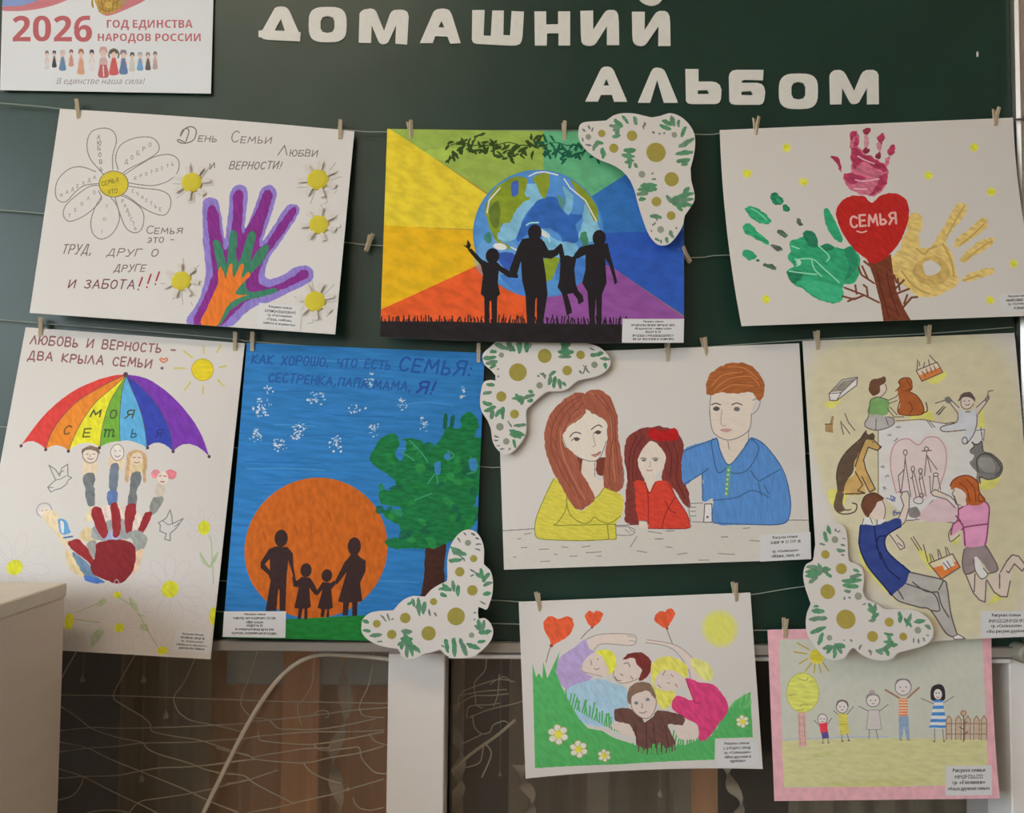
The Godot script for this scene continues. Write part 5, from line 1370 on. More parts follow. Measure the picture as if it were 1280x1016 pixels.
	stroke(170, 127, 111, 3.2, 0, [[481,444,490,442], [500,441,509,443], [487,460,499,462,508,457]])
	fill(247, 161, 172, 0.12, 1, 1, [597,498,572,481,555,493,564,512,583,511])
	fill(247, 147, 161, 0.12, 1, 1, [597,498,622,477,646,485,645,508,614,510])
	oval(247, 238, 227, 0.05, 1, 599, 510, 20.1, 23.2, -4)
	stroke(214, 81, 94, 3.6, 0, [[586,504,592,502], [603,502,611,503]])
	stroke(170, 70, 71, 3.2, 0, [[593,522,601,525,608,521]])
	stroke(186, 178, 186, 4.3, 1, [[218,652,217,663,211,673,201,679,188,679,177,675,167,667,163,656,164,644,170,635,180,629,192,628,204,632,213,641,218,652]])
	oval(247, 235, 223, 0.05, 1, 194, 660, 21.4, 20.1, -4)
	stroke(170, 138, 128, 2.9, 0, [[181,657,186,654], [195,652,201,652], [191,669,199,672,203,667]])
	fill(247, 229, 192, 0.1, 1, 1, [188,677,215,652,245,672,249,710,269,741,295,761,290,780,244,735,211,703])
	fill(111, 178, 232, 0.1, 1, 1, [247,683,274,685,292,715,293,732,266,735,254,714])
	stroke(69, 115, 174, 5.7, 0, [[276,748,306,741]])
	fill(247, 247, 247, 0.05, 1, 1, [254,690,267,693,273,728,265,728])
	fill(242, 223, 174, 0.12, 1, 1, [291,792,316,806,345,850,387,879,405,902,366,889,321,864,298,826])
	fill(123, 154, 184, 0.12, 1, 1, [314,797,347,812,390,848,409,877,444,898,398,903,365,874,337,837])
	fill(86, 132, 215, 0.1, 1, 1, [368,880,402,882,442,897,405,904,378,896])
	fill(170, 174, 169, 0.12, 1, 1, [362,764,391,751,399,808,380,806])
	fill(172, 179, 174, 0.12, 1, 1, [500,718,536,705,572,728,567,765,540,784,523,746])
	fill(247, 218, 186, 0.1, 1, 1, [537,792,560,767,565,790,555,845,524,895,539,861])
	fill(167, 56, 62, 0.1, 1, 1, [294,766,311,752,332,752,365,780,395,824,402,854,363,820,313,789])
	fill(149, 50, 55, 0.1, 1, 1, [396,761,428,748,458,743,512,747,536,776,541,838,522,879,495,901,449,892,401,872,388,844,397,801])
	stroke(136, 136, 142, 3.6, 0, [[180,491,195,515,213,543,205,551,189,571,204,587,219,577,236,572,254,556,259,540,270,531,255,525,247,483,228,499,225,527,207,506,180,491]])
	stroke(136, 136, 142, 2.9, 0, [[213,543,230,538,249,525], [220,519,237,507], [189,571,209,570]])
	stroke(136, 136, 142, 3.6, 0, [[641,623,631,653,619,663,605,672,613,680,614,702,638,710,635,730,656,734,652,709,672,687,692,651,656,673,650,645,641,623]])
	stroke(136, 136, 142, 2.9, 0, [[619,663,640,677,656,673], [664,683,688,662]])
	stroke(226, 215, 223, 2.5, 1, [[146,866,192,887,231,884,245,868,229,852,189,847,146,866], [142,883,166,927,201,951,222,949,219,927,189,897,142,883], [127,891,119,939,133,978,152,990,164,973,157,933,127,891], [109,888,73,916,60,952,68,973,88,969,108,937,109,888], [97,874,48,870,14,886,7,906,27,917,65,907,97,874], [95,856,57,821,17,811,-1,820,9,841,47,859,95,856], [106,843,96,794,70,761,48,755,44,776,63,813,106,843], [123,840,147,800,146,760,132,742,114,754,107,792,123,840], [139,849,185,837,210,808,210,787,188,784,157,805,139,849]])
	oval(234, 236, 69, 0.1, 1, 120, 866, 28.6, 27.9, -4)
	stroke(226, 215, 223, 2.5, 1, [[704,912,746,935,784,934,798,920,785,903,747,896,704,912], [699,927,724,969,757,989,778,986,774,964,745,938,699,927], [688,936,687,983,706,1019,725,1027,733,1008,722,970,688,936], [673,937,647,975,645,1014,658,1031,675,1021,685,984,673,937], [659,929,617,946,595,976,597,997,617,998,645,973,659,929], [651,915,605,905,570,917,560,935,578,947,615,943,651,915], [651,900,616,866,578,856,561,865,570,885,605,902,651,900], [659,887,646,841,619,812,598,810,596,830,617,864,659,887], [673,882,687,837,678,799,661,786,648,801,649,840,673,882], [688,885,724,857,737,821,729,801,709,806,690,838,688,885], [700,897,746,893,776,872,781,851,760,844,726,859,700,897]])
	oval(234, 236, 69, 0.1, 1, 677, 910, 30, 31.1, -3)
	stroke(226, 215, 223, 2.5, 1, [[508,943,526,954,542,954,549,948,543,941,526,937,508,943], [502,953,507,974,518,987,527,989,529,980,520,965,502,953], [491,954,479,969,476,986,481,994,489,991,495,975,491,954], [483,946,463,944,448,952,445,960,454,964,469,960,483,946], [483,935,471,917,455,910,447,912,449,921,463,932,483,935], [492,929,497,909,492,892,484,886,479,893,481,911,492,929], [503,932,521,925,531,912,530,902,521,902,509,913,503,932]])
	oval(234, 236, 69, 0.1, 1, 495, 942, 14.1, 12.5, -4)
	stroke(226, 215, 223, 2.5, 1, [[534,1065,564,1086,592,1089,604,1080,595,1066,568,1057,534,1065], [528,1075,537,1111,556,1134,572,1137,574,1121,559,1095,528,1075], [516,1078,499,1107,498,1137,508,1150,520,1142,527,1113,516,1078], [506,1070,472,1076,452,1095,450,1111,466,1115,489,1101,506,1070], [502,1058,473,1037,444,1034,432,1043,441,1057,469,1066,502,1058], [508,1047,500,1011,480,988,465,986,462,1001,478,1028,508,1047], [520,1045,538,1015,539,986,529,973,516,981,510,1009,520,1045], [531,1052,565,1046,585,1027,587,1011,572,1008,547,1021,531,1052]])
	oval(234, 236, 69, 0.1, 1, 518, 1061, 17.7, 17.3, -4)
	stroke(226, 215, 223, 2.5, 1, [[694,1143,714,1167,737,1176,748,1171,744,1158,723,1145,694,1143], [685,1153,684,1183,695,1206,707,1212,712,1200,706,1175,685,1153], [672,1152,650,1171,644,1195,649,1208,661,1204,672,1182,672,1152], [662,1141,633,1138,612,1148,608,1161,619,1167,642,1162,662,1141], [662,1127,642,1103,619,1094,607,1099,612,1112,633,1126,662,1127], [672,1118,672,1087,661,1065,649,1059,644,1071,650,1095,672,1118], [685,1119,706,1100,713,1076,708,1063,696,1067,684,1088,685,1119], [694,1130,723,1133,744,1122,749,1110,737,1103,714,1109,694,1130]])
	oval(234, 236, 69, 0.1, 1, 678, 1135, 19.1, 14.9, -4)
	stroke(226, 215, 223, 2.5, 1, [[855,1003,884,1028,914,1034,928,1026,920,1011,891,999,855,1003], [848,1011,853,1050,871,1075,887,1080,892,1064,879,1035,848,1011], [838,1012,816,1041,812,1072,821,1087,835,1079,845,1050,838,1012], [830,1006,793,1008,769,1026,766,1042,782,1048,809,1036,830,1006], [828,995,799,970,769,964,755,973,763,988,792,1000,828,995], [834,987,830,949,811,923,795,918,791,935,804,963,834,987], [845,986,867,957,872,926,863,912,848,919,838,948,845,986], [853,993,890,990,914,973,918,956,902,951,874,962,853,993]])
	oval(234, 236, 69, 0.1, 1, 841, 999, 15, 32.7, -3)
	stroke(226, 215, 223, 2.5, 1, [[791,679,813,687,831,684,837,676,830,669,811,669,791,679], [785,695,794,717,808,729,818,729,819,719,807,704,785,695], [769,700,758,719,758,737,764,745,773,740,776,722,769,700], [755,690,733,692,718,703,716,713,726,716,742,708,755,690], [753,673,736,657,718,651,709,656,713,665,730,674,753,673], [765,662,767,639,759,622,749,617,745,626,749,644,765,662], [782,664,801,653,809,636,807,627,797,628,785,642,782,664]])
	oval(234, 236, 69, 0.1, 1, 772, 680, 21.6, 26.4, -4)
	stroke(226, 215, 223, 2.5, 1, [[355,1048,387,1060,413,1056,422,1044,410,1033,383,1032,355,1048], [352,1060,365,1093,386,1112,401,1112,400,1097,383,1074,352,1060], [340,1064,324,1093,325,1121,335,1133,346,1125,351,1098,340,1064], [329,1056,296,1060,276,1076,273,1091,288,1095,311,1084,329,1056], [327,1043,302,1018,275,1011,262,1017,269,1031,294,1044,327,1043], [335,1034,337,1000,324,974,310,968,304,981,312,1008,335,1034], [348,1036,375,1019,386,994,382,979,367,982,351,1003,348,1036]])
	oval(234, 236, 69, 0.1, 1, 341, 1049, 16.2, 31.3, -4)
	stroke(186, 206, 163, 3.9, 1, [[794,706,805,737,829,883], [807,822,784,792,767,770], [807,822,826,782,832,766], [355,1017,424,981,445,968]])
	stroke(186, 206, 163, 3.9, 0, [[354,1040,448,1046]])
	stroke(186, 206, 163, 3.9, 1, [[502,949,567,992,613,1059,658,1119]])
	stroke(186, 206, 163, 3.9, 0, [[550,977,539,947], [577,1011,600,1013]])
	fill(186, 206, 163, 0.1, 0.7, 1, [767,770,794,807,807,822,782,808])
	fill(186, 206, 163, 0.1, 0.7, 1, [832,766,824,806,807,822,815,791])
	fill(186, 206, 163, 0.1, 0.7, 1, [424,981,450,956,460,971,440,988])
	fill(186, 206, 163, 0.1, 0.7, 1, [539,947,564,969,576,999,547,981])
	fill(186, 206, 163, 0.1, 0.7, 1, [589,1045,611,1044,622,1067,595,1060])
	fill(186, 206, 163, 0.1, 0.7, 1, [425,1095,451,1069,468,1084,444,1125,430,1133])


func draw_sunset():
	grain(2, 0.006, 0.045)
	fill(53, 134, 206, 0.1, 1, 0, [-120,-49,999,-95,1041,1119,-40,1145])
	stroke(45, 119, 192, 4.3, 1, [[546,-9,640,-10,734,-12]])
	stroke(77, 154, 219, 4.3, 1, [[203,51,330,53,457,46]])
	stroke(45, 119, 192, 4.3, 1, [[366,82,472,72,580,78]])
	stroke(77, 154, 219, 4.3, 1, [[389,138,493,134,598,135]])
	stroke(45, 119, 192, 4.3, 1, [[86,176,237,166,389,170]])
	stroke(77, 154, 219, 4.3, 1, [[596,201,691,190,787,198]])
	stroke(45, 119, 192, 4.3, 1, [[344,249,454,252,564,246]])
	stroke(77, 154, 219, 4.3, 1, [[125,292,203,291,280,292]])
	stroke(45, 119, 192, 4.3, 1, [[179,332,300,324,421,329]])
	stroke(77, 154, 219, 4.3, 1, [[544,365,655,360,767,361]])
	stroke(45, 119, 192, 4.3, 1, [[31,429,171,428,311,425]])
	stroke(77, 154, 219, 4.3, 1, [[39,455,185,448,330,451]])
	stroke(45, 119, 192, 4.3, 1, [[101,510,237,506,372,506]])
	stroke(77, 154, 219, 4.3, 1, [[208,533,342,523,477,529]])
	stroke(45, 119, 192, 4.3, 1, [[581,578,671,572,762,577]])
	stroke(77, 154, 219, 4.3, 1, [[661,604,760,595,861,603]])
	stroke(45, 119, 192, 4.3, 1, [[18,659,88,660,157,659]])
	stroke(77, 154, 219, 4.3, 1, [[270,712,373,703,478,711]])
	stroke(45, 119, 192, 4.3, 1, [[627,730,739,729,852,729]])
	stroke(77, 154, 219, 4.3, 1, [[219,789,313,780,408,788]])
	stroke(45, 119, 192, 4.3, 1, [[119,826,203,825,286,825]])
	stroke(77, 154, 219, 4.3, 1, [[444,850,567,845,690,848]])
	stroke(45, 119, 192, 4.3, 1, [[216,898,318,900,421,897]])
	stroke(77, 154, 219, 4.3, 1, [[600,927,752,918,906,925]])
	stroke(45, 119, 192, 4.3, 1, [[139,995,217,999,294,996]])
	stroke(77, 154, 219, 4.3, 1, [[69,1039,158,1042,246,1040]])
	stroke(45, 101, 178, 6.5, 0, [[28,41,25,72], [45,41,26,58,43,72], [52,72,67,41,74,72], [58,61,71,61], [86,42,83,72], [104,42,84,59,102,73], [138,43,154,74], [157,43,135,74]])
	stroke(45, 101, 178, 6.5, 1, [[175,42,168,47,164,58,165,69,172,74,179,69,183,58,182,47,175,42]])
	stroke(45, 101, 178, 6.5, 0, [[190,73,194,40,206,40,211,45,209,53,204,57,192,57]])
	stroke(45, 101, 178, 6.5, 1, [[230,40,223,45,219,56,220,68,226,73,233,68,237,57,236,45,230,40]])
	stroke(45, 101, 178, 6.5, 0, [[248,42,244,72,269,72,273,42], [260,42,257,72]])
	stroke(45, 101, 178, 6.5, 1, [[291,43,284,47,280,58,281,69,287,74,295,70,299,59,297,48,291,43]])
	stroke(45, 101, 178, 6.5, 0, [[309,69,306,78], [348,45,347,57,353,61,362,60], [364,45,360,75], [373,44,392,44], [382,44,378,75]])
	stroke(45, 101, 178, 6.5, 1, [[410,43,402,47,398,58,399,68,406,73,413,68,417,58,416,47,410,43]])
	stroke(45, 101, 178, 6.5, 0, [[468,41,453,41,448,74,464,74], [450,58,463,58]])
	stroke(45, 101, 178, 6.5, 1, [[493,47,486,42,478,49,474,61,477,73,485,74,490,70]])
	stroke(45, 101, 178, 6.5, 0, [[502,45,521,45], [512,45,508,75], [530,44,526,75,537,75,542,69,539,61,528,61]])
	stroke(42, 93, 176, 7.9, 1, [[617,36,604,28,588,37,580,57,584,74,599,77,609,70]])
	stroke(42, 93, 176, 7.9, 0, [[665,34,635,33,624,80,654,81], [630,57,655,58], [671,80,688,32,698,67,724,33,718,82], [747,33,735,84,756,85,767,75,761,62,740,61], [817,86,830,34,806,33,793,43,797,58,823,60], [806,59,781,85], [846,58,846,61], [838,82,839,85]])
	stroke(45, 101, 178, 6.5, 1, [[113,113,106,108,97,114,94,125,97,135,105,136,110,132]])
	stroke(45, 101, 178, 6.5, 0, [[139,106,123,106,119,136,135,137], [121,121,135,121]])
	stroke(45, 101, 178, 6.5, 1, [[165,111,158,106,149,112,146,124,149,135,157,137,162,133]])
	stroke(45, 101, 178, 6.5, 0, [[175,106,194,106], [185,106,180,137], [199,138,203,109,216,109,221,114,219,121,214,124,201,124], [247,110,231,110,227,138,243,139], [229,124,242,124], [256,109,252,139], [274,110,269,139], [254,124,272,125], [283,111,278,141], [301,111,280,127,298,141], [307,141,322,112,329,141], [313,131,326,131], [342,140,338,148], [353,143,358,114,376,114,371,144], [380,144,396,114,402,144], [386,133,399,134], [411,145,417,112,434,113,429,145], [438,146,454,116,460,147], [445,135,457,136], [474,144,470,151], [485,147,493,117,499,139,512,118,510,148], [519,149,535,120,542,150], [526,139,539,139], [551,148,559,118,565,139,579,118,576,149], [585,149,602,117,608,150], [592,138,605,138], [621,147,617,155]])
	stroke(47, 80, 170, 8.2, 0, [[680,158,692,116,670,115,657,122,661,134,686,137], [669,136,647,155], [716,115,704,145], [699,156,699,158]])
	dabs(224, 232, 241, 78, 231, 37, 37, 46)
	dabs(224, 232, 241, 97, 165, 20, 17, 10)
	dabs(224, 232, 241, 275, 191, 35, 27, 34)
	dabs(224, 232, 241, 219, 313, 35, 32, 46)
	dabs(224, 232, 241, 64, 333, 27, 25, 26)
	dabs(224, 232, 241, 147, 369, 35, 25, 30)
	dabs(224, 232, 241, 360, 356, 30, 32, 30)
	dabs(224, 232, 241, 499, 301, 25, 27, 20)
	dabs(224, 232, 241, 595, 195, 21, 27, 20)
	dabs(224, 232, 241, 470, 121, 17, 32, 16)
	dabs(224, 232, 241, 427, 225, 37, 17, 14)
	dabs(224, 232, 241, 817, 153, 15, 32, 14)
	dabs(224, 232, 241, 679, 272, 17, 32, 20)
	grain(80, 0.02, 0.04)
	oval(214, 110, 36, 0.1, 1, 312, 733, 258.8, 255.5, -2)
	stroke(192, 97, 34, 5.7, 0, [[230,651,239,681], [118,680,128,711], [232,659,242,689], [408,865,417,896], [183,770,192,801], [285,657,294,688], [187,662,196,693], [494,672,503,703], [212,769,221,800], [323,891,332,922], [283,633,293,664], [139,775,148,806], [351,603,360,634], [261,920,271,951]])
	grain(0, 0.02, 0.06)
	fill(36, 137, 61, 0.12, 1, 0, [-52,1008,220,994,362,983,503,972,704,969,1037,950,1041,1119,-40,1145])
	fill(77, 47, 38, 0.1, 1, 1, [714,691,777,689,779,786,788,882,802,967,700,970,707,836])
	fill(32, 128, 73, 0.16, 1, 1, [488,409,514,336,573,308,593,345,577,382,603,405,618,345,601,331,623,324,674,333,698,368,745,322,767,278,817,279,815,240,851,220,884,261,867,311,899,324,909,491,883,541,869,638,810,688,728,721,644,723,595,712,624,681,610,646,614,609,606,574,539,566,530,516,572,515,585,484,532,444])
	fill(32, 128, 73, 0.12, 1, 1, [546,585,595,600,639,633,628,645,579,628,547,602])
	fill(29, 108, 78, 0.1, 1, 1, [753,233,765,232,764,279,750,277])
	fill(29, 108, 78, 0.1, 1, 1, [780,239,792,235,789,277,775,276])
	fill(32, 128, 73, 0.1, 1, 1, [564,695,618,687,667,710,620,727,572,719])
	fill(40, 145, 73, 0.1, 1, 1, [867,590,891,583,883,626,840,669])
	oval(32, 128, 73, 0.15, 0.8, 759, 585, 15.6, 8.7, 11)
	oval(29, 108, 78, 0.15, 0.8, 708, 642, 22.3, 8.9, -35)
	oval(29, 108, 78, 0.15, 0.8, 713, 430, 28.8, 9.5, 23)
	oval(32, 128, 73, 0.15, 0.8, 807, 595, 20.4, 9.8, 72)
	oval(49, 154, 80, 0.15, 0.8, 673, 427, 17.9, 14.6, -1)
	oval(32, 128, 73, 0.15, 0.8, 788, 552, 14.9, 12.6, -82)
	oval(29, 108, 78, 0.15, 0.8, 821, 611, 12.9, 13, -5)
	oval(40, 145, 73, 0.15, 0.8, 562, 401, 26.6, 10.4, 51)
	oval(40, 145, 73, 0.15, 0.8, 762, 464, 23.2, 16.2, -49)
	oval(29, 108, 78, 0.15, 0.8, 866, 456, 16.1, 9.3, 7)
	oval(32, 128, 73, 0.15, 0.8, 733, 627, 27.1, 12.9, -81)
	oval(40, 145, 73, 0.15, 0.8, 680, 497, 25.1, 9.3, -9)
	oval(49, 154, 80, 0.15, 0.8, 691, 627, 16.9, 9.1, 41)
	oval(49, 154, 80, 0.15, 0.8, 784, 551, 26.4, 13.6, 33)
	oval(32, 128, 73, 0.15, 0.8, 840, 551, 23.3, 12.2, -1)
	oval(40, 145, 73, 0.15, 0.8, 885, 580, 13.9, 11.6, -67)
	oval(49, 154, 80, 0.15, 0.8, 678, 434, 18.8, 14.9, -64)
	oval(40, 145, 73, 0.15, 0.8, 659, 391, 19, 12.2, -17)
	oval(29, 108, 78, 0.15, 0.8, 811, 581, 25.1, 15.8, 65)
	oval(49, 154, 80, 0.15, 0.8, 815, 474, 24.8, 10.2, 11)
	oval(32, 128, 73, 0.15, 0.8, 795, 649, 15.4, 13, 53)
	oval(49, 154, 80, 0.15, 0.8, 650, 356, 18.4, 9.6, -36)
	oval(32, 128, 73, 0.15, 0.8, 673, 359, 24.2, 12.4, 50)
	oval(32, 128, 73, 0.15, 0.8, 860, 593, 20.5, 11.6, 76)
	oval(49, 154, 80, 0.15, 0.8, 788, 457, 16.7, 13.3, 60)
	oval(49, 154, 80, 0.15, 0.8, 655, 693, 14.9, 12, -11)
	oval(29, 108, 78, 0.15, 0.8, 823, 401, 14.1, 12.8, 42)
	oval(29, 108, 78, 0.15, 0.8, 694, 350, 13.8, 14.6, -17)
	oval(32, 128, 73, 0.15, 0.8, 649, 649, 17.2, 14.1, -62)
	oval(32, 128, 73, 0.15, 0.8, 707, 349, 12.9, 12.8, -7)
	oval(29, 108, 78, 0.15, 0.8, 680, 376, 22.7, 13.3, 73)
	oval(32, 128, 73, 0.15, 0.8, 721, 657, 22, 9.1, -21)
	oval(49, 154, 80, 0.15, 0.8, 670, 380, 13.7, 11.3, -49)
	oval(32, 128, 73, 0.15, 0.8, 775, 493, 26.3, 12.7, -76)
	oval(32, 128, 73, 0.15, 0.8, 884, 582, 22.4, 16, -32)
	oval(29, 108, 78, 0.15, 0.8, 701, 661, 20.7, 9.2, 0)
	oval(40, 145, 73, 0.15, 0.8, 849, 472, 22.8, 11.9, -14)
	oval(29, 108, 78, 0.15, 0.8, 845, 430, 19.5, 16.4, -65)
	oval(32, 128, 73, 0.15, 0.8, 638, 538, 13.2, 9.1, 18)
	oval(32, 128, 73, 0.15, 0.8, 632, 573, 19.4, 10.9, 29)
	oval(49, 154, 80, 0.15, 0.8, 728, 701, 26.2, 13.7, 54)
	oval(29, 108, 78, 0.15, 0.8, 589, 504, 26.4, 9.2, -12)
	oval(29, 108, 78, 0.15, 0.8, 633, 674, 27.8, 16.4, -19)
	oval(49, 154, 80, 0.15, 0.8, 577, 609, 18, 9.9, 76)
	oval(29, 108, 78, 0.15, 0.8, 532, 586, 16.3, 13.6, -12)
	oval(29, 108, 78, 0.15, 0.8, 749, 491, 18.6, 10.1, -51)
	oval(32, 128, 73, 0.15, 0.8, 677, 585, 27.3, 15, -33)
	oval(40, 145, 73, 0.15, 0.8, 651, 555, 26.4, 8.5, -50)
	oval(40, 145, 73, 0.15, 0.8, 536, 506, 12.8, 10.3, 76)
	oval(49, 154, 80, 0.15, 0.8, 810, 399, 12.6, 14.4, 39)
	oval(32, 128, 73, 0.15, 0.8, 568, 589, 16.2, 9, -64)
	oval(29, 108, 78, 0.15, 0.8, 896, 597, 25.6, 10.7, -55)
	oval(49, 154, 80, 0.15, 0.8, 593, 598, 26.1, 14.9, -7)
	oval(40, 145, 73, 0.15, 0.8, 804, 606, 18.6, 13.3, -37)
	oval(32, 128, 73, 0.15, 0.8, 685, 364, 28, 11.1, -44)
	oval(29, 108, 78, 0.15, 0.8, 874, 513, 17.7, 13.9, 55)
	oval(40, 145, 73, 0.15, 0.8, 812, 427, 24, 13.5, -50)
	oval(32, 128, 73, 0.15, 0.8, 861, 530, 16.1, 10.2, 24)
	stroke(71, 165, 121, 5, 1, [[629,332,674,373,700,408]])
	stroke(71, 165, 121, 5, 0, [[601,375,651,404]])
	stroke(71, 165, 121, 5, 1, [[771,363,796,380,773,399], [704,486,732,449,740,485], [858,384,879,432,848,445]])
	stroke(71, 165, 121, 5, 0, [[659,548,718,522]])
	fill(66, 143, 203, 0.1, 1, 1, [760,381,778,369,782,389,767,397])
	fill(66, 143, 203, 0.1, 1, 1, [852,396,877,389,884,425,860,432])
	fill(66, 143, 203, 0.1, 1, 1, [725,413,749,406,746,448,731,449])
	oval(64, 45, 45, 0.05, 1, 184, 701, 24, 31.2, -2)
	oval(64, 45, 45, 0.05, 1, 282, 814, 20.2, 25.3, -2)
	oval(64, 45, 45, 0.05, 1, 358, 831, 19, 22.9, -2)
	oval(64, 45, 45, 0.05, 1, 450, 722, 23.8, 32.4, -2)
	fill(64, 45, 45, 0.06, 1, 0, [166,731,143,741,116,790,118,811,147,834,157,854,147,966,185,965,187,887,191,886,197,964,218,964,214,850,215,778,235,831,242,863,249,856,236,801,230,753,208,732])
	fill(214, 110, 36, 0.05, 1, 0, [132,797,148,776,152,819])
	fill(64, 45, 45, 0.06, 1, 0, [267,838,252,854,243,843,233,839,241,875,260,876,249,951,265,954,263,993,275,993,279,954,286,954,287,992,298,992,296,953,308,947,298,877,321,904,332,894,312,859,299,841])
	fill(64, 45, 45, 0.06, 1, 0, [344,855,323,892,328,906,346,882,332,949,346,954,345,982,357,982,360,954,367,954,366,982,376,981,374,954,387,947,377,881,392,862,386,848,375,857])
	fill(64, 45, 45, 0.06, 1, 0, [433,763,418,781,387,854,396,864,428,816,404,924,423,928,423,974,442,974,444,927,455,927,458,976,475,975,474,924,491,920,479,854,496,811,495,773,473,761,460,746,442,747])


func draw_portrait():
	fill(226, 223, 210, 0.03, 0.5, 0, [0,646,125,642,411,639,692,642,1120,646,1122,790,1,787])
	stroke(142, 140, 144, 3.2, 0, [[0,646,125,642], [413,641,502,639], [1044,643,1120,646]])
	stroke(153, 150, 149, 3.2, 0, [[79,661,104,658], [53,678,66,676], [65,711,87,710], [132,719,165,718], [212,712,237,715], [286,715,318,712], [241,748,268,747], [184,738,196,740], [302,737,357,735], [341,751,356,750], [135,764,167,763], [487,736,522,743], [593,725,616,728], [554,695,584,695], [632,755,669,750], [711,778,746,779], [782,756,842,762], [795,696,820,696], [877,668,902,666], [900,712,935,716], [596,667,626,667], [530,666,580,675], [463,722,490,682], [35,745,45,743]])
	grain(75, 0.01, 0.12)
	fill(134, 70, 56, 0.1, 1, 1, [286,378,311,394,311,449,294,449])
	fill(134, 70, 56, 0.1, 1, 1, [349,402,387,392,384,452,354,451])
	fill(245, 233, 219, 0.03, 1, 1, [306,389,351,402,348,461,387,492,335,546,297,489])
	fill(247, 238, 224, 0.03, 1, 1, [320,206,255,274,233,316,244,348,291,388,341,403,372,381,394,322,395,257,348,227])
	stroke(142, 140, 144, 2.9, 1, [[233,311,247,351,291,388,341,403,370,383,392,332]])
	fill(177, 103, 81, 0.14, 1, 1, [318,155,279,154,228,184,185,233,167,293,169,364,198,445,226,497,254,558,288,579,324,560,341,539,322,490,294,439,286,388,244,348,231,316,255,274,307,243,322,208])
	fill(177, 103, 81, 0.14, 1, 1, [318,160,361,141,410,171,436,243,435,313,443,364,451,454,442,506,406,519,377,494,380,432,387,372,397,312,393,257,347,229,320,206])
	stroke(142, 79, 64, 3.2, 1, [[310,162,248,195,199,264,191,354,228,446,270,528], [299,177,246,225,214,285,211,355,248,447,290,539]])
	stroke(210, 140, 111, 3.2, 1, [[287,217,235,275,223,325,235,386,268,468,305,540]])
	stroke(142, 79, 64, 3.2, 1, [[314,188,266,236,234,285]])
	stroke(210, 140, 111, 3.2, 1, [[340,150,389,191,412,262,413,362,418,483]])
	stroke(142, 79, 64, 3.2, 1, [[355,159,399,211,418,292,401,412,397,492], [380,165,423,242,426,333,434,454]])
	stroke(210, 140, 111, 3.2, 0, [[307,233,250,271]])
	stroke(94, 84, 81, 3.9, 1, [[260,311,270,299,284,295,300,301]])
	oval(94, 84, 81, 0.05, 1, 284, 320, 9.1, 7, 2)
	stroke(94, 84, 81, 3.2, 1, [[265,325,279,315,296,320]])
	stroke(94, 84, 81, 3.9, 1, [[339,287,354,276,368,272,378,279]])
	oval(94, 84, 81, 0.05, 1, 363, 298, 10.1, 7, 2)
	stroke(94, 84, 81, 3.2, 1, [[347,302,360,294,375,297]])
	stroke(197, 180, 172, 3.2, 1, [[345,305,348,330,351,345,341,350]])
	fill(212, 156, 141, 0.05, 1, 1, [336,380,352,376,370,367,368,379,349,388])
	stroke(144, 95, 85, 2.5, 1, [[336,380,354,378,370,368]])
	stroke(142, 140, 144, 2.5, 0, [[347,405,344,460]])
	grain(20, 0.02, 0.1)
	fill(235, 225, 91, 0.08, 1, 1, [195,460,156,533,123,609,119,663,138,680,218,688,309,692,384,691,413,690,414,636,438,600,442,534,397,511,375,502,340,546,293,582,256,558,226,499])
	stroke(153, 152, 60, 3.2, 1, [[195,460,156,533,123,609,119,663,138,680,218,688,309,692,413,690], [240,527,233,577,203,622,191,632,271,634,413,636], [237,537,248,593,286,625,317,626,337,607,357,622,392,631,433,606], [377,502,358,526,335,543]])
	stroke(153, 152, 60, 3.2, 0, [[383,635,386,690], [414,636,413,690]])
	stroke(142, 140, 144, 2.9, 1, [[416,644,456,646,481,659,475,675,450,678,415,675]])
	stroke(142, 140, 144, 2.2, 0, [[461,651,475,666], [446,655,465,671]])
	stroke(142, 140, 144, 2.5, 1, [[439,454,452,439,443,494]])
	grain(80, 0.01, 0.12)
	fill(142, 67, 61, 0.14, 1, 1, [455,394,464,334,496,300,557,285,612,289,655,313,674,367,668,462,686,543,685,585,660,562,628,511,589,479,605,389,557,338,514,386,505,416,521,467,530,497,534,588,532,640,457,633,449,585,463,485])
	fill(247, 235, 221, 0.03, 1, 1, [560,338,605,387,596,434,568,458,539,467,512,446,505,408,523,366])
	fill(245, 233, 219, 0.03, 1, 1, [529,462,565,458,560,498,542,520,528,497])
	stroke(109, 50, 49, 3.6, 1, [[505,316,478,375,469,455,476,546,482,626], [531,316,493,375,484,475,494,576], [626,320,648,391,644,481,671,552], [606,329,627,400,619,470]])
	stroke(94, 84, 81, 2.9, 0, [[514,400,524,397,536,401], [557,402,570,398,580,403]])
	oval(120, 115, 119, 0.05, 1, 526, 406, 8, 4, 2)
	oval(120, 115, 119, 0.05, 1, 569, 407, 8, 4, 2)
	stroke(191, 137, 129, 3.2, 1, [[535,442,545,445,556,442]])
	stroke(197, 180, 172, 2.5, 1, [[549,409,549,428,543,430]])
	grain(20, 0.03, 0.06)
	fill(200, 37, 39, 0.1, 1, 1, [559,289,595,301,649,295,651,333,605,339,560,330,546,309])
	fill(233, 79, 61, 0.08, 1, 1, [488,486,526,485,542,523,566,486,613,490,638,541,672,603,683,640,671,660,591,657,531,655,528,640,492,637,486,576])
	stroke(156, 50, 44, 3.2, 1, [[528,487,536,538,532,643], [566,486,542,526,526,487], [636,541,599,600,581,655], [596,555,614,591,634,601], [613,492,641,551,672,603,683,640,671,660,531,655]])
	fill(245, 233, 219, 0.03, 1, 1, [497,627,527,630,531,653,501,649])
	stroke(142, 140, 144, 2.5, 1, [[497,627,527,630,531,653]])
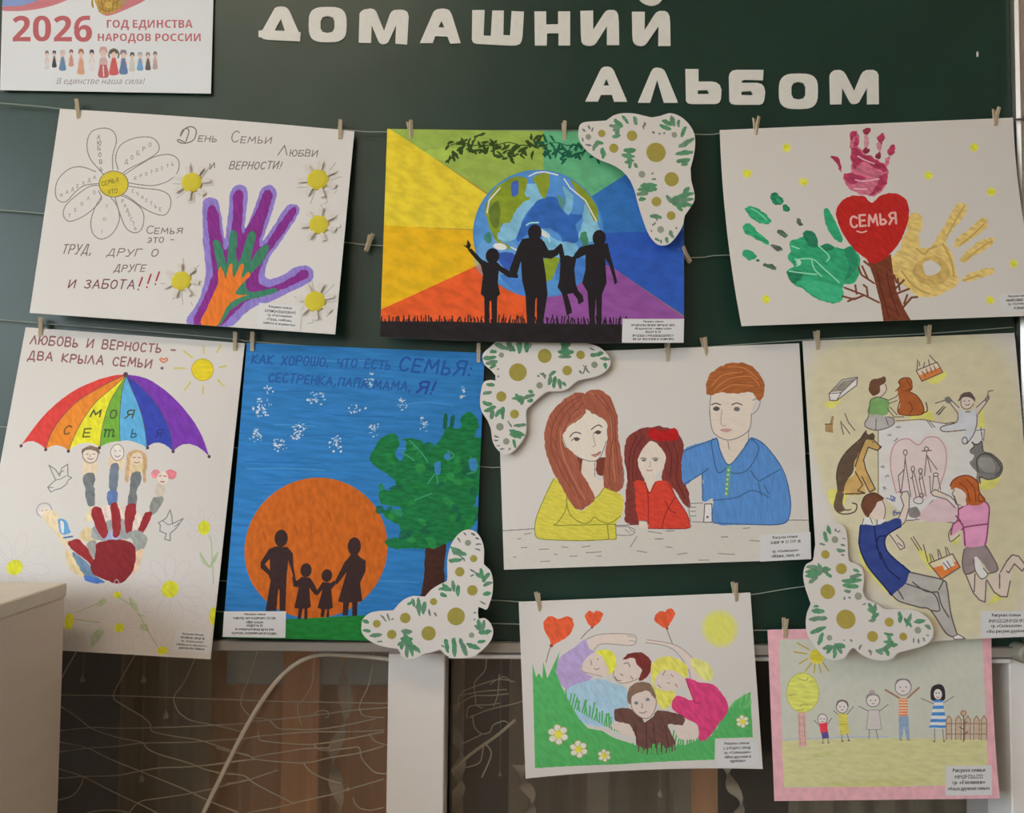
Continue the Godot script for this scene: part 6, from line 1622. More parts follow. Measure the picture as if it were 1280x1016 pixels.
	fill(142, 67, 61, 0.12, 1, 1, [463,485,488,486,490,586,498,639,457,634,450,585])
	grain(5, 0.015, 0.1)
	fill(247, 235, 221, 0.03, 1, 1, [783,173,776,235,780,300,797,326,832,343,872,337,917,310,928,250,941,196,927,172,815,166])
	fill(245, 233, 219, 0.03, 1, 1, [802,326,837,344,914,315,906,362,842,433,810,377])
	stroke(142, 140, 144, 3.2, 1, [[783,173,775,235,780,300,797,326,832,343,872,337,917,308,928,250]])
	stroke(142, 140, 144, 2.9, 1, [[935,202,956,195,962,211,952,236,932,253]])
	stroke(142, 140, 144, 2.9, 0, [[915,312,910,355,890,380], [836,348,840,378]])
	fill(182, 108, 61, 0.14, 1, 1, [767,172,773,119,804,83,866,62,932,74,970,116,981,162,965,204,948,193,927,172,876,176,815,168,784,177])
	stroke(221, 147, 86, 3.6, 1, [[786,145,829,106,900,98], [795,160,848,122,930,115,963,151], [815,166,867,143,938,150], [850,76,911,84,959,126]])
	stroke(94, 84, 81, 3.9, 1, [[783,213,798,208,816,214], [858,216,876,210,894,217]])
	oval(106, 101, 101, 0.05, 1, 800, 228, 12.1, 8, 2)
	oval(126, 123, 124, 0.05, 1, 875, 232, 11.1, 8, 2)
	stroke(197, 180, 172, 3.2, 1, [[820,232,814,279,821,291,831,289]])
	fill(217, 172, 161, 0.04, 1, 1, [808,306,829,301,854,306,833,315])
	grain(85, 0.012, 0.12)
	fill(101, 159, 231, 0.1, 1, 1, [674,377,766,345,797,336,809,389,837,434,890,380,920,339,967,362,1031,455,1054,556,1047,631,1013,657,892,653,770,644,772,558,734,560,736,466,668,498])
	stroke(71, 106, 164, 3.9, 1, [[674,377,766,345,797,336], [668,498,715,474,761,445], [791,338,776,351,793,458,834,438], [797,336,809,389,837,434,890,380,920,339], [923,341,948,382,902,455,846,464,834,438]])
	stroke(71, 106, 164, 3.9, 0, [[736,466,734,560]])
	stroke(71, 106, 164, 3.9, 1, [[920,339,967,362,1031,455,1054,556,1047,631,1013,657,892,653,770,644], [1023,457,961,488,940,494,912,456], [772,561,857,554,908,531,948,540,975,558]])
	stroke(71, 106, 164, 3.9, 0, [[940,502,950,552], [960,513,976,543]])
	fill(114, 186, 166, 0.08, 1, 0, [827,438,844,438,829,548,815,548])
	oval(244, 247, 141, 0.05, 1, 833, 453, 4, 4, 2)
	oval(244, 247, 141, 0.05, 1, 831, 470, 4, 4, 2)
	oval(244, 247, 141, 0.05, 1, 828, 487, 4, 4, 2)
	oval(244, 247, 141, 0.05, 1, 826, 504, 4, 4, 2)
	oval(244, 247, 141, 0.05, 1, 824, 521, 4, 4, 2)
	oval(244, 247, 141, 0.05, 1, 821, 538, 4, 4, 2)
	fill(247, 247, 247, 0.02, 1, 0, [741,573,767,574,765,641,734,640])
	stroke(94, 84, 81, 3.2, 0, [[741,573,767,574,765,641,734,640,741,573]])
	oval(94, 84, 81, 0.05, 1, 749, 621, 4, 4, 2)
	stroke(142, 140, 144, 2.9, 0, [[685,569,735,570], [688,583,710,584], [687,598,706,599], [688,615,708,616], [692,636,734,640]])
	stroke(142, 140, 144, 2.9, 1, [[685,569,682,593,687,636]])


func draw_floor_scene():
	grain(0, 0.012, 0.02)
	fill(231, 223, 174, 0.05, 0.25, 1, [39,27,743,29,741,1044,285,1032,58,632])
	fill(231, 223, 174, 0.05, 0.3, 1, [50,46,722,49,729,1031,324,1022,70,633])
	fill(231, 223, 174, 0.05, 0.35, 1, [68,66,701,68,714,1012,350,1011,82,646])
	fill(247, 247, 84, 0.1, 0.55, 1, [64,230,128,215,94,251])
	fill(247, 247, 84, 0.1, 0.55, 1, [63,544,125,561,103,610,66,595])
	fill(247, 247, 84, 0.1, 0.55, 1, [166,713,196,840,290,958,218,891,160,801])
	fill(247, 247, 84, 0.1, 0.55, 1, [382,280,444,280,454,316,379,312])
	fill(247, 247, 84, 0.1, 0.55, 1, [601,553,678,533,663,570,618,580])
	fill(247, 247, 84, 0.1, 0.55, 1, [429,154,518,139,477,182])
	fill(247, 247, 84, 0.1, 0.55, 1, [633,275,641,340,614,364])
	fill(247, 247, 84, 0.1, 0.55, 1, [478,733,516,711,513,772])
	fill(247, 247, 84, 0.1, 0.55, 1, [363,763,435,829,408,853])
	fill(247, 247, 84, 0.1, 0.55, 1, [616,988,682,919,693,956])
	fill(241, 241, 240, 0.03, 1, 0, [255,333,329,315,417,310,491,327,637,355,628,428,586,552,519,661,511,692,331,671,326,649,244,568])
	stroke(141, 130, 121, 3.2, 0, [[240,568,255,333], [323,309,417,310,503,332], [608,361,637,359,631,403]])
	stroke(141, 130, 121, 3.9, 0, [[337,672,394,671,511,692]])
	stroke(141, 130, 121, 3.2, 0, [[435,605,369,666]])
	fill(241, 216, 222, 0.05, 1, 1, [375,667,438,606,473,598,515,629,526,655,493,687])
	fill(246, 230, 232, 0.03, 1, 1, [396,402,362,378,324,385,297,427,295,496,306,572,398,603,449,575,485,508,494,427,468,383,425,381])
	stroke(219, 171, 174, 4.3, 1, [[306,572,292,496,294,433,318,387,360,378,396,402,425,378,468,381,493,427,486,496,456,569]])
	stroke(114, 102, 100, 3.2, 0, [[346,439,339,487,323,567], [345,455,352,538,356,588], [339,487,316,510,320,573], [370,495,366,520,376,592], [374,501,389,590], [397,503,390,527,399,591], [401,509,411,589], [424,429,410,516], [423,441,457,496], [425,448,435,505], [428,517,429,580], [443,518,435,568], [458,522,465,570], [313,566,337,574], [360,523,369,514], [390,530,403,518]])
	stroke(114, 102, 100, 3.2, 1, [[353,427,351,434,346,437,342,433,340,426,343,419,347,417,352,420,353,427], [376,489,374,496,369,499,365,495,364,488,366,481,371,478,375,482,376,489], [403,498,401,505,396,508,392,505,391,497,393,490,398,488,402,491,403,498], [431,419,428,424,423,426,418,424,416,418,418,413,424,411,429,414,431,419], [460,514,457,519,450,520,444,518,442,513,445,509,451,507,457,510,460,514]])
	stroke(114, 102, 100, 3.9, 0, [[407,425,440,425]])
	stroke(114, 102, 100, 2.9, 1, [[400,603,396,611,385,615,374,612,366,605,367,597,375,591,387,590,397,595,400,603], [404,585,401,590,394,591,390,587,390,581,395,577,401,579,404,585]])
	fill(154, 148, 150, 0.15, 1, 1, [346,631,378,627,384,658,351,660])
	stroke(164, 158, 168, 2.9, 0, [[264,475,267,478], [264,469,254,474], [261,469,265,473], [259,476,267,473], [280,510,282,505], [275,507,281,510], [272,507,280,503], [271,514,269,507], [264,544,263,546], [265,557,259,548], [271,553,258,546], [263,557,267,547], [328,332,321,334], [332,332,328,336], [337,334,319,331], [331,329,332,330], [297,360,298,364], [299,361,299,354], [297,360,286,361], [290,357,295,361], [318,378,321,377], [313,385,309,381], [322,372,318,380], [313,382,320,373]])
	stroke(114, 117, 174, 3.6, 0, [[283,592,290,600], [294,598,269,587], [298,600,293,586], [293,591,289,593], [296,595,300,590], [283,593,287,580], [300,587,284,579], [290,653,294,639], [313,639,307,646], [316,645,296,639], [298,633,289,636], [295,650,317,642], [293,639,306,644], [288,644,294,636]])
	stroke(114, 102, 100, 2.9, 0, [[432,315,450,342], [439,315,460,342], [469,292,496,265], [478,296,503,268]])
	fill(246, 246, 245, 0.03, 1, 0, [85,196,136,148,192,142,188,171,111,223,87,221])
	fill(164, 158, 142, 0.15, 1, 0, [93,191,139,152,187,147,134,190])
	stroke(114, 102, 100, 3.6, 0, [[85,196,136,148,192,142,188,171,111,223,87,221,85,196]])
	stroke(114, 102, 100, 3.2, 0, [[85,196,130,195,192,142], [130,195,111,223]])
	fill(176, 148, 100, 0.15, 1, 0, [64,306,81,304,90,278,98,280,91,307,91,339,63,333])
	stroke(114, 102, 100, 3.6, 0, [[122,299,123,324,129,347], [126,309,138,325,151,346], [138,272,149,305,170,335], [64,306,91,307]])
	fill(246, 230, 203, 0.05, 1, 0, [407,128,485,100,503,139,425,169])
	fill(244, 148, 86, 0.1, 1, 0, [415,147,495,120,503,139,425,169])
	stroke(114, 102, 100, 3.9, 0, [[407,128,485,100,503,139,425,169,407,128]])
	stroke(114, 102, 100, 3.6, 0, [[411,122,415,88], [421,110,420,96], [435,117,440,98], [457,112,455,90], [485,104,460,73], [428,132,439,151], [444,124,448,142], [459,118,464,137], [472,112,479,131]])
	fill(109, 94, 89, 0.1, 1, 1, [550,250,559,229,578,218,596,218,611,239,611,256,600,243,576,234,564,241])
	fill(241, 228, 219, 0.03, 1, 1, [561,244,579,235,601,243,604,262,591,277,570,279,559,266])
	stroke(114, 102, 100, 3.2, 1, [[561,244,560,266,573,280,592,277,606,261]])
	stroke(114, 102, 100, 2.9, 0, [[570,251,576,250], [587,250,593,252], [575,263,583,267,591,262]])
	fill(231, 236, 245, 0.05, 1, 1, [545,286,573,285,590,291,616,278,611,336,597,375,576,404,556,409,553,391,568,359,532,353,492,359,483,341,512,337,541,325])
	stroke(114, 102, 100, 3.6, 1, [[545,286,539,326,483,341,492,359,568,357], [616,278,611,336,597,375,570,408], [573,397,570,405,564,408,558,407,554,400,554,392,559,386,566,384,571,389,573,397]])
	fill(236, 225, 213, 0.03, 1, 1, [545,291,518,251,528,245,552,274])
	fill(236, 225, 213, 0.03, 1, 1, [612,280,645,248,656,255,619,300])
	fill(144, 138, 134, 0.1, 1, 1, [501,235,520,231,526,248,510,254])
	fill(144, 138, 134, 0.1, 1, 1, [647,245,662,232,666,246,650,258])
	stroke(114, 102, 100, 3.6, 0, [[467,253,501,244], [545,293,518,251], [552,274,526,245], [615,276,648,249], [619,300,656,255], [658,235,663,218,680,216], [467,291,496,265], [473,297,501,269], [575,291,590,291], [497,330,536,327], [625,352,627,398]])
	fill(141, 140, 139, 0.1, 1, 1, [581,432,596,418,589,403,599,412,613,411,625,403,628,440,655,450,684,478,693,504,676,534,641,543,612,536,609,555,593,548,599,515,573,481,585,469,595,452,580,444])
	stroke(91, 89, 89, 5, 1, [[604,512,601,470,621,450,650,454,678,483,686,511,666,531]])
	fill(169, 169, 166, 0.1, 1, 1, [614,464,644,463,666,486,664,516,628,514,609,491])
	stroke(91, 89, 89, 4.3, 1, [[609,555,609,531,638,543,676,534,693,504,684,478,655,450,628,440,625,403,613,411,599,412,589,403,596,418,581,432]])
	fill(219, 182, 115, 0.1, 1, 1, [205,373,235,372,260,402,247,413,215,399,195,444,201,481,227,548,209,562,187,510,193,564,121,563,127,518,162,487,160,442,183,403])
	fill(109, 91, 76, 0.12, 1, 1, [209,338,217,354,237,348,238,372,205,373,187,408,165,442,153,484,128,518,116,553,95,546,94,492,109,445,140,406,178,377])
	stroke(86, 71, 60, 4.3, 1, [[210,340,197,360,140,406,109,445,94,492,95,549,84,581,79,608,96,630,125,635,153,627,160,604,145,597]])
	stroke(86, 71, 60, 3.6, 1, [[115,559,107,595,117,619,138,620]])
	stroke(86, 71, 60, 3.9, 0, [[235,372,260,402,247,413,215,399], [215,399,195,444,201,481,230,551,209,562,185,504], [162,484,186,534,167,553,193,564,121,563], [205,373,187,408,163,466]])
	fill(119, 99, 81, 0.1, 1, 1, [95,552,115,559,107,595,117,619,96,627,79,608,84,575])
	oval(66, 58, 52, 0.05, 1, 259, 400, 4.8, 3.6, 4)
	oval(66, 58, 52, 0.05, 1, 233, 381, 3, 2.4, 4)
	fill(119, 84, 63, 0.1, 1, 1, [230,182,244,154,271,149,293,147,293,168,273,178,269,202,250,213,233,202])
	fill(241, 225, 213, 0.03, 1, 1, [275,177,291,173,295,187,288,205,272,218,258,214,269,202])
	stroke(114, 102, 100, 3.2, 1, [[291,173,295,189,288,205,272,218]])
	fill(139, 187, 118, 0.1, 1, 1, [239,225,266,219,298,233,301,259,286,286,244,286,222,272,230,241])
	fill(201, 197, 197, 0.08, 1, 1, [209,307,223,286,250,282,291,293,313,301,307,325,258,339,223,332,210,322])
	stroke(114, 102, 100, 3.6, 1, [[209,307,223,286,232,235,243,223,266,219,298,233], [209,307,211,325,252,340,307,325,313,301,291,293]])
	stroke(114, 102, 100, 3.2, 0, [[246,339,250,297], [285,293,292,324], [298,233,326,222,336,211], [298,245,331,235], [293,264,315,295,351,297], [303,258,327,289]])
	fill(191, 109, 60, 0.1, 1, 1, [334,194,345,182,340,166,359,153,384,158,388,197,377,203,405,224,423,263,413,292,334,285,339,246,334,214])
	stroke(116, 68, 44, 3.6, 1, [[327,200,345,182,342,164,359,153,384,158,388,191,377,203,405,224,423,263,413,292,334,285,339,239]])
	stroke(154, 81, 47, 5, 1, [[371,160,382,190,362,202]])
	stroke(116, 68, 44, 4.3, 1, [[416,286,436,279,434,249]])
	stroke(116, 68, 44, 2.9, 1, [[372,241,383,267,371,286]])
	fill(244, 230, 213, 0.03, 1, 1, [484,732,491,757,520,738,514,725])
	stroke(114, 102, 100, 3.6, 1, [[494,710,484,732,491,757,524,735]])
	fill(244, 230, 216, 0.03, 1, 1, [432,573,448,570,518,614,523,634,498,606,441,586])
	stroke(114, 102, 100, 3.6, 0, [[428,576,445,567,499,596,517,617], [437,589,485,605,513,637], [428,576,437,589]])
	fill(239, 225, 211, 0.03, 1, 0, [536,875,552,876,601,886,611,906,604,980,581,968,562,944])
	fill(239, 225, 211, 0.03, 1, 0, [613,900,662,870,708,860,703,911,685,966,658,960])
	fill(239, 225, 211, 0.03, 1, 0, [661,873,689,840,710,819,733,825,755,863,734,878,717,851,694,879])
	stroke(114, 102, 100, 4.3, 0, [[537,875,562,944,584,971,604,980,611,906], [613,900,638,946,661,963,685,966,699,911], [665,877,689,840,710,819,733,825,758,860,744,879,717,851,694,882,688,875], [661,883,659,934], [572,877,566,941]])
	fill(166, 151, 152, 0.08, 1, 1, [537,788,567,774,610,773,633,810,656,867,628,878,606,847,581,820,573,868,537,876,528,836])
	stroke(114, 102, 100, 4.3, 1, [[537,788,528,836,537,876,573,868], [610,773,633,810,656,867,618,880]])
	fill(247, 247, 247, 0.03, 1, 1, [570,824,585,820,603,860,618,883,594,897,576,868])
	stroke(114, 102, 100, 3.6, 1, [[570,824,573,864,594,897,618,883,603,860]])
	fill(247, 174, 216, 0.07, 1, 1, [524,644,556,628,609,617,635,641,629,700,622,745,613,777,540,777,532,718,494,736,501,698,520,681])
	stroke(156, 79, 121, 5.4, 1, [[524,644,556,628,609,617,635,641,629,700,621,751,613,777], [532,718,551,708,624,703], [520,681,538,707,541,775], [524,644,520,681,501,698,492,733]])
	stroke(156, 79, 121, 5.4, 0, [[514,666,530,687]])
	fill(246, 233, 221, 0.03, 1, 1, [508,577,527,570,548,603,553,631,526,628,513,604])
	stroke(114, 102, 100, 3.2, 1, [[515,571,506,587,512,601,517,624,533,629]])
	stroke(114, 102, 100, 3.6, 1, [[512,594,520,621,526,641]])
	fill(211, 115, 60, 0.12, 1, 1, [500,557,512,538,539,525,572,526,599,550,604,587,624,614,605,630,572,634,556,620,552,590,527,565,504,571])
	stroke(124, 63, 41, 4.3, 1, [[500,557,512,538,539,525,572,526,599,550,604,587,622,614]])
	stroke(141, 76, 44, 3.9, 1, [[535,550,559,574,566,617], [561,538,586,573,589,622], [604,587,599,619,622,618]])
	fill(246, 233, 221, 0.03, 1, 1, [309,663,328,618,321,579,345,567,351,590,344,629,330,677,312,692])
	stroke(114, 102, 100, 3.6, 0, [[309,659,329,618,320,585], [330,677,347,629,351,584,345,567], [320,585,328,569,345,567], [312,692,330,677]])
	fill(241, 228, 213, 0.03, 1, 1, [273,719,296,721,321,750,324,768,307,775,288,756])
	stroke(114, 102, 100, 3.6, 0, [[273,719,294,753,307,775,324,768,320,750,297,721], [300,750,316,764]])
	fill(246, 230, 221, 0.03, 1, 1, [218,598,258,590,264,624,252,664,221,657,208,637])
	stroke(114, 102, 100, 3.2, 1, [[250,584,262,624,252,664,227,667]])
	fill(247, 247, 247, 0.03, 1, 1, [182,655,202,649,223,677,177,679])
	fill(247, 247, 247, 0.03, 1, 1, [230,662,260,664,243,678,229,679])
	stroke(114, 102, 100, 3.2, 0, [[182,655,175,677], [205,653,213,676], [230,662,229,679]])
	fill(124, 81, 60, 0.12, 1, 1, [177,605,192,575,227,566,257,586,234,601,212,635,198,651,188,645,180,622])
	stroke(81, 53, 44, 3.9, 1, [[177,605,192,575,227,566,257,586]])
	fill(61, 81, 155, 0.1, 1, 1, [170,678,229,681,266,671,309,661,314,692,260,722,255,767,284,806,339,857,319,896,271,939,233,891,184,823,161,756,164,709])
	stroke(36, 48, 102, 5.4, 1, [[170,678,164,709,161,756,184,823,233,891,271,939], [314,692,260,722,255,767,284,806,339,857], [219,686,222,739,235,805], [260,722,230,726,221,765], [234,779,257,839,299,880]])
	fill(199, 197, 192, 0.07, 1, 1, [339,858,392,873,458,894,469,923,478,1014,497,1087,481,1097,454,1078,410,998,366,983,289,953,270,936,319,897])
	stroke(101, 94, 92, 4.7, 1, [[339,858,392,873,458,894,469,923,478,1014,497,1087], [271,939,295,960,366,985,405,998,454,1078,481,1097], [319,897,370,917,421,941,437,986,434,1002,405,998], [345,893,389,928,435,934], [435,934,445,980,470,1026]])
	stroke(101, 94, 92, 4.7, 0, [[456,896,438,927], [291,919,308,952]])
	fill(247, 247, 247, 0.03, 1, 1, [480,1096,502,1088,527,1105,488,1106])
	stroke(114, 102, 100, 3.6, 0, [[480,1096,502,1088,527,1105,488,1106,480,1096]])
	fill(247, 233, 203, 0.05, 1, 0, [407,830,494,801,519,851,450,889])
	fill(246, 145, 78, 0.1, 1, 0, [416,848,512,828,519,851,450,889])
	fill(247, 247, 245, 0.03, 1, 0, [452,826,487,815,501,842,463,858])
	stroke(114, 102, 100, 4.3, 0, [[407,830,494,801,519,851,450,889,407,830]])
	stroke(114, 102, 100, 3.6, 0, [[348,735,374,781], [357,731,384,781], [391,762,404,823], [417,826,412,796], [427,823,419,800], [444,818,442,782], [454,812,446,785], [474,808,469,775], [484,804,475,777], [459,831,478,855], [473,826,486,849]])


func draw_hug():
	grain(60, 0.02, 0.05)
	oval(247, 247, 89, 0.04, 0.28, 728, 124, 68.3, 69.7, 1)
	oval(247, 247, 89, 0.04, 0.28, 728, 124, 61.5, 63.1, 1)
	oval(247, 247, 89, 0.04, 0.28, 728, 124, 54.6, 56.4, 1)
	oval(247, 247, 89, 0.04, 0.28, 728, 124, 47.8, 49.8, 1)
	fill(200, 179, 231, 0.08, 1, 1, [125,254,140,207,195,171,237,145,249,177,268,195,230,228,216,252,259,274,231,295,175,321,140,298])
	fill(185, 223, 247, 0.08, 1, 1, [159,343,180,307,273,287,333,306,375,327,378,392,350,442,306,457,248,453,197,425])
	fill(97, 196, 113, 0.08, 1, 0, [41,220,53,267,64,254,75,275,81,214,93,275,142,182,125,255,143,306,170,366,201,426,232,461,280,472,320,499,394,528,510,545,578,534,638,510,680,502,737,411,765,379,823,349,821,509,684,513,677,589,340,596,35,587])
	fill(147, 223, 144, 0.08, 0.5, 1, [746,402,774,373,818,357,819,402])
	stroke(97, 196, 113, 5.4, 0, [[160,372,157,319], [168,377,178,334], [177,382,189,337], [186,388,198,349], [194,393,206,361], [203,399,199,356], [212,404,225,366], [220,409,230,359], [229,415,225,361], [238,420,242,381], [246,426,259,371], [255,431,268,396], [264,436,265,390], [272,442,275,408], [281,447,285,402], [289,453,302,413], [298,458,299,414], [307,463,307,411], [315,469,313,425], [324,473,338,436], [333,476,338,428], [341,479,350,430], [350,482,353,437], [359,485,355,449], [368,488,370,453], [376,491,384,459], [385,494,385,453], [394,497,399,457], [403,500,414,463], [411,503,409,458], [420,505,432,472], [429,508,430,461], [438,511,435,460], [446,514,460,459], [455,517,452,467], [464,520,475,477], [473,522,473,475], [481,525,478,487], [490,528,490,482], [499,531,511,487], [508,534,513,478], [516,536,515,483], [525,539,538,482], [534,542,546,497], [543,545,557,505], [552,547,564,507], [560,550,574,496], [569,547,567,496], [579,545,586,506], [588,543,597,487], [597,540,598,507], [606,538,605,497], [615,536,620,498], [624,533,625,492], [633,531,647,488], [642,528,653,481], [651,526,649,469], [661,524,659,469], [670,521,679,485], [679,519,687,467]])
	stroke(97, 196, 113, 5, 0, [[685,501,694,451], [693,493,706,444], [701,486,709,438], [709,478,712,431], [717,471,721,425], [725,464,727,418], [733,456,734,411], [742,449,759,405], [750,441,767,399], [758,434,764,392], [766,427,773,385], [774,419,779,379], [782,412,796,372], [791,404,799,366], [799,397,801,359], [807,390,823,353]])
	fill(247, 106, 67, 0.1, 1, 1, [142,68,119,55,95,66,86,90,99,120,116,155,145,147,180,124,197,92,191,66,168,59])
	fill(247, 106, 67, 0.1, 1, 1, [273,50,256,41,241,57,246,81,264,100,292,84,306,59,296,46,282,45])
	fill(247, 106, 67, 0.1, 1, 1, [532,57,514,56,495,72,496,92,528,115,552,94,568,65,559,47,541,49])
	stroke(141, 131, 126, 3.2, 1, [[113,158,101,186,91,219], [264,103,239,123,222,141], [534,116,542,144,552,173,558,186]])
	oval(183, 76, 58, 0.05, 1, 113, 160, 6.8, 5.8, 3)
	oval(183, 76, 58, 0.05, 1, 264, 102, 5.1, 4.2, 3)
	oval(183, 76, 58, 0.05, 1, 536, 117, 5.1, 5, 2)
	fill(243, 228, 219, 0.02, 1, 1, [247,151,299,130,409,133,422,153,402,173,297,161,266,185,252,176])
	stroke(183, 172, 165, 3.2, 1, [[238,145,299,128,407,134,422,153,402,173,297,163,266,185]])
	stroke(183, 172, 165, 2.5, 0, [[391,138,418,145], [395,155,420,160]])
	fill(243, 228, 219, 0.02, 1, 1, [456,161,549,183,597,233,618,300,662,303,634,242,567,180,467,152])
	stroke(183, 172, 165, 3.2, 1, [[456,165,549,190,603,266,608,312], [460,155,567,180,634,242,662,303]])
	fill(243, 228, 219, 0.02, 1, 1, [221,234,253,198,287,196,317,252,308,276,274,280,232,264])
	stroke(183, 172, 165, 2.9, 1, [[221,234,219,255,241,264,291,279]])
	stroke(159, 137, 132, 2.9, 0, [[253,219,256,236], [277,214,281,219], [263,249,273,254,282,249]])
	fill(247, 247, 91, 0.1, 1, 1, [272,189,313,184,341,207,343,244,320,274,313,249,298,213])
	fill(243, 228, 219, 0.02, 1, 1, [333,265,370,221,412,218,436,261,424,294,389,317,356,306,336,294])
	stroke(183, 162, 150, 3.2, 1, [[334,261,334,286,356,306,394,302,426,290]])
	stroke(159, 131, 126, 3.6, 1, [[373,237,386,235,393,249]])
	stroke(159, 131, 126, 3.6, 0, [[358,273,365,279]])
	stroke(159, 131, 126, 3.6, 1, [[337,282,344,294,357,297]])
	stroke(159, 131, 126, 3.6, 0, [[395,284,401,293]])
	fill(135, 59, 55, 0.1, 1, 1, [368,221,396,201,440,201,468,229,468,264,441,296,422,297,436,262,419,243,410,220])
	fill(247, 242, 116, 0.1, 1, 1, [471,250,513,218,565,226,602,258,594,295,560,275,519,265,485,289,481,323,524,339,551,348,520,401,486,384,473,325])
	fill(247, 247, 150, 0.1, 1, 1, [618,227,672,243,692,287,669,311,624,267])
	fill(243, 228, 219, 0.02, 1, 1, [519,265,564,275,585,307,561,333,514,340,482,321,488,288])
	stroke(159, 131, 126, 2.9, 0, [[509,284,519,268], [539,281,547,291], [490,317,500,328], [553,315,559,328], [524,310,532,314]])
	fill(243, 228, 219, 0.02, 1, 1, [583,307,605,370,617,375,608,325])
	fill(238, 79, 140, 0.1, 1, 1, [591,299,642,313,696,327,740,403,693,469,647,520,623,510,624,466,575,434,535,399,557,357,613,375])
	stroke(183, 52, 107, 3.2, 1, [[592,299,617,379,638,384]])
	fill(243, 228, 219, 0.02, 1, 1, [544,458,575,440,620,466,623,508,587,516,550,507])
	fill(243, 228, 219, 0.02, 1, 1, [334,441,381,459,395,501,346,482,314,456])
	fill(121, 86, 79, 0.12, 1, 1, [334,398,384,400,424,431,433,451,467,429,486,408,572,428,570,462,518,461,531,500,539,544,509,564,467,567,425,563,403,548,396,495,381,455,332,440])
	stroke(87, 59, 57, 2.9, 0, [[424,436,433,453,466,433], [398,460,405,544], [506,464,514,539], [439,461,436,545], [465,462,468,550]])
	fill(243, 228, 219, 0.02, 1, 1, [387,359,394,403,426,433,458,429,479,389,479,356,447,335,405,341])
	stroke(171, 150, 140, 3.2, 1, [[387,359,394,403,426,433,458,429,479,389,478,358]])
	fill(149, 120, 101, 0.1, 1, 1, [377,354,389,321,424,305,459,310,478,346,475,366,454,338,417,343,395,355,390,380,381,379])
	oval(135, 147, 155, 0.05, 1, 408, 379, 7.5, 5.8, 2)
	oval(135, 147, 155, 0.05, 1, 450, 368, 7.5, 5.8, 2)
	stroke(159, 131, 126, 2.9, 1, [[427,381,430,394,425,397], [417,412,430,416,443,410]])
	stroke(97, 196, 113, 5.7, 0, [[379,572,387,523], [386,572,389,528], [394,573,398,532], [401,573,402,531], [409,573,413,537], [416,574,419,542], [424,574,426,550], [431,574,433,546], [439,575,446,542], [446,575,450,546], [454,575,459,530], [461,576,464,529], [469,576,467,544], [476,576,478,533], [484,576,483,526], [491,577,496,536], [499,577,501,545], [506,577,513,546], [514,577,513,554], [521,577,521,543], [529,578,534,535], [536,578,543,544], [544,578,550,532], [551,578,558,536]])
	oval(247, 247, 236, 0.03, 1, 144, 486, 13.8, 11.4, 27)
	stroke(183, 174, 101, 2.2, 1, [[158,487,153,495,143,498,134,494,130,485,135,477,145,474,154,478,158,487]])
	oval(247, 247, 236, 0.03, 1, 124, 499, 13.8, 11.4, 87)
	stroke(183, 174, 101, 2.2, 1, [[138,500,134,508,124,511,114,507,111,498,115,489,125,487,135,491,138,500]])
	oval(247, 247, 236, 0.03, 1, 103, 488, 13.8, 11.4, 147)
	stroke(183, 174, 101, 2.2, 1, [[117,489,112,497,102,500,93,496,89,487,94,479,104,476,113,480,117,489]])
	oval(247, 247, 236, 0.03, 1, 101, 464, 13.9, 11.4, 207)
	stroke(183, 174, 101, 2.2, 1, [[115,465,111,474,101,476,91,472,87,463,92,455,102,452,111,456,115,465]])
	oval(247, 247, 236, 0.03, 1, 121, 452, 13.9, 11.4, 267)
	stroke(183, 174, 101, 2.2, 1, [[135,453,130,461,120,464,111,459,107,451,111,442,121,439,131,444,135,453]])
	oval(247, 247, 236, 0.03, 1, 142, 462, 13.8, 11.4, 327)
	stroke(183, 174, 101, 2.2, 1, [[156,463,152,472,142,474,132,470,128,461,133,453,143,450,153,454,156,463]])
	oval(247, 242, 95, 0.08, 1, 123, 475, 15.4, 15.2, 4)
	oval(247, 247, 236, 0.03, 1, 212, 542, 12, 10, 27)
	stroke(183, 174, 101, 2.2, 1, [[224,543,220,550,211,553,203,549,200,541,204,534,212,531,221,535,224,543]])
	oval(247, 247, 236, 0.03, 1, 195, 553, 12, 10, 87)
	stroke(183, 174, 101, 2.2, 1, [[207,554,203,561,194,564,186,560,183,552,187,545,195,543,203,546,207,554]])
	oval(247, 247, 236, 0.03, 1, 176, 544, 12, 10, 147)
	stroke(183, 174, 101, 2.2, 1, [[188,545,184,552,176,554,167,551,164,543,168,536,177,533,185,537,188,545]])
	oval(247, 247, 236, 0.03, 1, 175, 523, 12, 10, 207)
	stroke(183, 174, 101, 2.2, 1, [[187,524,183,531,174,534,166,530,163,522,167,515,175,513,183,516,187,524]])
	oval(247, 247, 236, 0.03, 1, 192, 512, 12, 10, 267)
	stroke(183, 174, 101, 2.2, 1, [[204,513,200,520,191,523,183,519,180,511,184,504,192,501,201,505,204,513]])
	oval(247, 247, 236, 0.03, 1, 210, 521, 12, 10, 327)
	stroke(183, 174, 101, 2.2, 1, [[222,522,218,529,210,532,201,528,198,520,202,513,211,511,219,514,222,522]])
	oval(247, 242, 95, 0.08, 1, 193, 533, 13.3, 13.3, 4)
	oval(247, 247, 236, 0.03, 1, 297, 568, 8.7, 7.3, 26)
	stroke(183, 174, 101, 2.2, 1, [[305,568,303,574,296,576,290,573,288,567,291,562,297,560,303,563,305,568]])
	oval(247, 247, 236, 0.03, 1, 284, 576, 8.7, 7.3, 86)
	stroke(183, 174, 101, 2.2, 1, [[293,577,290,582,284,584,278,581,276,576,278,570,285,568,291,571,293,577]])
	oval(247, 247, 236, 0.03, 1, 271, 569, 8.7, 7.3, 146)
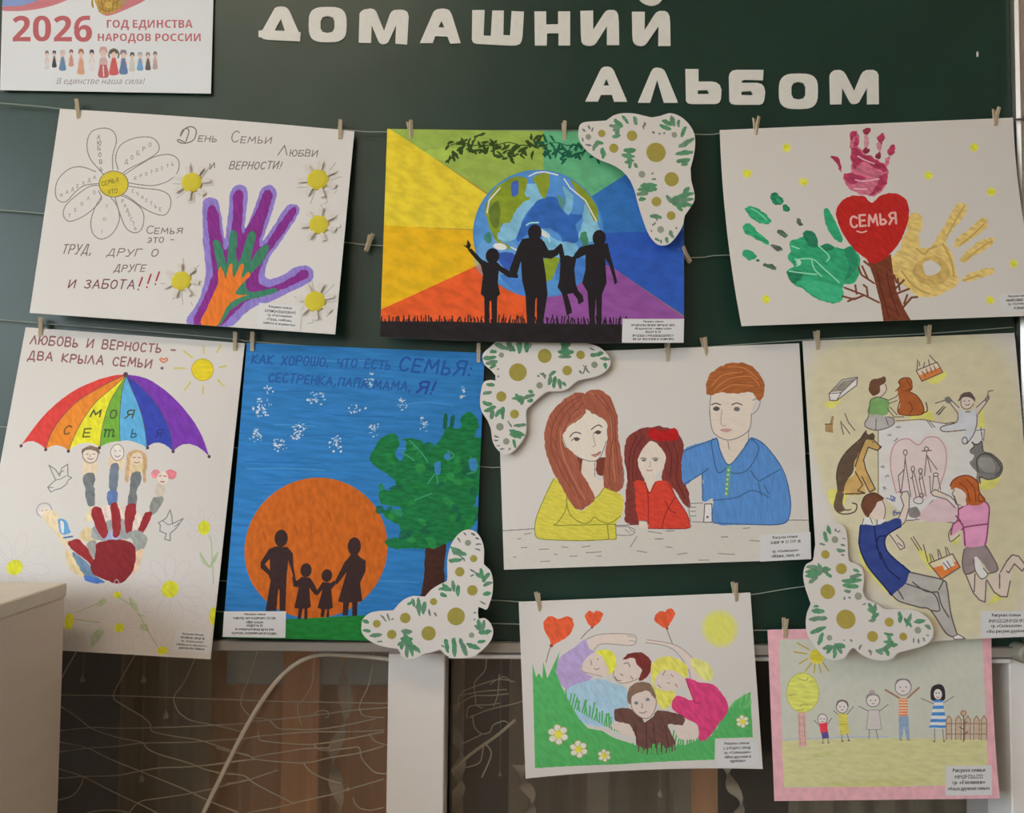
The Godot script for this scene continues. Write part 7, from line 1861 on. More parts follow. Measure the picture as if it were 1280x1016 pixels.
	stroke(183, 174, 101, 2.2, 1, [[280,570,277,575,270,577,264,575,262,569,265,564,271,562,277,564,280,570]])
	oval(247, 247, 236, 0.03, 1, 270, 554, 8.7, 7.3, 206)
	stroke(183, 174, 101, 2.2, 1, [[279,555,276,560,269,562,263,559,261,554,264,548,270,547,276,549,279,555]])
	oval(247, 247, 236, 0.03, 1, 282, 546, 8.7, 7.3, 266)
	stroke(183, 174, 101, 2.2, 1, [[291,547,288,552,282,554,276,551,274,545,276,540,283,538,289,541,291,547]])
	oval(247, 247, 236, 0.03, 1, 296, 553, 8.7, 7.3, 326)
	stroke(183, 174, 101, 2.2, 1, [[304,553,302,559,295,560,289,558,287,552,290,547,296,545,302,548,304,553]])
	oval(247, 242, 95, 0.08, 1, 283, 561, 9.7, 9.7, 3)
	oval(247, 247, 236, 0.03, 1, 801, 459, 8.9, 7.2, 23)
	stroke(183, 174, 101, 2.2, 1, [[810,459,807,464,800,466,794,464,792,459,795,453,801,451,807,453,810,459]])
	oval(247, 247, 236, 0.03, 1, 788, 468, 8.9, 7.2, 83)
	stroke(183, 174, 101, 2.2, 1, [[797,468,794,473,787,475,781,473,779,468,782,462,789,460,795,462,797,468]])
	oval(247, 247, 236, 0.03, 1, 774, 462, 8.9, 7.2, 143)
	stroke(183, 174, 101, 2.2, 1, [[783,462,780,467,774,470,768,467,765,462,768,457,775,454,781,457,783,462]])
	oval(247, 247, 236, 0.03, 1, 773, 447, 8.9, 7.2, 203)
	stroke(183, 174, 101, 2.2, 1, [[782,447,779,453,773,455,767,453,765,447,768,442,774,440,780,442,782,447]])
	oval(247, 247, 236, 0.03, 1, 786, 438, 8.9, 7.2, 263)
	stroke(183, 174, 101, 2.2, 1, [[795,438,792,444,786,446,780,444,777,438,780,433,787,431,793,433,795,438]])
	oval(247, 247, 236, 0.03, 1, 800, 444, 8.9, 7.2, 323)
	stroke(183, 174, 101, 2.2, 1, [[809,444,806,449,799,452,793,450,791,444,794,439,800,436,807,439,809,444]])
	oval(247, 242, 95, 0.08, 1, 787, 453, 9.9, 9.6, 0)


func draw_row_of_five():
	grain(80, 0.02, 0.03)
	fill(247, 191, 202, 0.07, 1, 0, [-24,-34,890,-14,852,654,-51,645])
	fill(219, 222, 209, 0.02, 1, 0, [40,35,410,42,780,49,787,258,777,559,386,560,37,560,38,313])
	grain(5, 0.015, 0.06)
	fill(228, 226, 169, 0.05, 1, 0, [36,392,328,387,783,397,778,558,386,560,37,559])
	fill(215, 218, 141, 0.06, 0.6, 1, [148,441,203,435,209,448,154,454])
	fill(218, 216, 144, 0.06, 0.5, 1, [197,541,456,530,565,538,454,558,210,558])
	stroke(191, 208, 233, 4.3, 0, [[40,390,260,384,424,384]])
	oval(236, 240, 124, 0.1, 1, 120, 225, 59.1, 70.3, 1)
	stroke(191, 194, 102, 3.2, 1, [[104,175,132,182,142,172], [107,274,121,265,138,271]])
	stroke(191, 194, 102, 3.2, 0, [[68,234,95,231], [93,287,121,284]])
	stroke(204, 208, 116, 2.9, 1, [[179,226,172,256,154,280,130,293,104,293,81,279,65,254,61,224,68,193,85,169,109,156,135,157,159,171,174,195,179,226]])
	fill(234, 191, 182, 0.08, 1, 0, [98,295,128,296,127,414,97,417])
	stroke(191, 154, 144, 2.5, 0, [[103,301,103,407], [120,301,121,407]])
	oval(247, 232, 86, 0.1, 1, 177, 98, 27.4, 26.5, 1)
	stroke(204, 186, 97, 5.4, 0, [[106,49,149,73], [94,80,139,88], [110,123,141,106], [133,148,156,121], [164,156,168,126], [189,155,183,125], [217,150,197,120]])
	oval(242, 237, 235, 0.01, 1, 188, 320, 17.1, 18.5, 1)
	stroke(145, 137, 141, 3.2, 1, [[205,320,203,328,198,334,191,338,183,338,176,334,172,328,171,320,173,312,178,305,185,302,192,302,199,306,204,312,205,320]])
	oval(85, 81, 86, 0.05, 1, 182, 318, 2.1, 2.6, 1)
	oval(85, 81, 86, 0.05, 1, 194, 319, 2.1, 2.6, 1)
	stroke(204, 113, 116, 2.9, 1, [[183,328,187,329,191,328]])
	fill(247, 75, 91, 0.08, 1, 0, [176,335,204,331,206,364,179,368])
	fill(101, 89, 160, 0.08, 1, 0, [181,368,206,364,209,386,185,389])
	stroke(145, 137, 141, 3.2, 0, [[176,342,157,323], [204,339,222,316], [186,389,187,403], [204,387,206,401], [182,405,189,403], [203,403,210,403]])
	oval(242, 237, 235, 0.01, 1, 262, 278, 21.2, 21.1, 1)
	stroke(145, 137, 141, 3.2, 1, [[283,278,280,287,274,295,265,299,256,298,248,294,242,287,240,278,243,268,249,261,258,257,267,257,276,262,281,269,283,278]])
	oval(85, 81, 86, 0.05, 1, 254, 276, 2.1, 2.6, 1)
	oval(85, 81, 86, 0.05, 1, 269, 277, 2.1, 2.6, 1)
	stroke(204, 113, 116, 2.9, 1, [[257,287,261,289,265,287]])
	stroke(125, 106, 102, 5.4, 1, [[242,271,249,258,263,255,278,260,283,274]])
	fill(234, 226, 113, 0.08, 1, 0, [245,300,279,301,283,371,250,377])
	stroke(145, 137, 141, 3.2, 0, [[245,304,230,289], [279,303,303,277], [255,377,256,397], [276,373,280,394]])
	oval(85, 72, 74, 0.05, 1, 257, 398, 4.1, 2.6, 1)
	oval(85, 72, 74, 0.05, 1, 280, 396, 4.1, 2.6, 1)
	stroke(204, 187, 88, 2.9, 0, [[247,339,281,338]])
	oval(191, 183, 182, 0.1, 1, 373, 227, 11.6, 9.2, 1)
	oval(242, 237, 235, 0.01, 1, 376, 257, 24.6, 21.1, 1)
	stroke(145, 137, 141, 3.2, 1, [[400,257,397,267,390,274,380,278,369,278,359,273,353,266,351,257,354,248,361,240,371,237,382,237,392,241,398,248,400,257]])
	oval(85, 81, 86, 0.05, 1, 367, 256, 2.1, 2.6, 1)
	oval(85, 81, 86, 0.05, 1, 384, 256, 2.1, 2.6, 1)
	stroke(204, 113, 116, 2.9, 1, [[371,267,375,268,379,267]])
	stroke(165, 156, 155, 5, 1, [[351,255,356,238,373,235,393,239,400,254]])
	fill(226, 221, 218, 0.02, 1, 0, [357,290,396,289,401,359,346,358])
	stroke(178, 170, 171, 2.9, 0, [[357,290,396,289,401,359,346,358,357,290]])
	stroke(145, 137, 141, 3.2, 0, [[357,294,323,276], [396,295,430,271], [357,358,354,391], [381,359,387,392]])
	oval(242, 237, 235, 0.01, 1, 487, 212, 29.5, 27.6, 1)
	stroke(145, 137, 141, 3.2, 1, [[516,213,513,224,504,234,492,239,479,239,468,233,460,224,458,212,461,200,469,190,481,185,495,185,506,191,514,201,516,213]])
	oval(85, 81, 86, 0.05, 1, 476, 211, 2.1, 2.6, 1)
	oval(85, 81, 86, 0.05, 1, 498, 211, 2.1, 2.6, 1)
	stroke(204, 113, 116, 2.9, 1, [[482,224,486,226,491,225]])
	stroke(145, 137, 141, 3.6, 1, [[458,207,467,187,488,183,508,188,517,208]])
	fill(247, 156, 110, 0.06, 1, 0, [469,250,503,250,500,313,467,312])
	stroke(247, 247, 227, 2.9, 0, [[469,255,503,255], [469,264,503,265], [469,274,502,275], [468,284,502,285], [468,294,501,294], [467,304,501,304]])
	stroke(178, 140, 122, 7.2, 0, [[470,248,422,220], [503,248,545,214]])
	fill(157, 183, 216, 0.08, 1, 0, [467,312,502,313,502,393,491,393,484,346,474,393,464,393])
	stroke(145, 137, 141, 3.6, 0, [[465,395,473,397], [492,396,502,397]])
	fill(61, 54, 61, 0.06, 1, 1, [588,256,588,222,602,206,628,205,639,224,637,257,612,262])
	oval(244, 240, 238, 0.01, 1, 613, 238, 15.1, 18.4, 1)
	oval(71, 72, 77, 0.05, 1, 607, 234, 2.1, 2.6, 1)
	oval(71, 72, 77, 0.05, 1, 618, 234, 2.1, 2.6, 1)
	stroke(204, 113, 116, 2.9, 1, [[608,247,612,250,617,248]])
	fill(247, 247, 247, 0.02, 1, 0, [599,258,629,258,642,359,575,358])
	fill(82, 156, 229, 0.08, 1, 0, [599,258,629,258,630,266,597,266])
	fill(82, 156, 229, 0.08, 1, 0, [594,278,632,278,633,289,591,289])
	fill(82, 156, 229, 0.08, 1, 0, [589,301,635,301,636,313,586,312])
	fill(82, 156, 229, 0.08, 1, 0, [583,324,638,325,639,336,580,335])
	fill(82, 156, 229, 0.08, 1, 0, [578,346,640,347,641,356,575,355])
	stroke(145, 137, 141, 3.2, 0, [[597,272,550,251], [632,269,671,246], [595,358,593,401], [624,359,627,401]])
	oval(98, 86, 88, 0.05, 1, 591, 403, 4.1, 2, 1)
	oval(98, 86, 88, 0.05, 1, 627, 403, 4.1, 2, 1)
	oval(204, 167, 151, 0.05, 1, 552, 252, 3.4, 3.3, 1)
	oval(204, 167, 151, 0.05, 1, 669, 247, 3.4, 3.3, 1)
	fill(218, 189, 157, 0.06, 0.7, 0, [635,397,639,328,650,314,659,328,655,397])
	stroke(175, 137, 116, 3.6, 0, [[635,397,639,328,650,314,659,328,655,397]])
	fill(218, 189, 157, 0.06, 0.7, 0, [669,397,673,328,685,314,694,329,689,398])
	stroke(175, 137, 116, 3.6, 0, [[669,397,673,328,685,314,694,329,689,398]])
	fill(218, 189, 157, 0.06, 0.7, 0, [703,398,707,329,719,315,728,329,724,398])
	stroke(175, 137, 116, 3.6, 0, [[703,398,707,329,719,315,728,329,724,398]])
	fill(218, 189, 157, 0.06, 0.7, 0, [735,398,740,329,751,315,760,330,756,398])
	stroke(175, 137, 116, 3.6, 0, [[735,398,740,329,751,315,760,330,756,398]])
	fill(218, 189, 157, 0.06, 0.7, 0, [763,399,767,330,779,315,788,330,783,399])
	stroke(175, 137, 116, 3.6, 0, [[763,399,767,330,779,315,788,330,783,399], [639,341,783,343], [637,377,781,379]])
	stroke(131, 106, 91, 4.3, 1, [[702,306,703,348,698,404]])
	stroke(131, 106, 91, 3.9, 0, [[701,348,714,335], [701,362,687,354], [699,381,716,370]])
	stroke(151, 121, 102, 3.6, 1, [[713,306,710,312,703,315,697,312,694,306,697,299,704,297,711,299,713,306]])
	oval(218, 181, 144, 0.1, 1, 704, 306, 8.2, 7.9, 1)


func hang_sheet(called: String, label: String, category: String, at: Vector3, c: Array, size: Vector2, slip: Array, lines: Array) -> Node3D:
	var t := thing(called, label, category, at, "" if called == "printed_poster" else "children's drawings hung on the strings")
	var full := [Vector2(0, 0), Vector2(1, 0), Vector2(1, 1), Vector2(0, 1)]
	part("paper", paper_mesh(c, full, 0.0, 0.0004, 18, 14, canvas_material(), M.paper), null, t)
	if slip.size() > 0:
		var w: float = ((slip[1] - slip[0]) * size).length() * PX
		var h: float = ((slip[3] - slip[0]) * size).length() * PX
		canvas(w / PX, h / PX, 231, 233, 235)
		var n := lines.size()
		var step := h / (n + 0.9)
		var x_height := minf(step * 0.62, 17.0)
		for i in n:
			var y := step * (i + 1.05)
			var words: String = lines[i]
			if words == "~":
				var half := w * rng.randf_range(0.28, 0.36)
				fine_print(w * 0.5 - half, w * 0.5 + half, y, x_height * 0.8)
			elif words != " ":
				var wide := minf(w * 0.9, words.length() * x_height * 0.68)
				type_set(74, 70, 68, words, "sans", 1, 0.0, [(w - wide) * 0.5, y - x_height, wide, 0, 0, x_height * 1.25])
		part("caption_slip", paper_mesh(c, slip, 0.0007, 0.0003, 8, 5, canvas_material(), M.paper), null, t)
	return t


func paper_daisy(parent: Node3D, c: Array, uv: Vector2, r: float, turn: float):
	var n := sheet_normal(c, uv.x, uv.y)
	var o := on_sheet(c, uv.x, uv.y)
	var ex := (on_sheet(c, uv.x + 0.01, uv.y) - on_sheet(c, uv.x - 0.01, uv.y)).normalized()
	var b := Basis(ex, n.cross(ex).normalized(), n)
	var d := part("paper_daisy", lathe([Vector2(0.0002, 0.0028), Vector2(r * 0.7, 0.0026), Vector2(r * 0.97, 0.0018), Vector2(r, 0.0008), Vector2(r * 0.97, 0.0003), Vector2(0.0002, 0.0003)], 28), M.yellow, parent, o)
	d.basis = b
	d.set_meta("label", "raised yellow and white paper daisy")
	for i in 7:
		var g := deg_to_rad(turn + 51.4 * i)
		var st := start()
		var w := r * 0.22
		var rows := []
		for k in 6:
			var s := float(k) / 5.0
			rows.append([r * 0.85 + r * 0.95 * s, 0.0014 + 0.0022 * sin(s * 2.4) * (0.7 + 0.3 * (i % 3)), w * (0.75 + 0.35 * s)])
		for k in 5:
			for sd in [1.0, -1.0]:
				var q := []
				for e in [[k, -1], [k + 1, -1], [k + 1, 1], [k, 1]]:
					var rr: Array = rows[e[0]]
					q.append(Vector3(rr[0], rr[2] * e[1], rr[1] - (0.0 if sd > 0 else 0.0004)))
				face(st, q, Vector3(0, 0, sd))
		part("petal", st.commit(), M.paper, d, Vector3.ZERO, Vector3(0, 0, g))


func make_cutouts():
	canvas(174.3, 203.8, 231, 228, 224)
	print_daisies_globe()
	daisy_cutout("white paper cut-out printed with daisies over the globe painting's upper right corner", Vector3(0.1787, 1.5717, 0.031), -0.08, Rect2(-0.0912, 0.1041, 0.1743, 0.2038), [-87.2, 72.8, -84.2, 82.4, -74, 86.2, -47.7, 88.1, -37.5, 95.7, -23.2, 99.5, -4.9, 98.8, 17.3, 93.4, 29.5, 95.7, 43.8, 100.1, 58, 95.5, 69.9, 84.9, 77.8, 70.1, 79.1, 53.1, 76.1, 34, 71.7, 17, 72.4, 0.2, 76.1, -16.5, 76.3, -29, 69.6, -41.6, 62.4, -52, 59.2, -66.6, 50.9, -81.1, 40.8, -92.5, 30.8, -95.7, 20.9, -92.7, 11.1, -79.4, 3.4, -58.8, -3.3, -36, -8.1, -15.2, -14, -0.6, -26, 14, -42, 23.4, -58.1, 29.6, -70.2, 37.9, -80.2, 48.4, -86.7, 61.1])
	canvas(190.9, 181.8, 231, 228, 224)
	print_daisies_portrait()
	daisy_cutout("white paper cut-out with daisies between the blue sunset painting and the crayon portrait", Vector3(0.0449, 1.2699, 0.024), -0.04, Rect2(-0.094, 0.0898, 0.1909, 0.1818), [-87.4, 48.7, -85.2, 55.5, -75.8, 64.2, -62.7, 74.8, -47.5, 80.1, -30.4, 80.3, -20.9, 77.1, -15.2, 74.3, 1.9, 77.3, 15.1, 82.6, 26.5, 85.8, 36, 84.3, 41.7, 78.6, 44.6, 71.3, 58.8, 70.1, 74, 66.4, 85.4, 58.9, 92.9, 48.4, 92.9, 38.9, 87.2, 30.3, 74, 22.5, 58.9, 19.5, 47.5, 16.6, 36.2, 7, 24.9, 1.2, 4.1, 0.4, -7.1, -8.6, -16.5, -17.2, -24.9, -26.7, -24.2, -47.4, -26.5, -62.5, -34.9, -75.7, -44.2, -85.2, -53.5, -88.1, -63.9, -82.5, -71.5, -70.4, -74.6, -51.6, -79.4, -40.4, -87, -29.1, -90, -15.9, -88.4, 3, -84.7, 13.5, -75.3, 16.5, -68.7, 15.6, -68.8, 23.2, -75.5, 30.7, -84.1, 38.3])
	canvas(188.6, 183.2, 231, 228, 224)
	print_daisies_sunset()
	daisy_cutout("white paper cut-out with daisies over the blue sunset painting's lower right corner", Vector3(-0.1133, 0.9863, 0.0385), -0.04, Rect2(-0.0945, 0.0951, 0.1886, 0.1832), [-90.5, -41.2, -88.8, -31.9, -79.6, -23.5, -64.5, -20.2, -47.5, -19.5, -41.9, -12.9, -32.6, -4.5, -19.5, 0.3, -4.3, -0.5, 3.2, 8, 14.4, 15.5, 25.7, 20.9, 25.9, 36.3, 26.2, 53.2, 30.7, 70.2, 40, 84.4, 51.4, 91.1, 62.9, 89.3, 71.6, 79.9, 76.5, 64.9, 76.4, 44.2, 84.5, 36.8, 88.8, 23.7, 88.6, 5, 85, -8.1, 80.3, -17.5, 69.9, -13.8, 70.1, -29.6, 77.6, -28.7, 85.2, -34.2, 90.1, -45.2, 87.4, -58.2, 76.2, -71.3, 63.1, -80.6, 48.1, -82.9, 33, -82.3, 23.5, -77.2, 17.8, -71.8, 6.5, -75.5, -4.8, -77.5, -14.1, -82.2, -25.4, -84.1, -34.9, -80.5, -39.8, -71.3, -52.1, -69.6, -67.3, -66, -80.6, -59.7, -89.3, -50.5])
	canvas(184.3, 194.1, 231, 228, 224)
	print_daisies_floor()
	daisy_cutout("white paper cut-out with daisies over the yellow tinted drawing's lower left corner", Vector3(0.4926, 0.9915, 0.038), -0.06, Rect2(-0.0926, 0.1035, 0.1843, 0.1941), [-74.7, 47.7, -72.3, 61.3, -68.9, 73.9, -61.6, 89.5, -51.5, 98.4, -39.6, 99.5, -30, 93.7, -26.4, 82.1, -26, 64.6, -24.7, 47.2, -14, 43.4, -6.5, 35.8, -5.1, 20.4, -7.5, 6.9, -2.1, -4.5, 11.3, -10.2, 22.7, -17.7, 38.4, -16.6, 57.8, -17.4, 73.2, -23, 83.4, -32.4, 87.7, -45.7, 83.2, -59, 71.2, -66.7, 51.6, -71.6, 37.9, -75.5, 29.8, -83.1, 14.2, -86.4, -1.2, -83.3, -14.5, -76.9, -22, -69.4, -27.9, -73.2, -36, -82.7, -49.7, -86.6, -63.1, -82, -74.3, -69.8, -83.6, -56.6, -87, -39.6, -84.6, -22.4, -79.4, -10.9, -85.6, 8.2, -88.6, 27.3, -84.6, 41.8])


func print_daisies_globe():
	grain(0, 0.03, 0.03)
	oval(114, 153, 128, 0.12, 1, 151, 63, 25.6, 8.8, -1)
	oval(96, 157, 117, 0.12, 1, 158, 51, 23.6, 8.8, 41)
	oval(96, 157, 117, 0.12, 1, 185, 37, 19.3, 7.5, 56)
	oval(114, 153, 128, 0.12, 1, 221, 39, 17.2, 7.5, 77)
	oval(96, 157, 117, 0.12, 1, 150, 77, 15.9, 7.5, -15)
	oval(96, 157, 117, 0.12, 1, 150, 102, 18.4, 7.5, -12)
	oval(114, 153, 128, 0.12, 1, 153, 80, 21.8, 8.8, 80)
	oval(96, 157, 117, 0.12, 1, 333, 66, 24.2, 8.8, 21)
	oval(96, 157, 117, 0.12, 1, 341, 48, 22.4, 8.8, 28)
	oval(114, 153, 128, 0.12, 1, 360, 39, 22.2, 8.8, 75)
	oval(96, 157, 117, 0.12, 1, 382, 50, 15.5, 7.5, 89)
	oval(96, 157, 117, 0.12, 1, 400, 83, 23.5, 8.8, 116)
	oval(114, 153, 128, 0.12, 1, 409, 126, 35.3, 9.7, 149)
	oval(96, 157, 117, 0.12, 1, 401, 165, 33, 9.6, 171)
	oval(96, 157, 117, 0.12, 1, 398, 195, 27.1, 8.7, 169)
	oval(114, 153, 128, 0.12, 1, 403, 210, 13.3, 7.4, 161)
	oval(96, 157, 117, 0.12, 1, 201, 157, 22.9, 8.7, -1)
	oval(96, 157, 117, 0.12, 1, 194, 178, 24.2, 8.7, 4)
	oval(114, 153, 128, 0.12, 1, 199, 200, 18.6, 7.4, -17)
	oval(96, 157, 117, 0.12, 1, 200, 212, 15.5, 7.4, -83)
	oval(96, 157, 117, 0.12, 1, 198, 185, 32.7, 9.6, 87)
	oval(114, 153, 128, 0.12, 1, 221, 215, 10.3, 5.6, -127)
	oval(96, 157, 117, 0.12, 1, 264, 306, 36.4, 9.5, -3)
	oval(96, 157, 117, 0.12, 1, 268, 291, 32.5, 9.5, -1)
	oval(114, 153, 128, 0.12, 1, 246, 323, 22.9, 8.6, -9)
	oval(96, 157, 117, 0.12, 1, 244, 344, 12.9, 7.3, -10)
	oval(96, 157, 117, 0.12, 1, 387, 333, 48.8, 9.5, -18)
	oval(114, 153, 128, 0.12, 1, 390, 348, 46, 9.5, -10)
	oval(96, 157, 117, 0.12, 1, 392, 364, 37.6, 9.5, 2)
	oval(96, 157, 117, 0.12, 1, 404, 315, 23.5, 8.6, 126)
	oval(114, 153, 128, 0.12, 1, 343, 342, 18, 7.3, 53)
	oval(96, 157, 117, 0.12, 1, 379, 374, 17.9, 7.3, -127)
	oval(96, 157, 117, 0.12, 1, 293, 410, 21.5, 8.5, 9)
	oval(114, 153, 128, 0.12, 1, 73, 139, 21.1, 8.7, -60)
	oval(96, 157, 117, 0.12, 1, 101, 169, 21.6, 8.7, 85)
	oval(96, 157, 117, 0.12, 1, 90, 128, 14.7, 7.5, 18)
	oval(114, 153, 128, 0.12, 1, 349, 476, 16.5, 7.3, 63)
	oval(96, 157, 117, 0.12, 1, 297, 497, 10.2, 5.4, 36)
	oval(96, 157, 117, 0.12, 1, 332, 498, 12.8, 7.3, 80)
	oval(122, 135, 133, 0.12, 1, 254, 60, 16.1, 3.4, 106)
	oval(122, 135, 133, 0.12, 1, 257, 54, 10.3, 3.4, 80)
	oval(122, 135, 133, 0.12, 1, 292, 414, 17.9, 3.3, 65)
	oval(122, 135, 133, 0.12, 1, 285, 438, 11, 3.3, -27)
	oval(122, 135, 133, 0.12, 1, 30, 80, 7.9, 3.4, 44)
	oval(122, 135, 133, 0.12, 1, 51, 69, 9, 3.4, 78)
	oval(122, 135, 133, 0.12, 1, 63, 77, 9.4, 3.4, 111)
	oval(122, 135, 133, 0.12, 1, 26, 117, 8.2, 3.4, 63)
	oval(122, 135, 133, 0.12, 1, 47, 137, 10.4, 3.4, 13)
	oval(122, 135, 133, 0.12, 1, 311, 503, 7.6, 3.3, 75)
	oval(122, 135, 133, 0.12, 1, 369, 453, 6.4, 3.3, 71)
	oval(122, 135, 133, 0.12, 1, 283, 245, 6.4, 3.4, -19)
	oval(122, 135, 133, 0.12, 1, 286, 266, 8.8, 3.4, -1)
	oval(122, 135, 133, 0.12, 1, 288, 87, 7, 3.4, 33)
	oval(122, 135, 133, 0.12, 1, 278, 465, 4.1, 3.3, 44)
	oval(122, 135, 133, 0.12, 1, 312, 90, 3.6, 3.4, -1)
	oval(122, 135, 133, 0.12, 1, 328, 89, 3.7, 3.4, 21)
	oval(174, 162, 79, 0.04, 1, 297, 164, 35.7, 37.4, -1)
	oval(174, 162, 79, 0.04, 1, 353, 267, 26.1, 27.3, -1)
	oval(174, 162, 79, 0.04, 1, 209, 100, 18.9, 19.9, -1)
	oval(174, 162, 79, 0.04, 1, 141, 149, 16.8, 17.6, -1)
	oval(174, 162, 79, 0.04, 1, 97, 92, 13.7, 14.4, -1)
	oval(174, 162, 79, 0.04, 1, 296, 353, 17.7, 18.4, -1)
	oval(174, 162, 79, 0.04, 1, 349, 406, 16.1, 16.7, -1)
	oval(157, 164, 145, 0.04, 1, 47, 106, 10.5, 11.1, -1)
	oval(157, 164, 145, 0.04, 1, 366, 95, 10.5, 11.1, -1)
	oval(157, 164, 145, 0.04, 1, 244, 249, 12.6, 13.1, -1)
	oval(157, 164, 145, 0.04, 1, 310, 459, 12.4, 12.9, -1)


func print_daisies_portrait():
	grain(0, 0.03, 0.03)
	oval(111, 149, 124, 0.12, 1, 309, 44, 28.5, 9.2, 63)
	oval(93, 153, 113, 0.12, 1, 321, 43, 27.5, 9.2, 83)
	oval(93, 153, 113, 0.12, 1, 336, 47, 24.6, 8.3, 113)
	oval(111, 149, 124, 0.12, 1, 321, 67, 23.2, 8.3, 44)
	oval(93, 153, 113, 0.12, 1, 323, 84, 31, 9.2, -1)
	oval(93, 153, 113, 0.12, 1, 323, 83, 20.6, 8.3, 48)
	oval(111, 149, 124, 0.12, 1, 321, 101, 23, 8.3, -1)
	oval(93, 153, 113, 0.12, 1, 321, 69, 36.4, 9.2, 80)
	oval(93, 153, 113, 0.12, 1, 118, 60, 31.4, 9.2, 57)
	oval(111, 149, 124, 0.12, 1, 115, 61, 26.4, 8.3, 72)
	oval(93, 153, 113, 0.12, 1, 152, 59, 32.3, 9.2, 87)
	oval(93, 153, 113, 0.12, 1, 179, 59, 27.4, 9.2, 86)
	oval(111, 149, 124, 0.12, 1, 87, 67, 27.9, 9.2, 23)
	oval(93, 153, 113, 0.12, 1, 57, 86, 14.8, 7.1, -1)
	oval(93, 153, 113, 0.12, 1, 43, 109, 25.6, 8.3, -8)
	oval(111, 149, 124, 0.12, 1, 52, 126, 21.9, 8.3, -9)
	oval(93, 153, 113, 0.12, 1, 56, 140, 13.2, 7.1, -27)
	oval(93, 153, 113, 0.12, 1, 48, 208, 16.2, 7.1, 12)
	oval(111, 149, 124, 0.12, 1, 36, 238, 16.2, 7.1, -13)
	oval(93, 153, 113, 0.12, 1, 36, 277, 19.4, 8.2, 10)
	oval(93, 153, 113, 0.12, 1, 47, 297, 24.4, 8.2, -24)
	oval(111, 149, 124, 0.12, 1, 55, 314, 20.4, 8.2, -91)
	oval(93, 153, 113, 0.12, 1, 79, 309, 19.6, 8.2, -46)
	oval(93, 153, 113, 0.12, 1, 94, 311, 22.9, 8.2, 89)
	oval(111, 149, 124, 0.12, 1, 150, 256, 23.1, 8.2, -9)
	oval(93, 153, 113, 0.12, 1, 150, 256, 20, 8.2, 59)
	oval(93, 153, 113, 0.12, 1, 165, 266, 17.4, 7.1, -79)
	oval(111, 149, 124, 0.12, 1, 189, 249, 23.6, 8.2, -16)
	oval(93, 153, 113, 0.12, 1, 194, 266, 12.7, 7.1, -19)
	oval(93, 153, 113, 0.12, 1, 196, 231, 9.2, 5.3, 26)
	oval(111, 149, 124, 0.12, 1, 265, 189, 20.7, 8.3, -81)
	oval(93, 153, 113, 0.12, 1, 282, 196, 23.1, 8.3, -82)
	oval(93, 153, 113, 0.12, 1, 275, 164, 15.9, 7.1, -27)
	oval(111, 149, 124, 0.12, 1, 302, 202, 19.5, 8.3, -101)
	oval(93, 153, 113, 0.12, 1, 318, 203, 9.8, 5.3, -127)
	oval(93, 153, 113, 0.12, 1, 439, 93, 23.7, 8.3, -16)
	oval(111, 149, 124, 0.12, 1, 466, 109, 17.3, 7.1, 5)
	oval(93, 153, 113, 0.12, 1, 146, 384, 29.5, 9.1, 18)
	oval(93, 153, 113, 0.12, 1, 141, 393, 23.9, 8.2, 19)
	oval(111, 149, 124, 0.12, 1, 157, 356, 24.1, 8.2, -4)
	oval(93, 153, 113, 0.12, 1, 137, 423, 17.3, 7, 78)
	oval(93, 153, 113, 0.12, 1, 469, 135, 12.7, 7.1, 71)
	oval(119, 132, 129, 0.12, 1, 193, 63, 12.4, 3.3, 104)
	oval(119, 132, 129, 0.12, 1, 284, 42, 7.8, 3.3, 26)
	oval(119, 132, 129, 0.12, 1, 240, 169, 13.3, 3.3, 26)
	oval(119, 132, 129, 0.12, 1, 244, 172, 12.8, 3.3, 69)
	oval(119, 132, 129, 0.12, 1, 420, 73, 10.1, 3.3, 18)
	oval(119, 132, 129, 0.12, 1, 418, 94, 7.5, 3.3, -46)
	oval(119, 132, 129, 0.12, 1, 400, 148, 21.5, 3.3, 50)
	oval(119, 132, 129, 0.12, 1, 379, 158, 8.4, 3.3, 53)
	oval(119, 132, 129, 0.12, 1, 393, 147, 19, 3.3, 107)
	oval(119, 132, 129, 0.12, 1, 120, 351, 12.8, 3.2, 54)
	oval(119, 132, 129, 0.12, 1, 73, 397, 10, 3.2, 18)
	oval(119, 132, 129, 0.12, 1, 71, 412, 9.6, 3.2, 0)
	oval(119, 132, 129, 0.12, 1, 77, 431, 8.3, 3.2, 0)
	oval(119, 132, 129, 0.12, 1, 92, 444, 8.5, 3.2, -12)
	oval(119, 132, 129, 0.12, 1, 119, 443, 6.6, 3.2, -34)
	oval(119, 132, 129, 0.12, 1, 77, 176, 4, 3.3, -1)
	oval(119, 132, 129, 0.12, 1, 77, 150, 4.1, 3.3, 15)
	oval(119, 132, 129, 0.12, 1, 223, 175, 4.8, 3.3, 11)
	oval(169, 158, 77, 0.04, 1, 148, 161, 32.5, 32.7, -1)
	oval(169, 158, 77, 0.04, 1, 246, 100, 25.6, 25.8, -1)
	oval(169, 158, 77, 0.04, 1, 88, 251, 18.6, 18.7, -1)
	oval(169, 158, 77, 0.04, 1, 329, 153, 17.7, 17.8, -1)
	oval(169, 158, 77, 0.04, 1, 378, 95, 15.8, 15.9, -1)
	oval(169, 158, 77, 0.04, 1, 137, 315, 16.2, 16.2, -1)
	oval(152, 160, 140, 0.04, 1, 429, 131, 11.8, 11.9, -1)
	oval(152, 160, 140, 0.04, 1, 228, 209, 11.8, 11.8, -1)
	oval(152, 160, 140, 0.04, 1, 84, 362, 13.7, 13.7, -1)
	oval(152, 160, 140, 0.04, 1, 108, 415, 11.7, 11.7, 0)
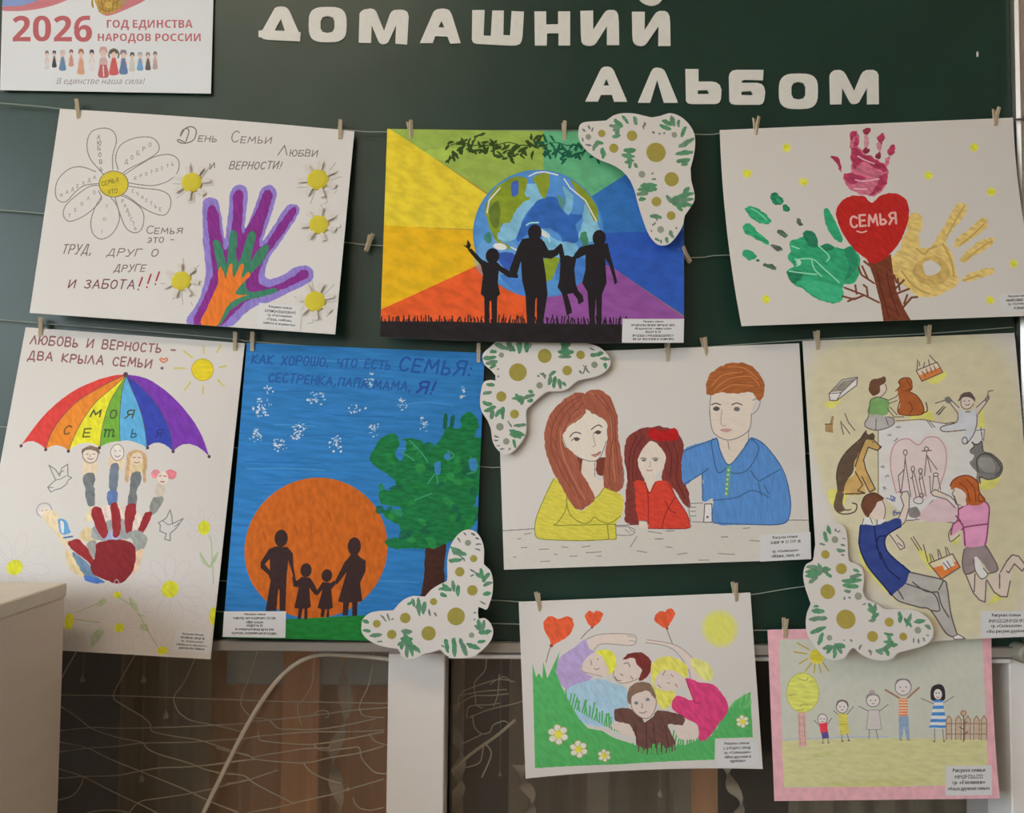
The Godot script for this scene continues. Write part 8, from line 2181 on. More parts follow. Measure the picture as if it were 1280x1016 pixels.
	oval(152, 160, 140, 0.04, 1, 87, 98, 9.9, 9.9, -1)


func print_daisies_sunset():
	grain(0, 0.03, 0.03)
	oval(111, 151, 128, 0.12, 1, 173, 372, 20.3, 7.8, 0)
	oval(93, 156, 116, 0.12, 1, 171, 396, 22.8, 7.8, 0)
	oval(93, 156, 116, 0.12, 1, 159, 411, 25.8, 7.8, -76)
	oval(111, 151, 128, 0.12, 1, 174, 425, 35.6, 8.6, -90)
	oval(93, 156, 116, 0.12, 1, 190, 429, 29.8, 8.6, -99)
	oval(93, 156, 116, 0.12, 1, 205, 430, 20.3, 7.8, -139)
	oval(111, 151, 128, 0.12, 1, 154, 413, 14.9, 6.7, -15)
	oval(93, 156, 116, 0.12, 1, 173, 399, 30.4, 8.7, 66)
	oval(93, 156, 116, 0.12, 1, 180, 273, 10.2, 5.1, -22)
	oval(111, 151, 128, 0.12, 1, 193, 271, 15, 6.8, 75)
	oval(93, 156, 116, 0.12, 1, 214, 284, 32.1, 8.7, 87)
	oval(93, 156, 116, 0.12, 1, 232, 287, 22.9, 7.9, 94)
	oval(111, 151, 128, 0.12, 1, 221, 290, 21.2, 7.9, 18)
	oval(93, 156, 116, 0.12, 1, 306, 221, 22.9, 7.9, 0)
	oval(93, 156, 116, 0.12, 1, 311, 216, 21.4, 7.9, 38)
	oval(111, 151, 128, 0.12, 1, 335, 211, 20.6, 7.9, 80)
	oval(93, 156, 116, 0.12, 1, 353, 226, 20.4, 7.9, 90)
	oval(93, 156, 116, 0.12, 1, 301, 242, 13.1, 6.8, 26)
	oval(111, 151, 128, 0.12, 1, 431, 174, 22.2, 7.9, 26)
	oval(93, 156, 116, 0.12, 1, 437, 168, 24.5, 7.9, 78)
	oval(93, 156, 116, 0.12, 1, 451, 179, 21.4, 7.9, 128)
	oval(111, 151, 128, 0.12, 1, 458, 202, 17.7, 6.8, -17)
	oval(93, 156, 116, 0.12, 1, 456, 236, 14.8, 6.8, -8)
	oval(93, 156, 116, 0.12, 1, 351, 87, 33.9, 8.8, 26)
	oval(111, 151, 128, 0.12, 1, 346, 93, 22.8, 8, 30)
	oval(93, 156, 116, 0.12, 1, 341, 119, 25.6, 7.9, -8)
	oval(93, 156, 116, 0.12, 1, 431, 348, 23, 7.8, 81)
	oval(111, 151, 128, 0.12, 1, 443, 353, 23.5, 7.8, 105)
	oval(93, 156, 116, 0.12, 1, 452, 372, 24.2, 7.8, 172)
	oval(93, 156, 116, 0.12, 1, 439, 404, 14.6, 6.7, 0)
	oval(111, 151, 128, 0.12, 1, 426, 356, 13.7, 6.7, 33)
	oval(93, 156, 116, 0.12, 1, 315, 419, 25.5, 7.8, 79)
	oval(93, 156, 116, 0.12, 1, 342, 423, 34.4, 8.6, 87)
	oval(111, 151, 128, 0.12, 1, 374, 424, 35.3, 8.6, 67)
	oval(93, 156, 116, 0.12, 1, 409, 421, 27.1, 8.6, 20)
	oval(93, 156, 116, 0.12, 1, 30, 369, 14.6, 6.7, 0)
	oval(111, 151, 128, 0.12, 1, 63, 385, 22.9, 7.8, -9)
	oval(93, 156, 116, 0.12, 1, 27, 337, 12.6, 6.7, 18)
	oval(119, 134, 132, 0.12, 1, 406, 157, 13.3, 3.1, 26)
	oval(119, 134, 132, 0.12, 1, 401, 174, 7.7, 3.1, -27)
	oval(119, 134, 132, 0.12, 1, 442, 269, 13.2, 3.1, 26)
	oval(119, 134, 132, 0.12, 1, 354, 47, 10.5, 3.1, 63)
	oval(119, 134, 132, 0.12, 1, 375, 25, 7.8, 3.1, 63)
	oval(119, 134, 132, 0.12, 1, 404, 27, 7.8, 3.1, 26)
	oval(119, 134, 132, 0.12, 1, 419, 41, 7.3, 3.1, 14)
	oval(119, 134, 132, 0.12, 1, 422, 62, 9.7, 3.1, 0)
	oval(119, 134, 132, 0.12, 1, 421, 80, 8.5, 3.1, 11)
	oval(119, 134, 132, 0.12, 1, 301, 422, 7.7, 3.1, 26)
	oval(119, 134, 132, 0.12, 1, 77, 407, 8.3, 3.1, 0)
	oval(119, 134, 132, 0.12, 1, 106, 322, 14.7, 3.1, 78)
	oval(119, 134, 132, 0.12, 1, 88, 325, 16.1, 3.1, 45)
	oval(119, 134, 132, 0.12, 1, 120, 328, 7.3, 3.1, -15)
	oval(119, 134, 132, 0.12, 1, 252, 304, 12.1, 3.1, 82)
	oval(119, 134, 132, 0.12, 1, 273, 309, 7.7, 3.1, 63)
	oval(119, 134, 132, 0.12, 1, 414, 304, 4.1, 3.1, 39)
	oval(119, 134, 132, 0.12, 1, 412, 327, 3.5, 3.1, 21)
	oval(119, 134, 132, 0.12, 1, 368, 112, 15.6, 3.1, 56)
	oval(170, 160, 79, 0.04, 1, 347, 317, 31.5, 30.9, 0)
	oval(170, 160, 79, 0.04, 1, 250, 377, 25.5, 25, 0)
	oval(170, 160, 79, 0.04, 1, 166, 324, 18.7, 18.3, 0)
	oval(170, 160, 79, 0.04, 1, 404, 225, 18.7, 18.5, 0)
	oval(170, 160, 79, 0.04, 1, 358, 160, 16.8, 16.6, 0)
	oval(170, 160, 79, 0.04, 1, 119, 382, 16.7, 16.4, 0)
	oval(170, 160, 79, 0.04, 1, 407, 113, 12.9, 12.7, 0)
	oval(170, 160, 79, 0.04, 1, 266, 266, 12.8, 12.6, 0)
	oval(170, 160, 79, 0.04, 1, 65, 345, 13.8, 13.5, 0)
	oval(153, 162, 144, 0.04, 1, 403, 382, 9.8, 9.6, 0)
	oval(153, 162, 144, 0.04, 1, 386, 57, 10.9, 10.8, 0)


func print_daisies_floor():
	grain(0, 0.03, 0.03)
	oval(121, 157, 133, 0.12, 1, 52, 170, 30.6, 8.8, 6)
	oval(101, 161, 121, 0.12, 1, 49, 184, 33, 8.8, -3)
	oval(101, 161, 121, 0.12, 1, 50, 194, 32.5, 8.8, -15)
	oval(121, 157, 133, 0.12, 1, 47, 211, 21.2, 7.9, -35)
	oval(101, 161, 121, 0.12, 1, 71, 167, 16.2, 6.8, 63)
	oval(101, 161, 121, 0.12, 1, 95, 175, 14.1, 6.8, 15)
	oval(121, 157, 133, 0.12, 1, 71, 177, 33.7, 8.8, 21)
	oval(101, 161, 121, 0.12, 1, 102, 196, 12.2, 6.8, 30)
	oval(101, 161, 121, 0.12, 1, 201, 179, 12.9, 6.8, 18)
	oval(121, 157, 133, 0.12, 1, 199, 198, 22.6, 7.9, -13)
	oval(101, 161, 121, 0.12, 1, 182, 215, 36.8, 8.8, -3)
	oval(101, 161, 121, 0.12, 1, 179, 233, 29.1, 8.7, 3)
	oval(121, 157, 133, 0.12, 1, 168, 252, 12.4, 6.8, 0)
	oval(101, 161, 121, 0.12, 1, 59, 322, 23.3, 7.8, 0)
	oval(101, 161, 121, 0.12, 1, 53, 307, 9.9, 5, 0)
	oval(121, 157, 133, 0.12, 1, 58, 349, 34.2, 8.7, -6)
	oval(101, 161, 121, 0.12, 1, 57, 389, 31.1, 8.6, -24)
	oval(101, 161, 121, 0.12, 1, 66, 418, 24.8, 7.8, -67)
	oval(121, 157, 133, 0.12, 1, 93, 448, 20.9, 7.8, -10)
	oval(101, 161, 121, 0.12, 1, 95, 457, 15.5, 6.7, -45)
	oval(101, 161, 121, 0.12, 1, 114, 463, 24.5, 7.8, -87)
	oval(121, 157, 133, 0.12, 1, 131, 452, 20.3, 7.8, -121)
	oval(101, 161, 121, 0.12, 1, 133, 442, 20.9, 7.8, -171)
	oval(101, 161, 121, 0.12, 1, 249, 308, 18.5, 6.7, 68)
	oval(121, 157, 133, 0.12, 1, 261, 315, 21.3, 7.9, 104)
	oval(101, 161, 121, 0.12, 1, 249, 320, 16.1, 6.7, 26)
	oval(101, 161, 121, 0.12, 1, 263, 338, 17.5, 6.7, 143)
	oval(121, 157, 133, 0.12, 1, 253, 353, 15.2, 6.7, -15)
	oval(101, 161, 121, 0.12, 1, 309, 402, 17.7, 6.7, 11)
	oval(101, 161, 121, 0.12, 1, 308, 429, 17.4, 6.7, 0)
	oval(121, 157, 133, 0.12, 1, 292, 451, 32.1, 8.6, -30)
	oval(101, 161, 121, 0.12, 1, 299, 461, 18.4, 6.7, 68)
	oval(101, 161, 121, 0.12, 1, 323, 438, 17.4, 6.7, 180)
	oval(121, 157, 133, 0.12, 1, 274, 463, 16.1, 6.7, 26)
	oval(101, 161, 121, 0.12, 1, 311, 421, 24, 7.8, 74)
	oval(101, 161, 121, 0.12, 1, 351, 342, 20.8, 7.8, 85)
	oval(121, 157, 133, 0.12, 1, 382, 352, 24.9, 7.8, 113)
	oval(101, 161, 121, 0.12, 1, 379, 360, 20.8, 7.8, 48)
	oval(101, 161, 121, 0.12, 1, 420, 355, 20.8, 7.8, -5)
	oval(121, 157, 133, 0.12, 1, 450, 374, 12.2, 6.7, 30)
	oval(101, 161, 121, 0.12, 1, 107, 36, 15.2, 6.9, 82)
	oval(101, 161, 121, 0.12, 1, 94, 61, 21.5, 8, 75)
	oval(121, 157, 133, 0.12, 1, 147, 108, 17.7, 6.8, 5)
	oval(129, 139, 137, 0.12, 1, 226, 297, 6.2, 3.1, -19)
	oval(129, 139, 137, 0.12, 1, 446, 405, 6.7, 3.1, 33)
	oval(129, 139, 137, 0.12, 1, 433, 418, 7.4, 3.1, 75)
	oval(129, 139, 137, 0.12, 1, 414, 424, 8.5, 3.1, 90)
	oval(129, 139, 137, 0.12, 1, 397, 421, 9.8, 3.1, 90)
	oval(129, 139, 137, 0.12, 1, 206, 447, 10.2, 3.1, 108)
	oval(129, 139, 137, 0.12, 1, 241, 464, 12.6, 3.1, 75)
	oval(129, 139, 137, 0.12, 1, 241, 461, 10.2, 3.1, 18)
	oval(129, 139, 137, 0.12, 1, 131, 35, 6.3, 3.1, 108)
	oval(129, 139, 137, 0.12, 1, 141, 40, 8.7, 3.1, 168)
	oval(129, 139, 137, 0.12, 1, 82, 86, 10, 3.1, 9)
	oval(129, 139, 137, 0.12, 1, 157, 89, 9.1, 3.1, 21)
	oval(129, 139, 137, 0.12, 1, 154, 125, 7.5, 3.1, 14)
	oval(129, 139, 137, 0.12, 1, 160, 65, 6.3, 3.1, 18)
	oval(129, 139, 137, 0.12, 1, 173, 424, 6.2, 3.1, 18)
	oval(129, 139, 137, 0.12, 1, 150, 423, 3.7, 3.1, 30)
	oval(129, 139, 137, 0.12, 1, 155, 277, 7.4, 3.1, 75)
	oval(129, 139, 137, 0.12, 1, 172, 275, 4.9, 3.1, 16)
	oval(183, 166, 82, 0.04, 1, 158, 350, 34.4, 33.6, 0)
	oval(183, 166, 82, 0.04, 1, 96, 254, 26.4, 25.9, 0)
	oval(183, 166, 82, 0.04, 1, 148, 173, 19.4, 19.1, 0)
	oval(183, 166, 82, 0.04, 1, 92, 123, 15.3, 15.1, 0)
	oval(183, 166, 82, 0.04, 1, 251, 409, 19.2, 18.7, 0)
	oval(183, 166, 82, 0.04, 1, 312, 359, 16.2, 15.8, 0)
	oval(183, 166, 82, 0.04, 1, 360, 409, 14.1, 13.8, 0)
	oval(165, 169, 149, 0.04, 1, 413, 386, 12.1, 11.9, 0)
	oval(165, 169, 149, 0.04, 1, 128, 70, 12.3, 12.1, 0)
	oval(165, 169, 149, 0.04, 1, 205, 269, 13.2, 13, 0)
	oval(165, 169, 149, 0.04, 1, 97, 415, 10.1, 9.9, 0)


func daisy_cutout(label: String, at: Vector3, lean: float, frame: Rect2, o: Array):
	var t := thing("daisy_cutout", label, "decoration", at, "paper cut-outs printed with daisies")
	t.rotation.x = lean
	var p := []
	for q in outline_of(o):
		p.append(q)
	var round_ := PackedVector2Array(smooth_path(p, 4, true))
	part("card", cut_shape(round_, [], 0.0008, frame, canvas_material(), M.paper), null, t)


func make_pins():
	clothespin(Vector3(-0.6323, 1.6741, 0.012), 8, 25, "small wooden clothespin at left end of the nested hands drawing")
	clothespin(Vector3(-0.2521, 1.6474, 0.012), 0, 15, "small wooden clothespin at right end of the nested hands drawing")
	clothespin(Vector3(-0.1503, 1.6477, 0.012), 8, 35, "small wooden clothespin at left end of the globe painting")
	clothespin(Vector3(0.0717, 1.6485, 0.012), 0, 10, "small wooden clothespin at the globe painting's top beside the daisy cut-out")
	clothespin(Vector3(0.3493, 1.6581, 0.012), -4, 40, "small wooden clothespin at left end of the handprint heart drawing")
	clothespin(Vector3(0.6961, 1.6747, 0.012), -8, 20, "small wooden clothespin at right end of the handprint heart drawing")
	clothespin(Vector3(-0.6746, 1.3571, 0.012), 0, 20, "small wooden clothespin at left end of the umbrella drawing")
	clothespin(Vector3(-0.3963, 1.3389, 0.012), 0, 10, "small wooden clothespin at right end of the umbrella drawing")
	clothespin(Vector3(-0.3717, 1.3391, 0.012), 0, 10, "small wooden clothespin at left end of the blue sunset painting")
	clothespin(Vector3(-0.0486, 1.3259, 0.012), 0, 5, "small wooden clothespin at right end of the blue sunset painting")
	clothespin(Vector3(0.221, 1.3282, 0.012), 0, 10, "small wooden clothespin upright on the crayon portrait's top edge, left of a tilted one")
	clothespin(Vector3(0.2747, 1.3373, 0.012), 12, 25, "small wooden clothespin tilted on the crayon portrait's top edge above the man's hair")
	clothespin(Vector3(0.4348, 1.3479, 0.012), 2, 10, "small wooden clothespin at left end of the yellow tinted drawing")
	clothespin(Vector3(0.5938, 1.3573, 0.012), 0, 10, "small wooden clothespin in the middle of the yellow tinted drawing's top edge")
	clothespin(Vector3(0.0396, 0.9742, 0.012), 10, 20, "small wooden clothespin at left end of the hugging family drawing")
	clothespin(Vector3(0.3169, 0.9906, 0.012), 6, 20, "small wooden clothespin at right end of the hugging family drawing")
	clothespin(Vector3(0.3865, 0.941, 0.012), -3, 10, "small wooden clothespin at left end of the pink bordered drawing")
	clothespin(Vector3(-0.2083, 1.4839, 0.009), -18, 40, "small wooden clothespin empty, on the thin string between nested hands drawing and globe painting")
	clothespin(Vector3(0.2454, 1.4676, 0.021), 45, 35, "small wooden clothespin leaning at the globe painting's right edge on the thin string")


func clothespin(at: Vector3, tilt: float, yaw: float, label: String):
	var t := thing("clothespin", label, "clothespin", at, "small wooden clothespins on the strings")
	t.rotation_degrees = Vector3(0, yaw, tilt)
	for s in [-1.0, 1.0]:
		var st := start()
		var pr := [[-0.0135, 0.0004, 0.0012], [-0.0125, 0.0004, 0.0024], [-0.002, 0.0004, 0.0030], [0.002, 0.0008, 0.0033], [0.0130, 0.0034, 0.0053], [0.0138, 0.0040, 0.0050]]
		var w := 0.0025
		for i in pr.size() - 1:
			var a: Array = pr[i]
			var b: Array = pr[i + 1]
			face(st, [Vector3(-w, a[0], a[2] * s), Vector3(w, a[0], a[2] * s), Vector3(w, b[0], b[2] * s), Vector3(-w, b[0], b[2] * s)], Vector3(0, 0, s))
			face(st, [Vector3(-w, a[0], a[1] * s), Vector3(w, a[0], a[1] * s), Vector3(w, b[0], b[1] * s), Vector3(-w, b[0], b[1] * s)], Vector3(0, 0, -s))
			for x in [-w, w]:
				face(st, [Vector3(x, a[0], a[1] * s), Vector3(x, a[0], a[2] * s), Vector3(x, b[0], b[2] * s), Vector3(x, b[0], b[1] * s)], Vector3(signf(x), 0, 0))
		for e in [0, pr.size() - 1]:
			var a: Array = pr[e]
			face(st, [Vector3(-w, a[0], a[1] * s), Vector3(w, a[0], a[1] * s), Vector3(w, a[0], a[2] * s), Vector3(-w, a[0], a[2] * s)], Vector3(0, -1 if e == 0 else 1, 0))
		part("leg", st.commit(), M.pin, t)
	var coil := start()
	var p := []
	for i in 37:
		var g := TAU * i / 12.0
		p.append(Vector3(-0.0036 + 0.0072 * i / 36.0, 0.0018 + 0.0017 * cos(g), 0.0017 * sin(g)))
	tube(coil, p, 0.00045, 5)
	part("spring", coil.commit(), M.spring, t)


func make_small_things():
	var t := thing("white_cable", "off white cable curving down in front of the glass left of the post", "cable", Vector3(-0.4789, 0.5594, -0.02))
	part("cable_sheath", tube_mesh([Vector3(0.3435, 0.3217, 0), Vector3(0.3088, 0.3248, 0), Vector3(0.2741, 0.3285, 0), Vector3(0.2394, 0.3305, 0), Vector3(0.214, 0.3314, 0), Vector3(0.1909, 0.3273, 0), Vector3(0.1681, 0.3157, 0), Vector3(0.1454, 0.295, 0), Vector3(0.123, 0.2652, 0), Vector3(0.0986, 0.2231, 0), Vector3(0.0745, 0.1743, 0), Vector3(0.0505, 0.1234, 0), Vector3(0.0267, 0.0694, 0), Vector3(0, 0, 0)], 0.0032, 10), M.cable, t)
	t = thing("rope_net", "pale string net hanging behind the left glass under the board", "net", Vector3(-0.7463, 0.8079, -0.09))
	for s in [
		[Vector3(0, 0, 0), Vector3(0.0662, -0.0005, 0), Vector3(0.1416, -0.0006, 0), Vector3(0.2338, -0.0031, 0), Vector3(0.3352, -0.0058, 0), Vector3(0.3898, -0.0074, 0), Vector3(0.4832, -0.0081, 0), Vector3(0.5663, -0.0089, 0)],
		[Vector3(0.0899, 0.0793, -0.002), Vector3(0.08, 0.0612, -0.002), Vector3(0.0653, 0.0341, -0.002), Vector3(0.0507, 0.0044, -0.002)],
		[Vector3(0.1826, 0.0874, -0.004), Vector3(0.1704, 0.0589, -0.004), Vector3(0.1531, 0.0278, -0.004), Vector3(0.1396, -0.0018, -0.004), Vector3(0.1491, -0.0133, -0.004), Vector3(0.1809, -0.031, -0.004), Vector3(0.1968, -0.0437, -0.004), Vector3(0.1975, -0.05, -0.004), Vector3(0.2024, -0.0564, -0.004), Vector3(0.2338, -0.0625, -0.004), Vector3(0.2625, -0.0661, -0.004), Vector3(0.2834, -0.071, -0.004), Vector3(0.3227, -0.0835, -0.004), Vector3(0.3488, -0.0914, -0.004)],
		[Vector3(0.271, 0.0773, -0.006), Vector3(0.2587, 0.0462, -0.006), Vector3(0.2464, 0.0178, -0.006), Vector3(0.2313, -0.0042, -0.006), Vector3(0.2371, -0.0235, -0.006), Vector3(0.2478, -0.0336, -0.006), Vector3(0.261, -0.0399, -0.006), Vector3(0.295, -0.0461, -0.006), Vector3(0.3395, -0.0559, -0.006)],
		[Vector3(0.0152, 0.0099, 0), Vector3(0.0656, -0.0204, 0), Vector3(0.0895, -0.0355, 0), Vector3(0.1107, -0.0507, 0), Vector3(0.1526, -0.0643, 0), Vector3(0.1864, -0.0704, 0), Vector3(0.1945, -0.0792, 0), Vector3(0.2128, -0.088, 0), Vector3(0.2572, -0.1003, 0), Vector3(0.2885, -0.1115, 0), Vector3(0.3249, -0.1175, 0)],
		[Vector3(0.0268, -0.0585, -0.002), Vector3(0.0656, -0.0543, -0.002), Vector3(0.1096, -0.0496, -0.002), Vector3(0.1512, -0.0505, -0.002), Vector3(0.1979, -0.0493, -0.002), Vector3(0.2576, -0.047, -0.002), Vector3(0.3473, -0.0412, -0.002)],
		[Vector3(0.0268, -0.0911, -0.004), Vector3(0.063, -0.087, -0.004), Vector3(0.1018, -0.0815, -0.004), Vector3(0.1459, -0.0786, -0.004), Vector3(0.1873, -0.0731, -0.004), Vector3(0.2574, -0.0713, -0.004), Vector3(0.3472, -0.0641, -0.004)],
		[Vector3(0.0246, -0.0638, -0.006), Vector3(0.0614, -0.0737, -0.006), Vector3(0.0981, -0.081, -0.006), Vector3(0.1403, -0.0998, -0.006), Vector3(0.1824, -0.1161, -0.006), Vector3(0.2244, -0.1323, -0.006), Vector3(0.2559, -0.1448, -0.006), Vector3(0.2979, -0.1635, -0.006), Vector3(0.3346, -0.1759, -0.006)],
		[Vector3(0.0613, -0.1253, 0), Vector3(0.1026, -0.122, 0), Vector3(0.1491, -0.1203, 0), Vector3(0.1851, -0.1136, 0), Vector3(0.2134, -0.1088, 0), Vector3(0.2574, -0.1067, 0), Vector3(0.3038, -0.1019, 0), Vector3(0.3492, -0.0957, 0)],
		[Vector3(0.0283, -0.1005, -0.002), Vector3(0.061, -0.1117, -0.002), Vector3(0.0964, -0.1228, -0.002), Vector3(0.1332, -0.1403, -0.002), Vector3(0.1594, -0.1527, -0.002), Vector3(0.183, -0.1627, -0.002), Vector3(0.2119, -0.1766, -0.002), Vector3(0.2433, -0.1925, -0.002)],
		[Vector3(0.1545, -0.1942, -0.004), Vector3(0.1695, -0.1764, -0.004), Vector3(0.1846, -0.161, -0.004), Vector3(0.213, -0.1557, -0.004), Vector3(0.2568, -0.149, -0.004), Vector3(0.3032, -0.1384, -0.004), Vector3(0.3486, -0.1266, -0.004)],
		[Vector3(0.0957, -0.127, -0.006), Vector3(0.0946, -0.1347, -0.006), Vector3(0.0822, -0.1526, -0.006), Vector3(0.0591, -0.1604, -0.006), Vector3(0.0333, -0.1632, -0.006)],
		[Vector3(0.0993, -0.1802, 0), Vector3(0.112, -0.1751, 0), Vector3(0.1326, -0.1723, 0), Vector3(0.161, -0.1734, 0), Vector3(0.1819, -0.182, 0)],
		[Vector3(0.3635, 0.0856, -0.002), Vector3(0.3585, 0.0667, -0.002), Vector3(0.3458, 0.0235, -0.002), Vector3(0.3357, -0.0074, -0.002), Vector3(0.3415, -0.0221, -0.002), Vector3(0.3553, -0.0327, -0.002), Vector3(0.3771, -0.0352, -0.002), Vector3(0.3937, -0.0484, -0.002), Vector3(0.4128, -0.0496, -0.002), Vector3(0.4562, -0.0492, -0.002), Vector3(0.4996, -0.0422, -0.002), Vector3(0.5429, -0.0324, -0.002)],
		[Vector3(0.4456, 0.0804, -0.004), Vector3(0.4456, 0.0507, -0.004), Vector3(0.4435, 0.0184, -0.004), Vector3(0.4304, -0.0059, -0.004), Vector3(0.4224, -0.014, -0.004), Vector3(0.4241, -0.0301, -0.004), Vector3(0.4284, -0.0435, -0.004)],
		[Vector3(0.5363, 0.0807, -0.006), Vector3(0.5354, 0.051, -0.006), Vector3(0.5305, 0.0185, -0.006), Vector3(0.5173, -0.0112, -0.006), Vector3(0.519, -0.026, -0.006), Vector3(0.5286, -0.0312, -0.006), Vector3(0.5543, -0.0324, -0.006)],
		[Vector3(0.3452, -0.0388, 0), Vector3(0.3913, -0.0344, 0), Vector3(0.4482, -0.028, 0), Vector3(0.505, -0.0201, 0), Vector3(0.555, -0.0156, 0), Vector3(0.5701, -0.0142, 0)],
		[Vector3(0.299, -0.0666, -0.002), Vector3(0.3343, -0.065, -0.002), Vector3(0.3641, -0.0607, -0.002), Vector3(0.4075, -0.0563, -0.002), Vector3(0.4509, -0.0533, -0.002), Vector3(0.5052, -0.0528, -0.002), Vector3(0.5552, -0.0497, -0.002)],
		[Vector3(0.3633, -0.0548, -0.004), Vector3(0.3635, -0.0628, -0.004), Vector3(0.3691, -0.0681, -0.004), Vector3(0.4072, -0.0718, -0.004), Vector3(0.4481, -0.0728, -0.004), Vector3(0.4996, -0.0643, -0.004), Vector3(0.5549, -0.0531, -0.004)],
		[Vector3(0.2979, -0.0801, -0.006), Vector3(0.3226, -0.0866, -0.006), Vector3(0.3472, -0.0904, -0.006), Vector3(0.3609, -0.097, -0.006), Vector3(0.4318, -0.1017, -0.006), Vector3(0.4725, -0.0934, -0.006), Vector3(0.5159, -0.0863, -0.006), Vector3(0.5549, -0.0753, -0.006)],
		[Vector3(0.3546, -0.092, 0), Vector3(0.3816, -0.0865, 0), Vector3(0.4086, -0.0823, 0), Vector3(0.4356, -0.078, 0), Vector3(0.4735, -0.0764, 0)],
		[Vector3(0.2999, -0.1026, -0.002), Vector3(0.3405, -0.0969, -0.002), Vector3(0.3622, -0.0954, -0.002)],
		[Vector3(0.4481, -0.0728, -0.004), Vector3(0.4564, -0.0807, -0.004), Vector3(0.4781, -0.0819, -0.004)],
		[Vector3(0.4318, -0.1017, -0.006), Vector3(0.4457, -0.1163, -0.006), Vector3(0.4704, -0.1268, -0.006), Vector3(0.4895, -0.1319, -0.006)],
		[Vector3(0.4736, -0.0804, 0), Vector3(0.506, -0.0761, 0), Vector3(0.5182, -0.076, 0), Vector3(0.5212, -0.0893, 0), Vector3(0.5309, -0.1025, 0), Vector3(0.5446, -0.113, 0), Vector3(0.5608, -0.1142, 0)],
		[Vector3(0.3003, -0.1159, -0.002), Vector3(0.341, -0.1196, -0.002), Vector3(0.3548, -0.1287, -0.002), Vector3(0.3767, -0.1405, -0.002), Vector3(0.3959, -0.1496, -0.002), Vector3(0.4178, -0.1601, -0.002)],
		[Vector3(0.3162, -0.1326, -0.004), Vector3(0.3406, -0.1297, -0.004), Vector3(0.3702, -0.1201, -0.004), Vector3(0.3945, -0.1119, -0.004)],
		[Vector3(0.3411, -0.1798, -0.006), Vector3(0.3546, -0.1757, -0.006), Vector3(0.3924, -0.1687, -0.006), Vector3(0.4302, -0.1591, -0.006), Vector3(0.4735, -0.1494, -0.006), Vector3(0.5005, -0.1412, -0.006), Vector3(0.5557, -0.1247, -0.006)],
		[Vector3(0.3021, -0.1615, 0), Vector3(0.3349, -0.1747, 0), Vector3(0.3676, -0.1887, 0)],
		[Vector3(0.5097, -0.1513, -0.002), Vector3(0.5125, -0.1593, -0.002), Vector3(0.5208, -0.1671, -0.002), Vector3(0.537, -0.1697, -0.002), Vector3(0.557, -0.1655, -0.002)],
		[Vector3(0.5321, -0.056, -0.004), Vector3(0.5404, -0.0666, -0.004), Vector3(0.5552, -0.0718, -0.004), Vector3(0.565, -0.0731, -0.004)],
		[Vector3(0.4467, -0.0306, -0.006), Vector3(0.4494, -0.0252, -0.006), Vector3(0.4602, -0.0224, -0.006), Vector3(0.4685, -0.025, -0.006), Vector3(0.4686, -0.0318, -0.006), Vector3(0.4632, -0.0332, -0.006)],
	]:
		part("strand", tube_mesh(s, 0.0009, 5, 4), M.net, t)
	t = thing("rope_net", "tangled pale string net behind the glass right of the white post", "net", Vector3(-0.0346, 0.8802, -0.09))
	for s in [
		[Vector3(0, 0, 0), Vector3(-0.0012, -0.0129, 0), Vector3(-0.0036, -0.0309, 0), Vector3(-0.019, -0.0489, 0), Vector3(-0.0175, -0.0694, 0), Vector3(-0.016, -0.0822, 0), Vector3(-0.0056, -0.0872, 0)],
		[Vector3(-0.0372, -0.0625, -0.002), Vector3(-0.0061, -0.0507, -0.002), Vector3(0.0199, -0.0441, -0.002), Vector3(0.0434, -0.0477, -0.002)],
		[Vector3(-0.0398, -0.0696, -0.004), Vector3(-0.006, -0.0629, -0.004), Vector3(0.0304, -0.06, -0.004)],
		[Vector3(-0.0475, -0.087, -0.006), Vector3(-0.0216, -0.0713, -0.006), Vector3(0.007, -0.0698, -0.006), Vector3(0.0331, -0.067, -0.006)],
		[Vector3(-0.0301, -0.1027, 0), Vector3(-0.0264, -0.0848, 0), Vector3(0.0021, -0.082, 0), Vector3(0.0203, -0.0793, 0)],
		[Vector3(0.0185, -0.0364, -0.002), Vector3(0.0179, -0.0518, -0.002), Vector3(0.0162, -0.0697, -0.002), Vector3(0.0099, -0.0852, -0.002)],
		[Vector3(-0.0264, -0.1028, -0.004), Vector3(0.0021, -0.091, -0.004), Vector3(0.0411, -0.0817, -0.004), Vector3(0.0618, -0.0751, -0.004)],
		[Vector3(-0.0226, -0.0996, -0.006), Vector3(-0.0213, -0.1047, -0.006), Vector3(-0.0185, -0.1175, -0.006), Vector3(-0.008, -0.1276, -0.006), Vector3(0.005, -0.125, -0.006), Vector3(0.0101, -0.1147, -0.006), Vector3(0.0257, -0.1081, -0.006), Vector3(0.0335, -0.1119, -0.006)],
		[Vector3(-0.0387, -0.1415, 0), Vector3(-0.0233, -0.1345, 0), Vector3(-0.0078, -0.1268, 0)],
		[Vector3(-0.0026, -0.1389, -0.002), Vector3(-0.005, -0.1491, -0.002), Vector3(-0.01, -0.1695, -0.002), Vector3(-0.0307, -0.1774, -0.002)],
		[Vector3(0.0043, -0.0525, -0.004), Vector3(0.0251, -0.0407, -0.004), Vector3(0.0382, -0.0496, -0.004)],
		[Vector3(-0.0449, -0.0946, -0.006), Vector3(-0.0425, -0.0715, -0.006), Vector3(-0.0322, -0.0611, -0.006)],
	]:
		part("strand", tube_mesh(s, 0.0009, 5, 4), M.net, t)
	t = thing("reflected_cable_rod", "pale thin rod added as the cable reflection behind the glass right of the white post", "cable_reflection", Vector3(-0.0913, 0.6938, -0.095))  # rod added where the pane reflects the white cable
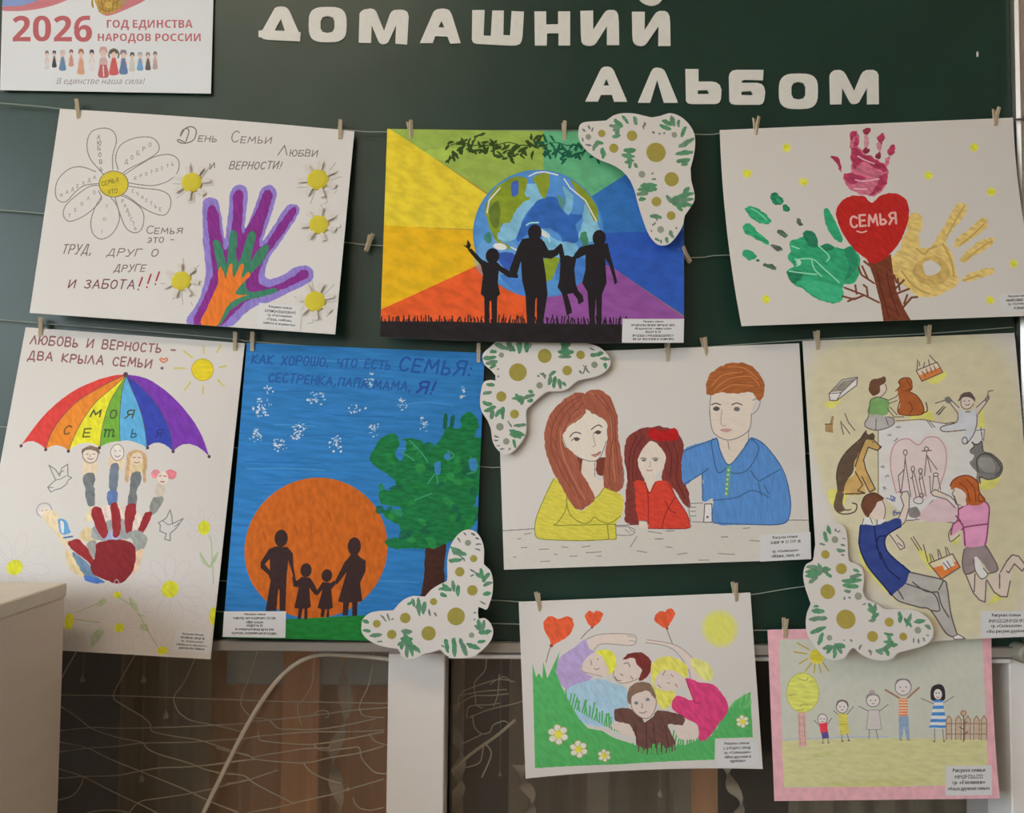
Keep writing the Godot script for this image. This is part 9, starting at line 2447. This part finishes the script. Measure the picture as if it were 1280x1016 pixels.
	part("rod", tube_mesh([Vector3(0, 0, 0), Vector3(0.0352, 0.03, 0), Vector3(0.0704, 0.055, 0), Vector3(0.1006, 0.0801, 0)], 0.0024, 7), M.net, t)
	part("added_branch", tube_mesh([Vector3(0.0553, 0.044, 0), Vector3(0.0644, 0.0296, 0.004), Vector3(0.0503, -0.005, 0.004)], 0.0012, 5), M.net, t)
	twisted_ribbon(Vector3(-0.2745, 0.5846, -0.16), "long twisted pale ribbon hanging behind the glass left of the white post", [Vector3(0.0008, 0.2704, 0), Vector3(0.0049, 0.2335, 0), Vector3(0.0118, 0.1855, 0), Vector3(0.0031, 0.1459, 0), Vector3(-0.0091, 0.1092, 0), Vector3(-0.0048, 0.0727, 0), Vector3(0.0038, 0.028, 0), Vector3(0, 0, 0)])
	twisted_ribbon(Vector3(-0.0951, 0.5871, -0.16), "twisted pale ribbon hanging behind the glass right of the white post", [Vector3(0.0059, 0.1879, 0), Vector3(0.0014, 0.1555, 0), Vector3(0.0121, 0.1286, 0), Vector3(0.0174, 0.1018, 0), Vector3(0.0114, 0.0749, 0), Vector3(0.0157, 0.0562, 0), Vector3(0.0024, 0.0267, 0), Vector3(0, 0, 0)])
	twisted_ribbon(Vector3(0.0297, 0.5872, -0.16), "short pale ribbon end hanging below the hugging family drawing's left corner", [Vector3(-0.0144, 0.0935, 0), Vector3(-0.0091, 0.0701, 0), Vector3(0.003, 0.0501, 0), Vector3(0.0066, 0.0267, 0), Vector3(0, 0, 0)])
	twisted_ribbon(Vector3(0.3634, 0.5934, -0.16), "short pale ribbon end hanging below the hugging family drawing's caption", [Vector3(-0.0168, 0.0901, 0), Vector3(-0.0134, 0.0768, 0), Vector3(0.0002, 0.0467, 0), Vector3(0.0086, 0.0268, 0), Vector3(0, 0, 0)])
	teardrop(Vector3(-0.6838, 0.8134, -0.15), 0.0045, "pale teardrop pendant behind the glass nearest the beige cabinet")
	teardrop(Vector3(-0.587, 0.8129, -0.15), 0.0045, "pale teardrop pendant behind the glass under the umbrella drawing")
	teardrop(Vector3(-0.5495, 0.7568, -0.15), 0.0045, "dim teardrop pendant lower under the umbrella drawing's caption")
	teardrop(Vector3(-0.5852, 0.6565, -0.15), 0.0045, "dim teardrop pendant low behind the glass among the net")
	teardrop(Vector3(-0.2564, 0.6436, -0.15), 0.0028, "tiny teardrop pendant beside the twisted ribbon left of the post")
	teardrop(Vector3(-0.014, 0.6694, -0.15), 0.0028, "tiny teardrop pendant behind the glass beside the pale cable reflection")
	teardrop(Vector3(0.2413, 0.64, -0.15), 0.0045, "pale teardrop pendant below the middle of the hugging family drawing")
	t = thing("reflection_strip", "blue grey strip added as a window reflection behind the glass under the blue sunset painting", "window_reflection", Vector3(-0.3314, 0.7936, -0.2))  # added board whose blue grey stands in for a window reflected in the pane
	part("reflection_board", box(Vector3(0.2769, 0.0855, 0.012), 0.002), plain(Color8(176, 190, 190), 0.6), t, Vector3(0, 0.0427, 0))


func twisted_ribbon(at: Vector3, label: String, pts: Array):
	var t := thing("twisted_ribbon", label, "ribbon", at, "ribbons hanging behind the glass")
	var p := smooth_path(pts, 8)
	var st := start()
	for i in p.size() - 1:
		var g0 := i * 0.22
		var g1 := (i + 1) * 0.22
		var a := Vector3(cos(g0), 0, sin(g0)) * 0.011
		var b := Vector3(cos(g1), 0, sin(g1)) * 0.011
		var n := Vector3(-sin(g0), 0, cos(g0))
		face(st, [p[i] - a, p[i] + a, p[i + 1] + b, p[i + 1] - b], n)
		face(st, [p[i] - a - n * 0.0005, p[i] + a - n * 0.0005, p[i + 1] + b - n * 0.0005, p[i + 1] - b - n * 0.0005], -n)
	part("band", st.commit(), M.ribbon, t)


func teardrop(at: Vector3, r: float, label: String):
	var t := thing("teardrop_pendant", label, "pendant", at, "teardrop pendants behind the glass")
	part("drop", lathe([Vector2(0.0002, 2.4 * r), Vector2(r * 0.25, 1.5 * r), Vector2(r * 0.7, 0.6 * r), Vector2(r, -0.2 * r), Vector2(r * 0.75, -0.8 * r), Vector2(0.0002, -1.1 * r)], 12), M.ribbon, t, Vector3.ZERO, Vector3(-PI / 2, 0, 0))
	part("thread", tube_mesh([Vector3(0, 2.2 * r, 0), Vector3(0, 0.04, 0), Vector3(0, 0.8979 - at.y, 0)], 0.0002, 4), M.net, t)
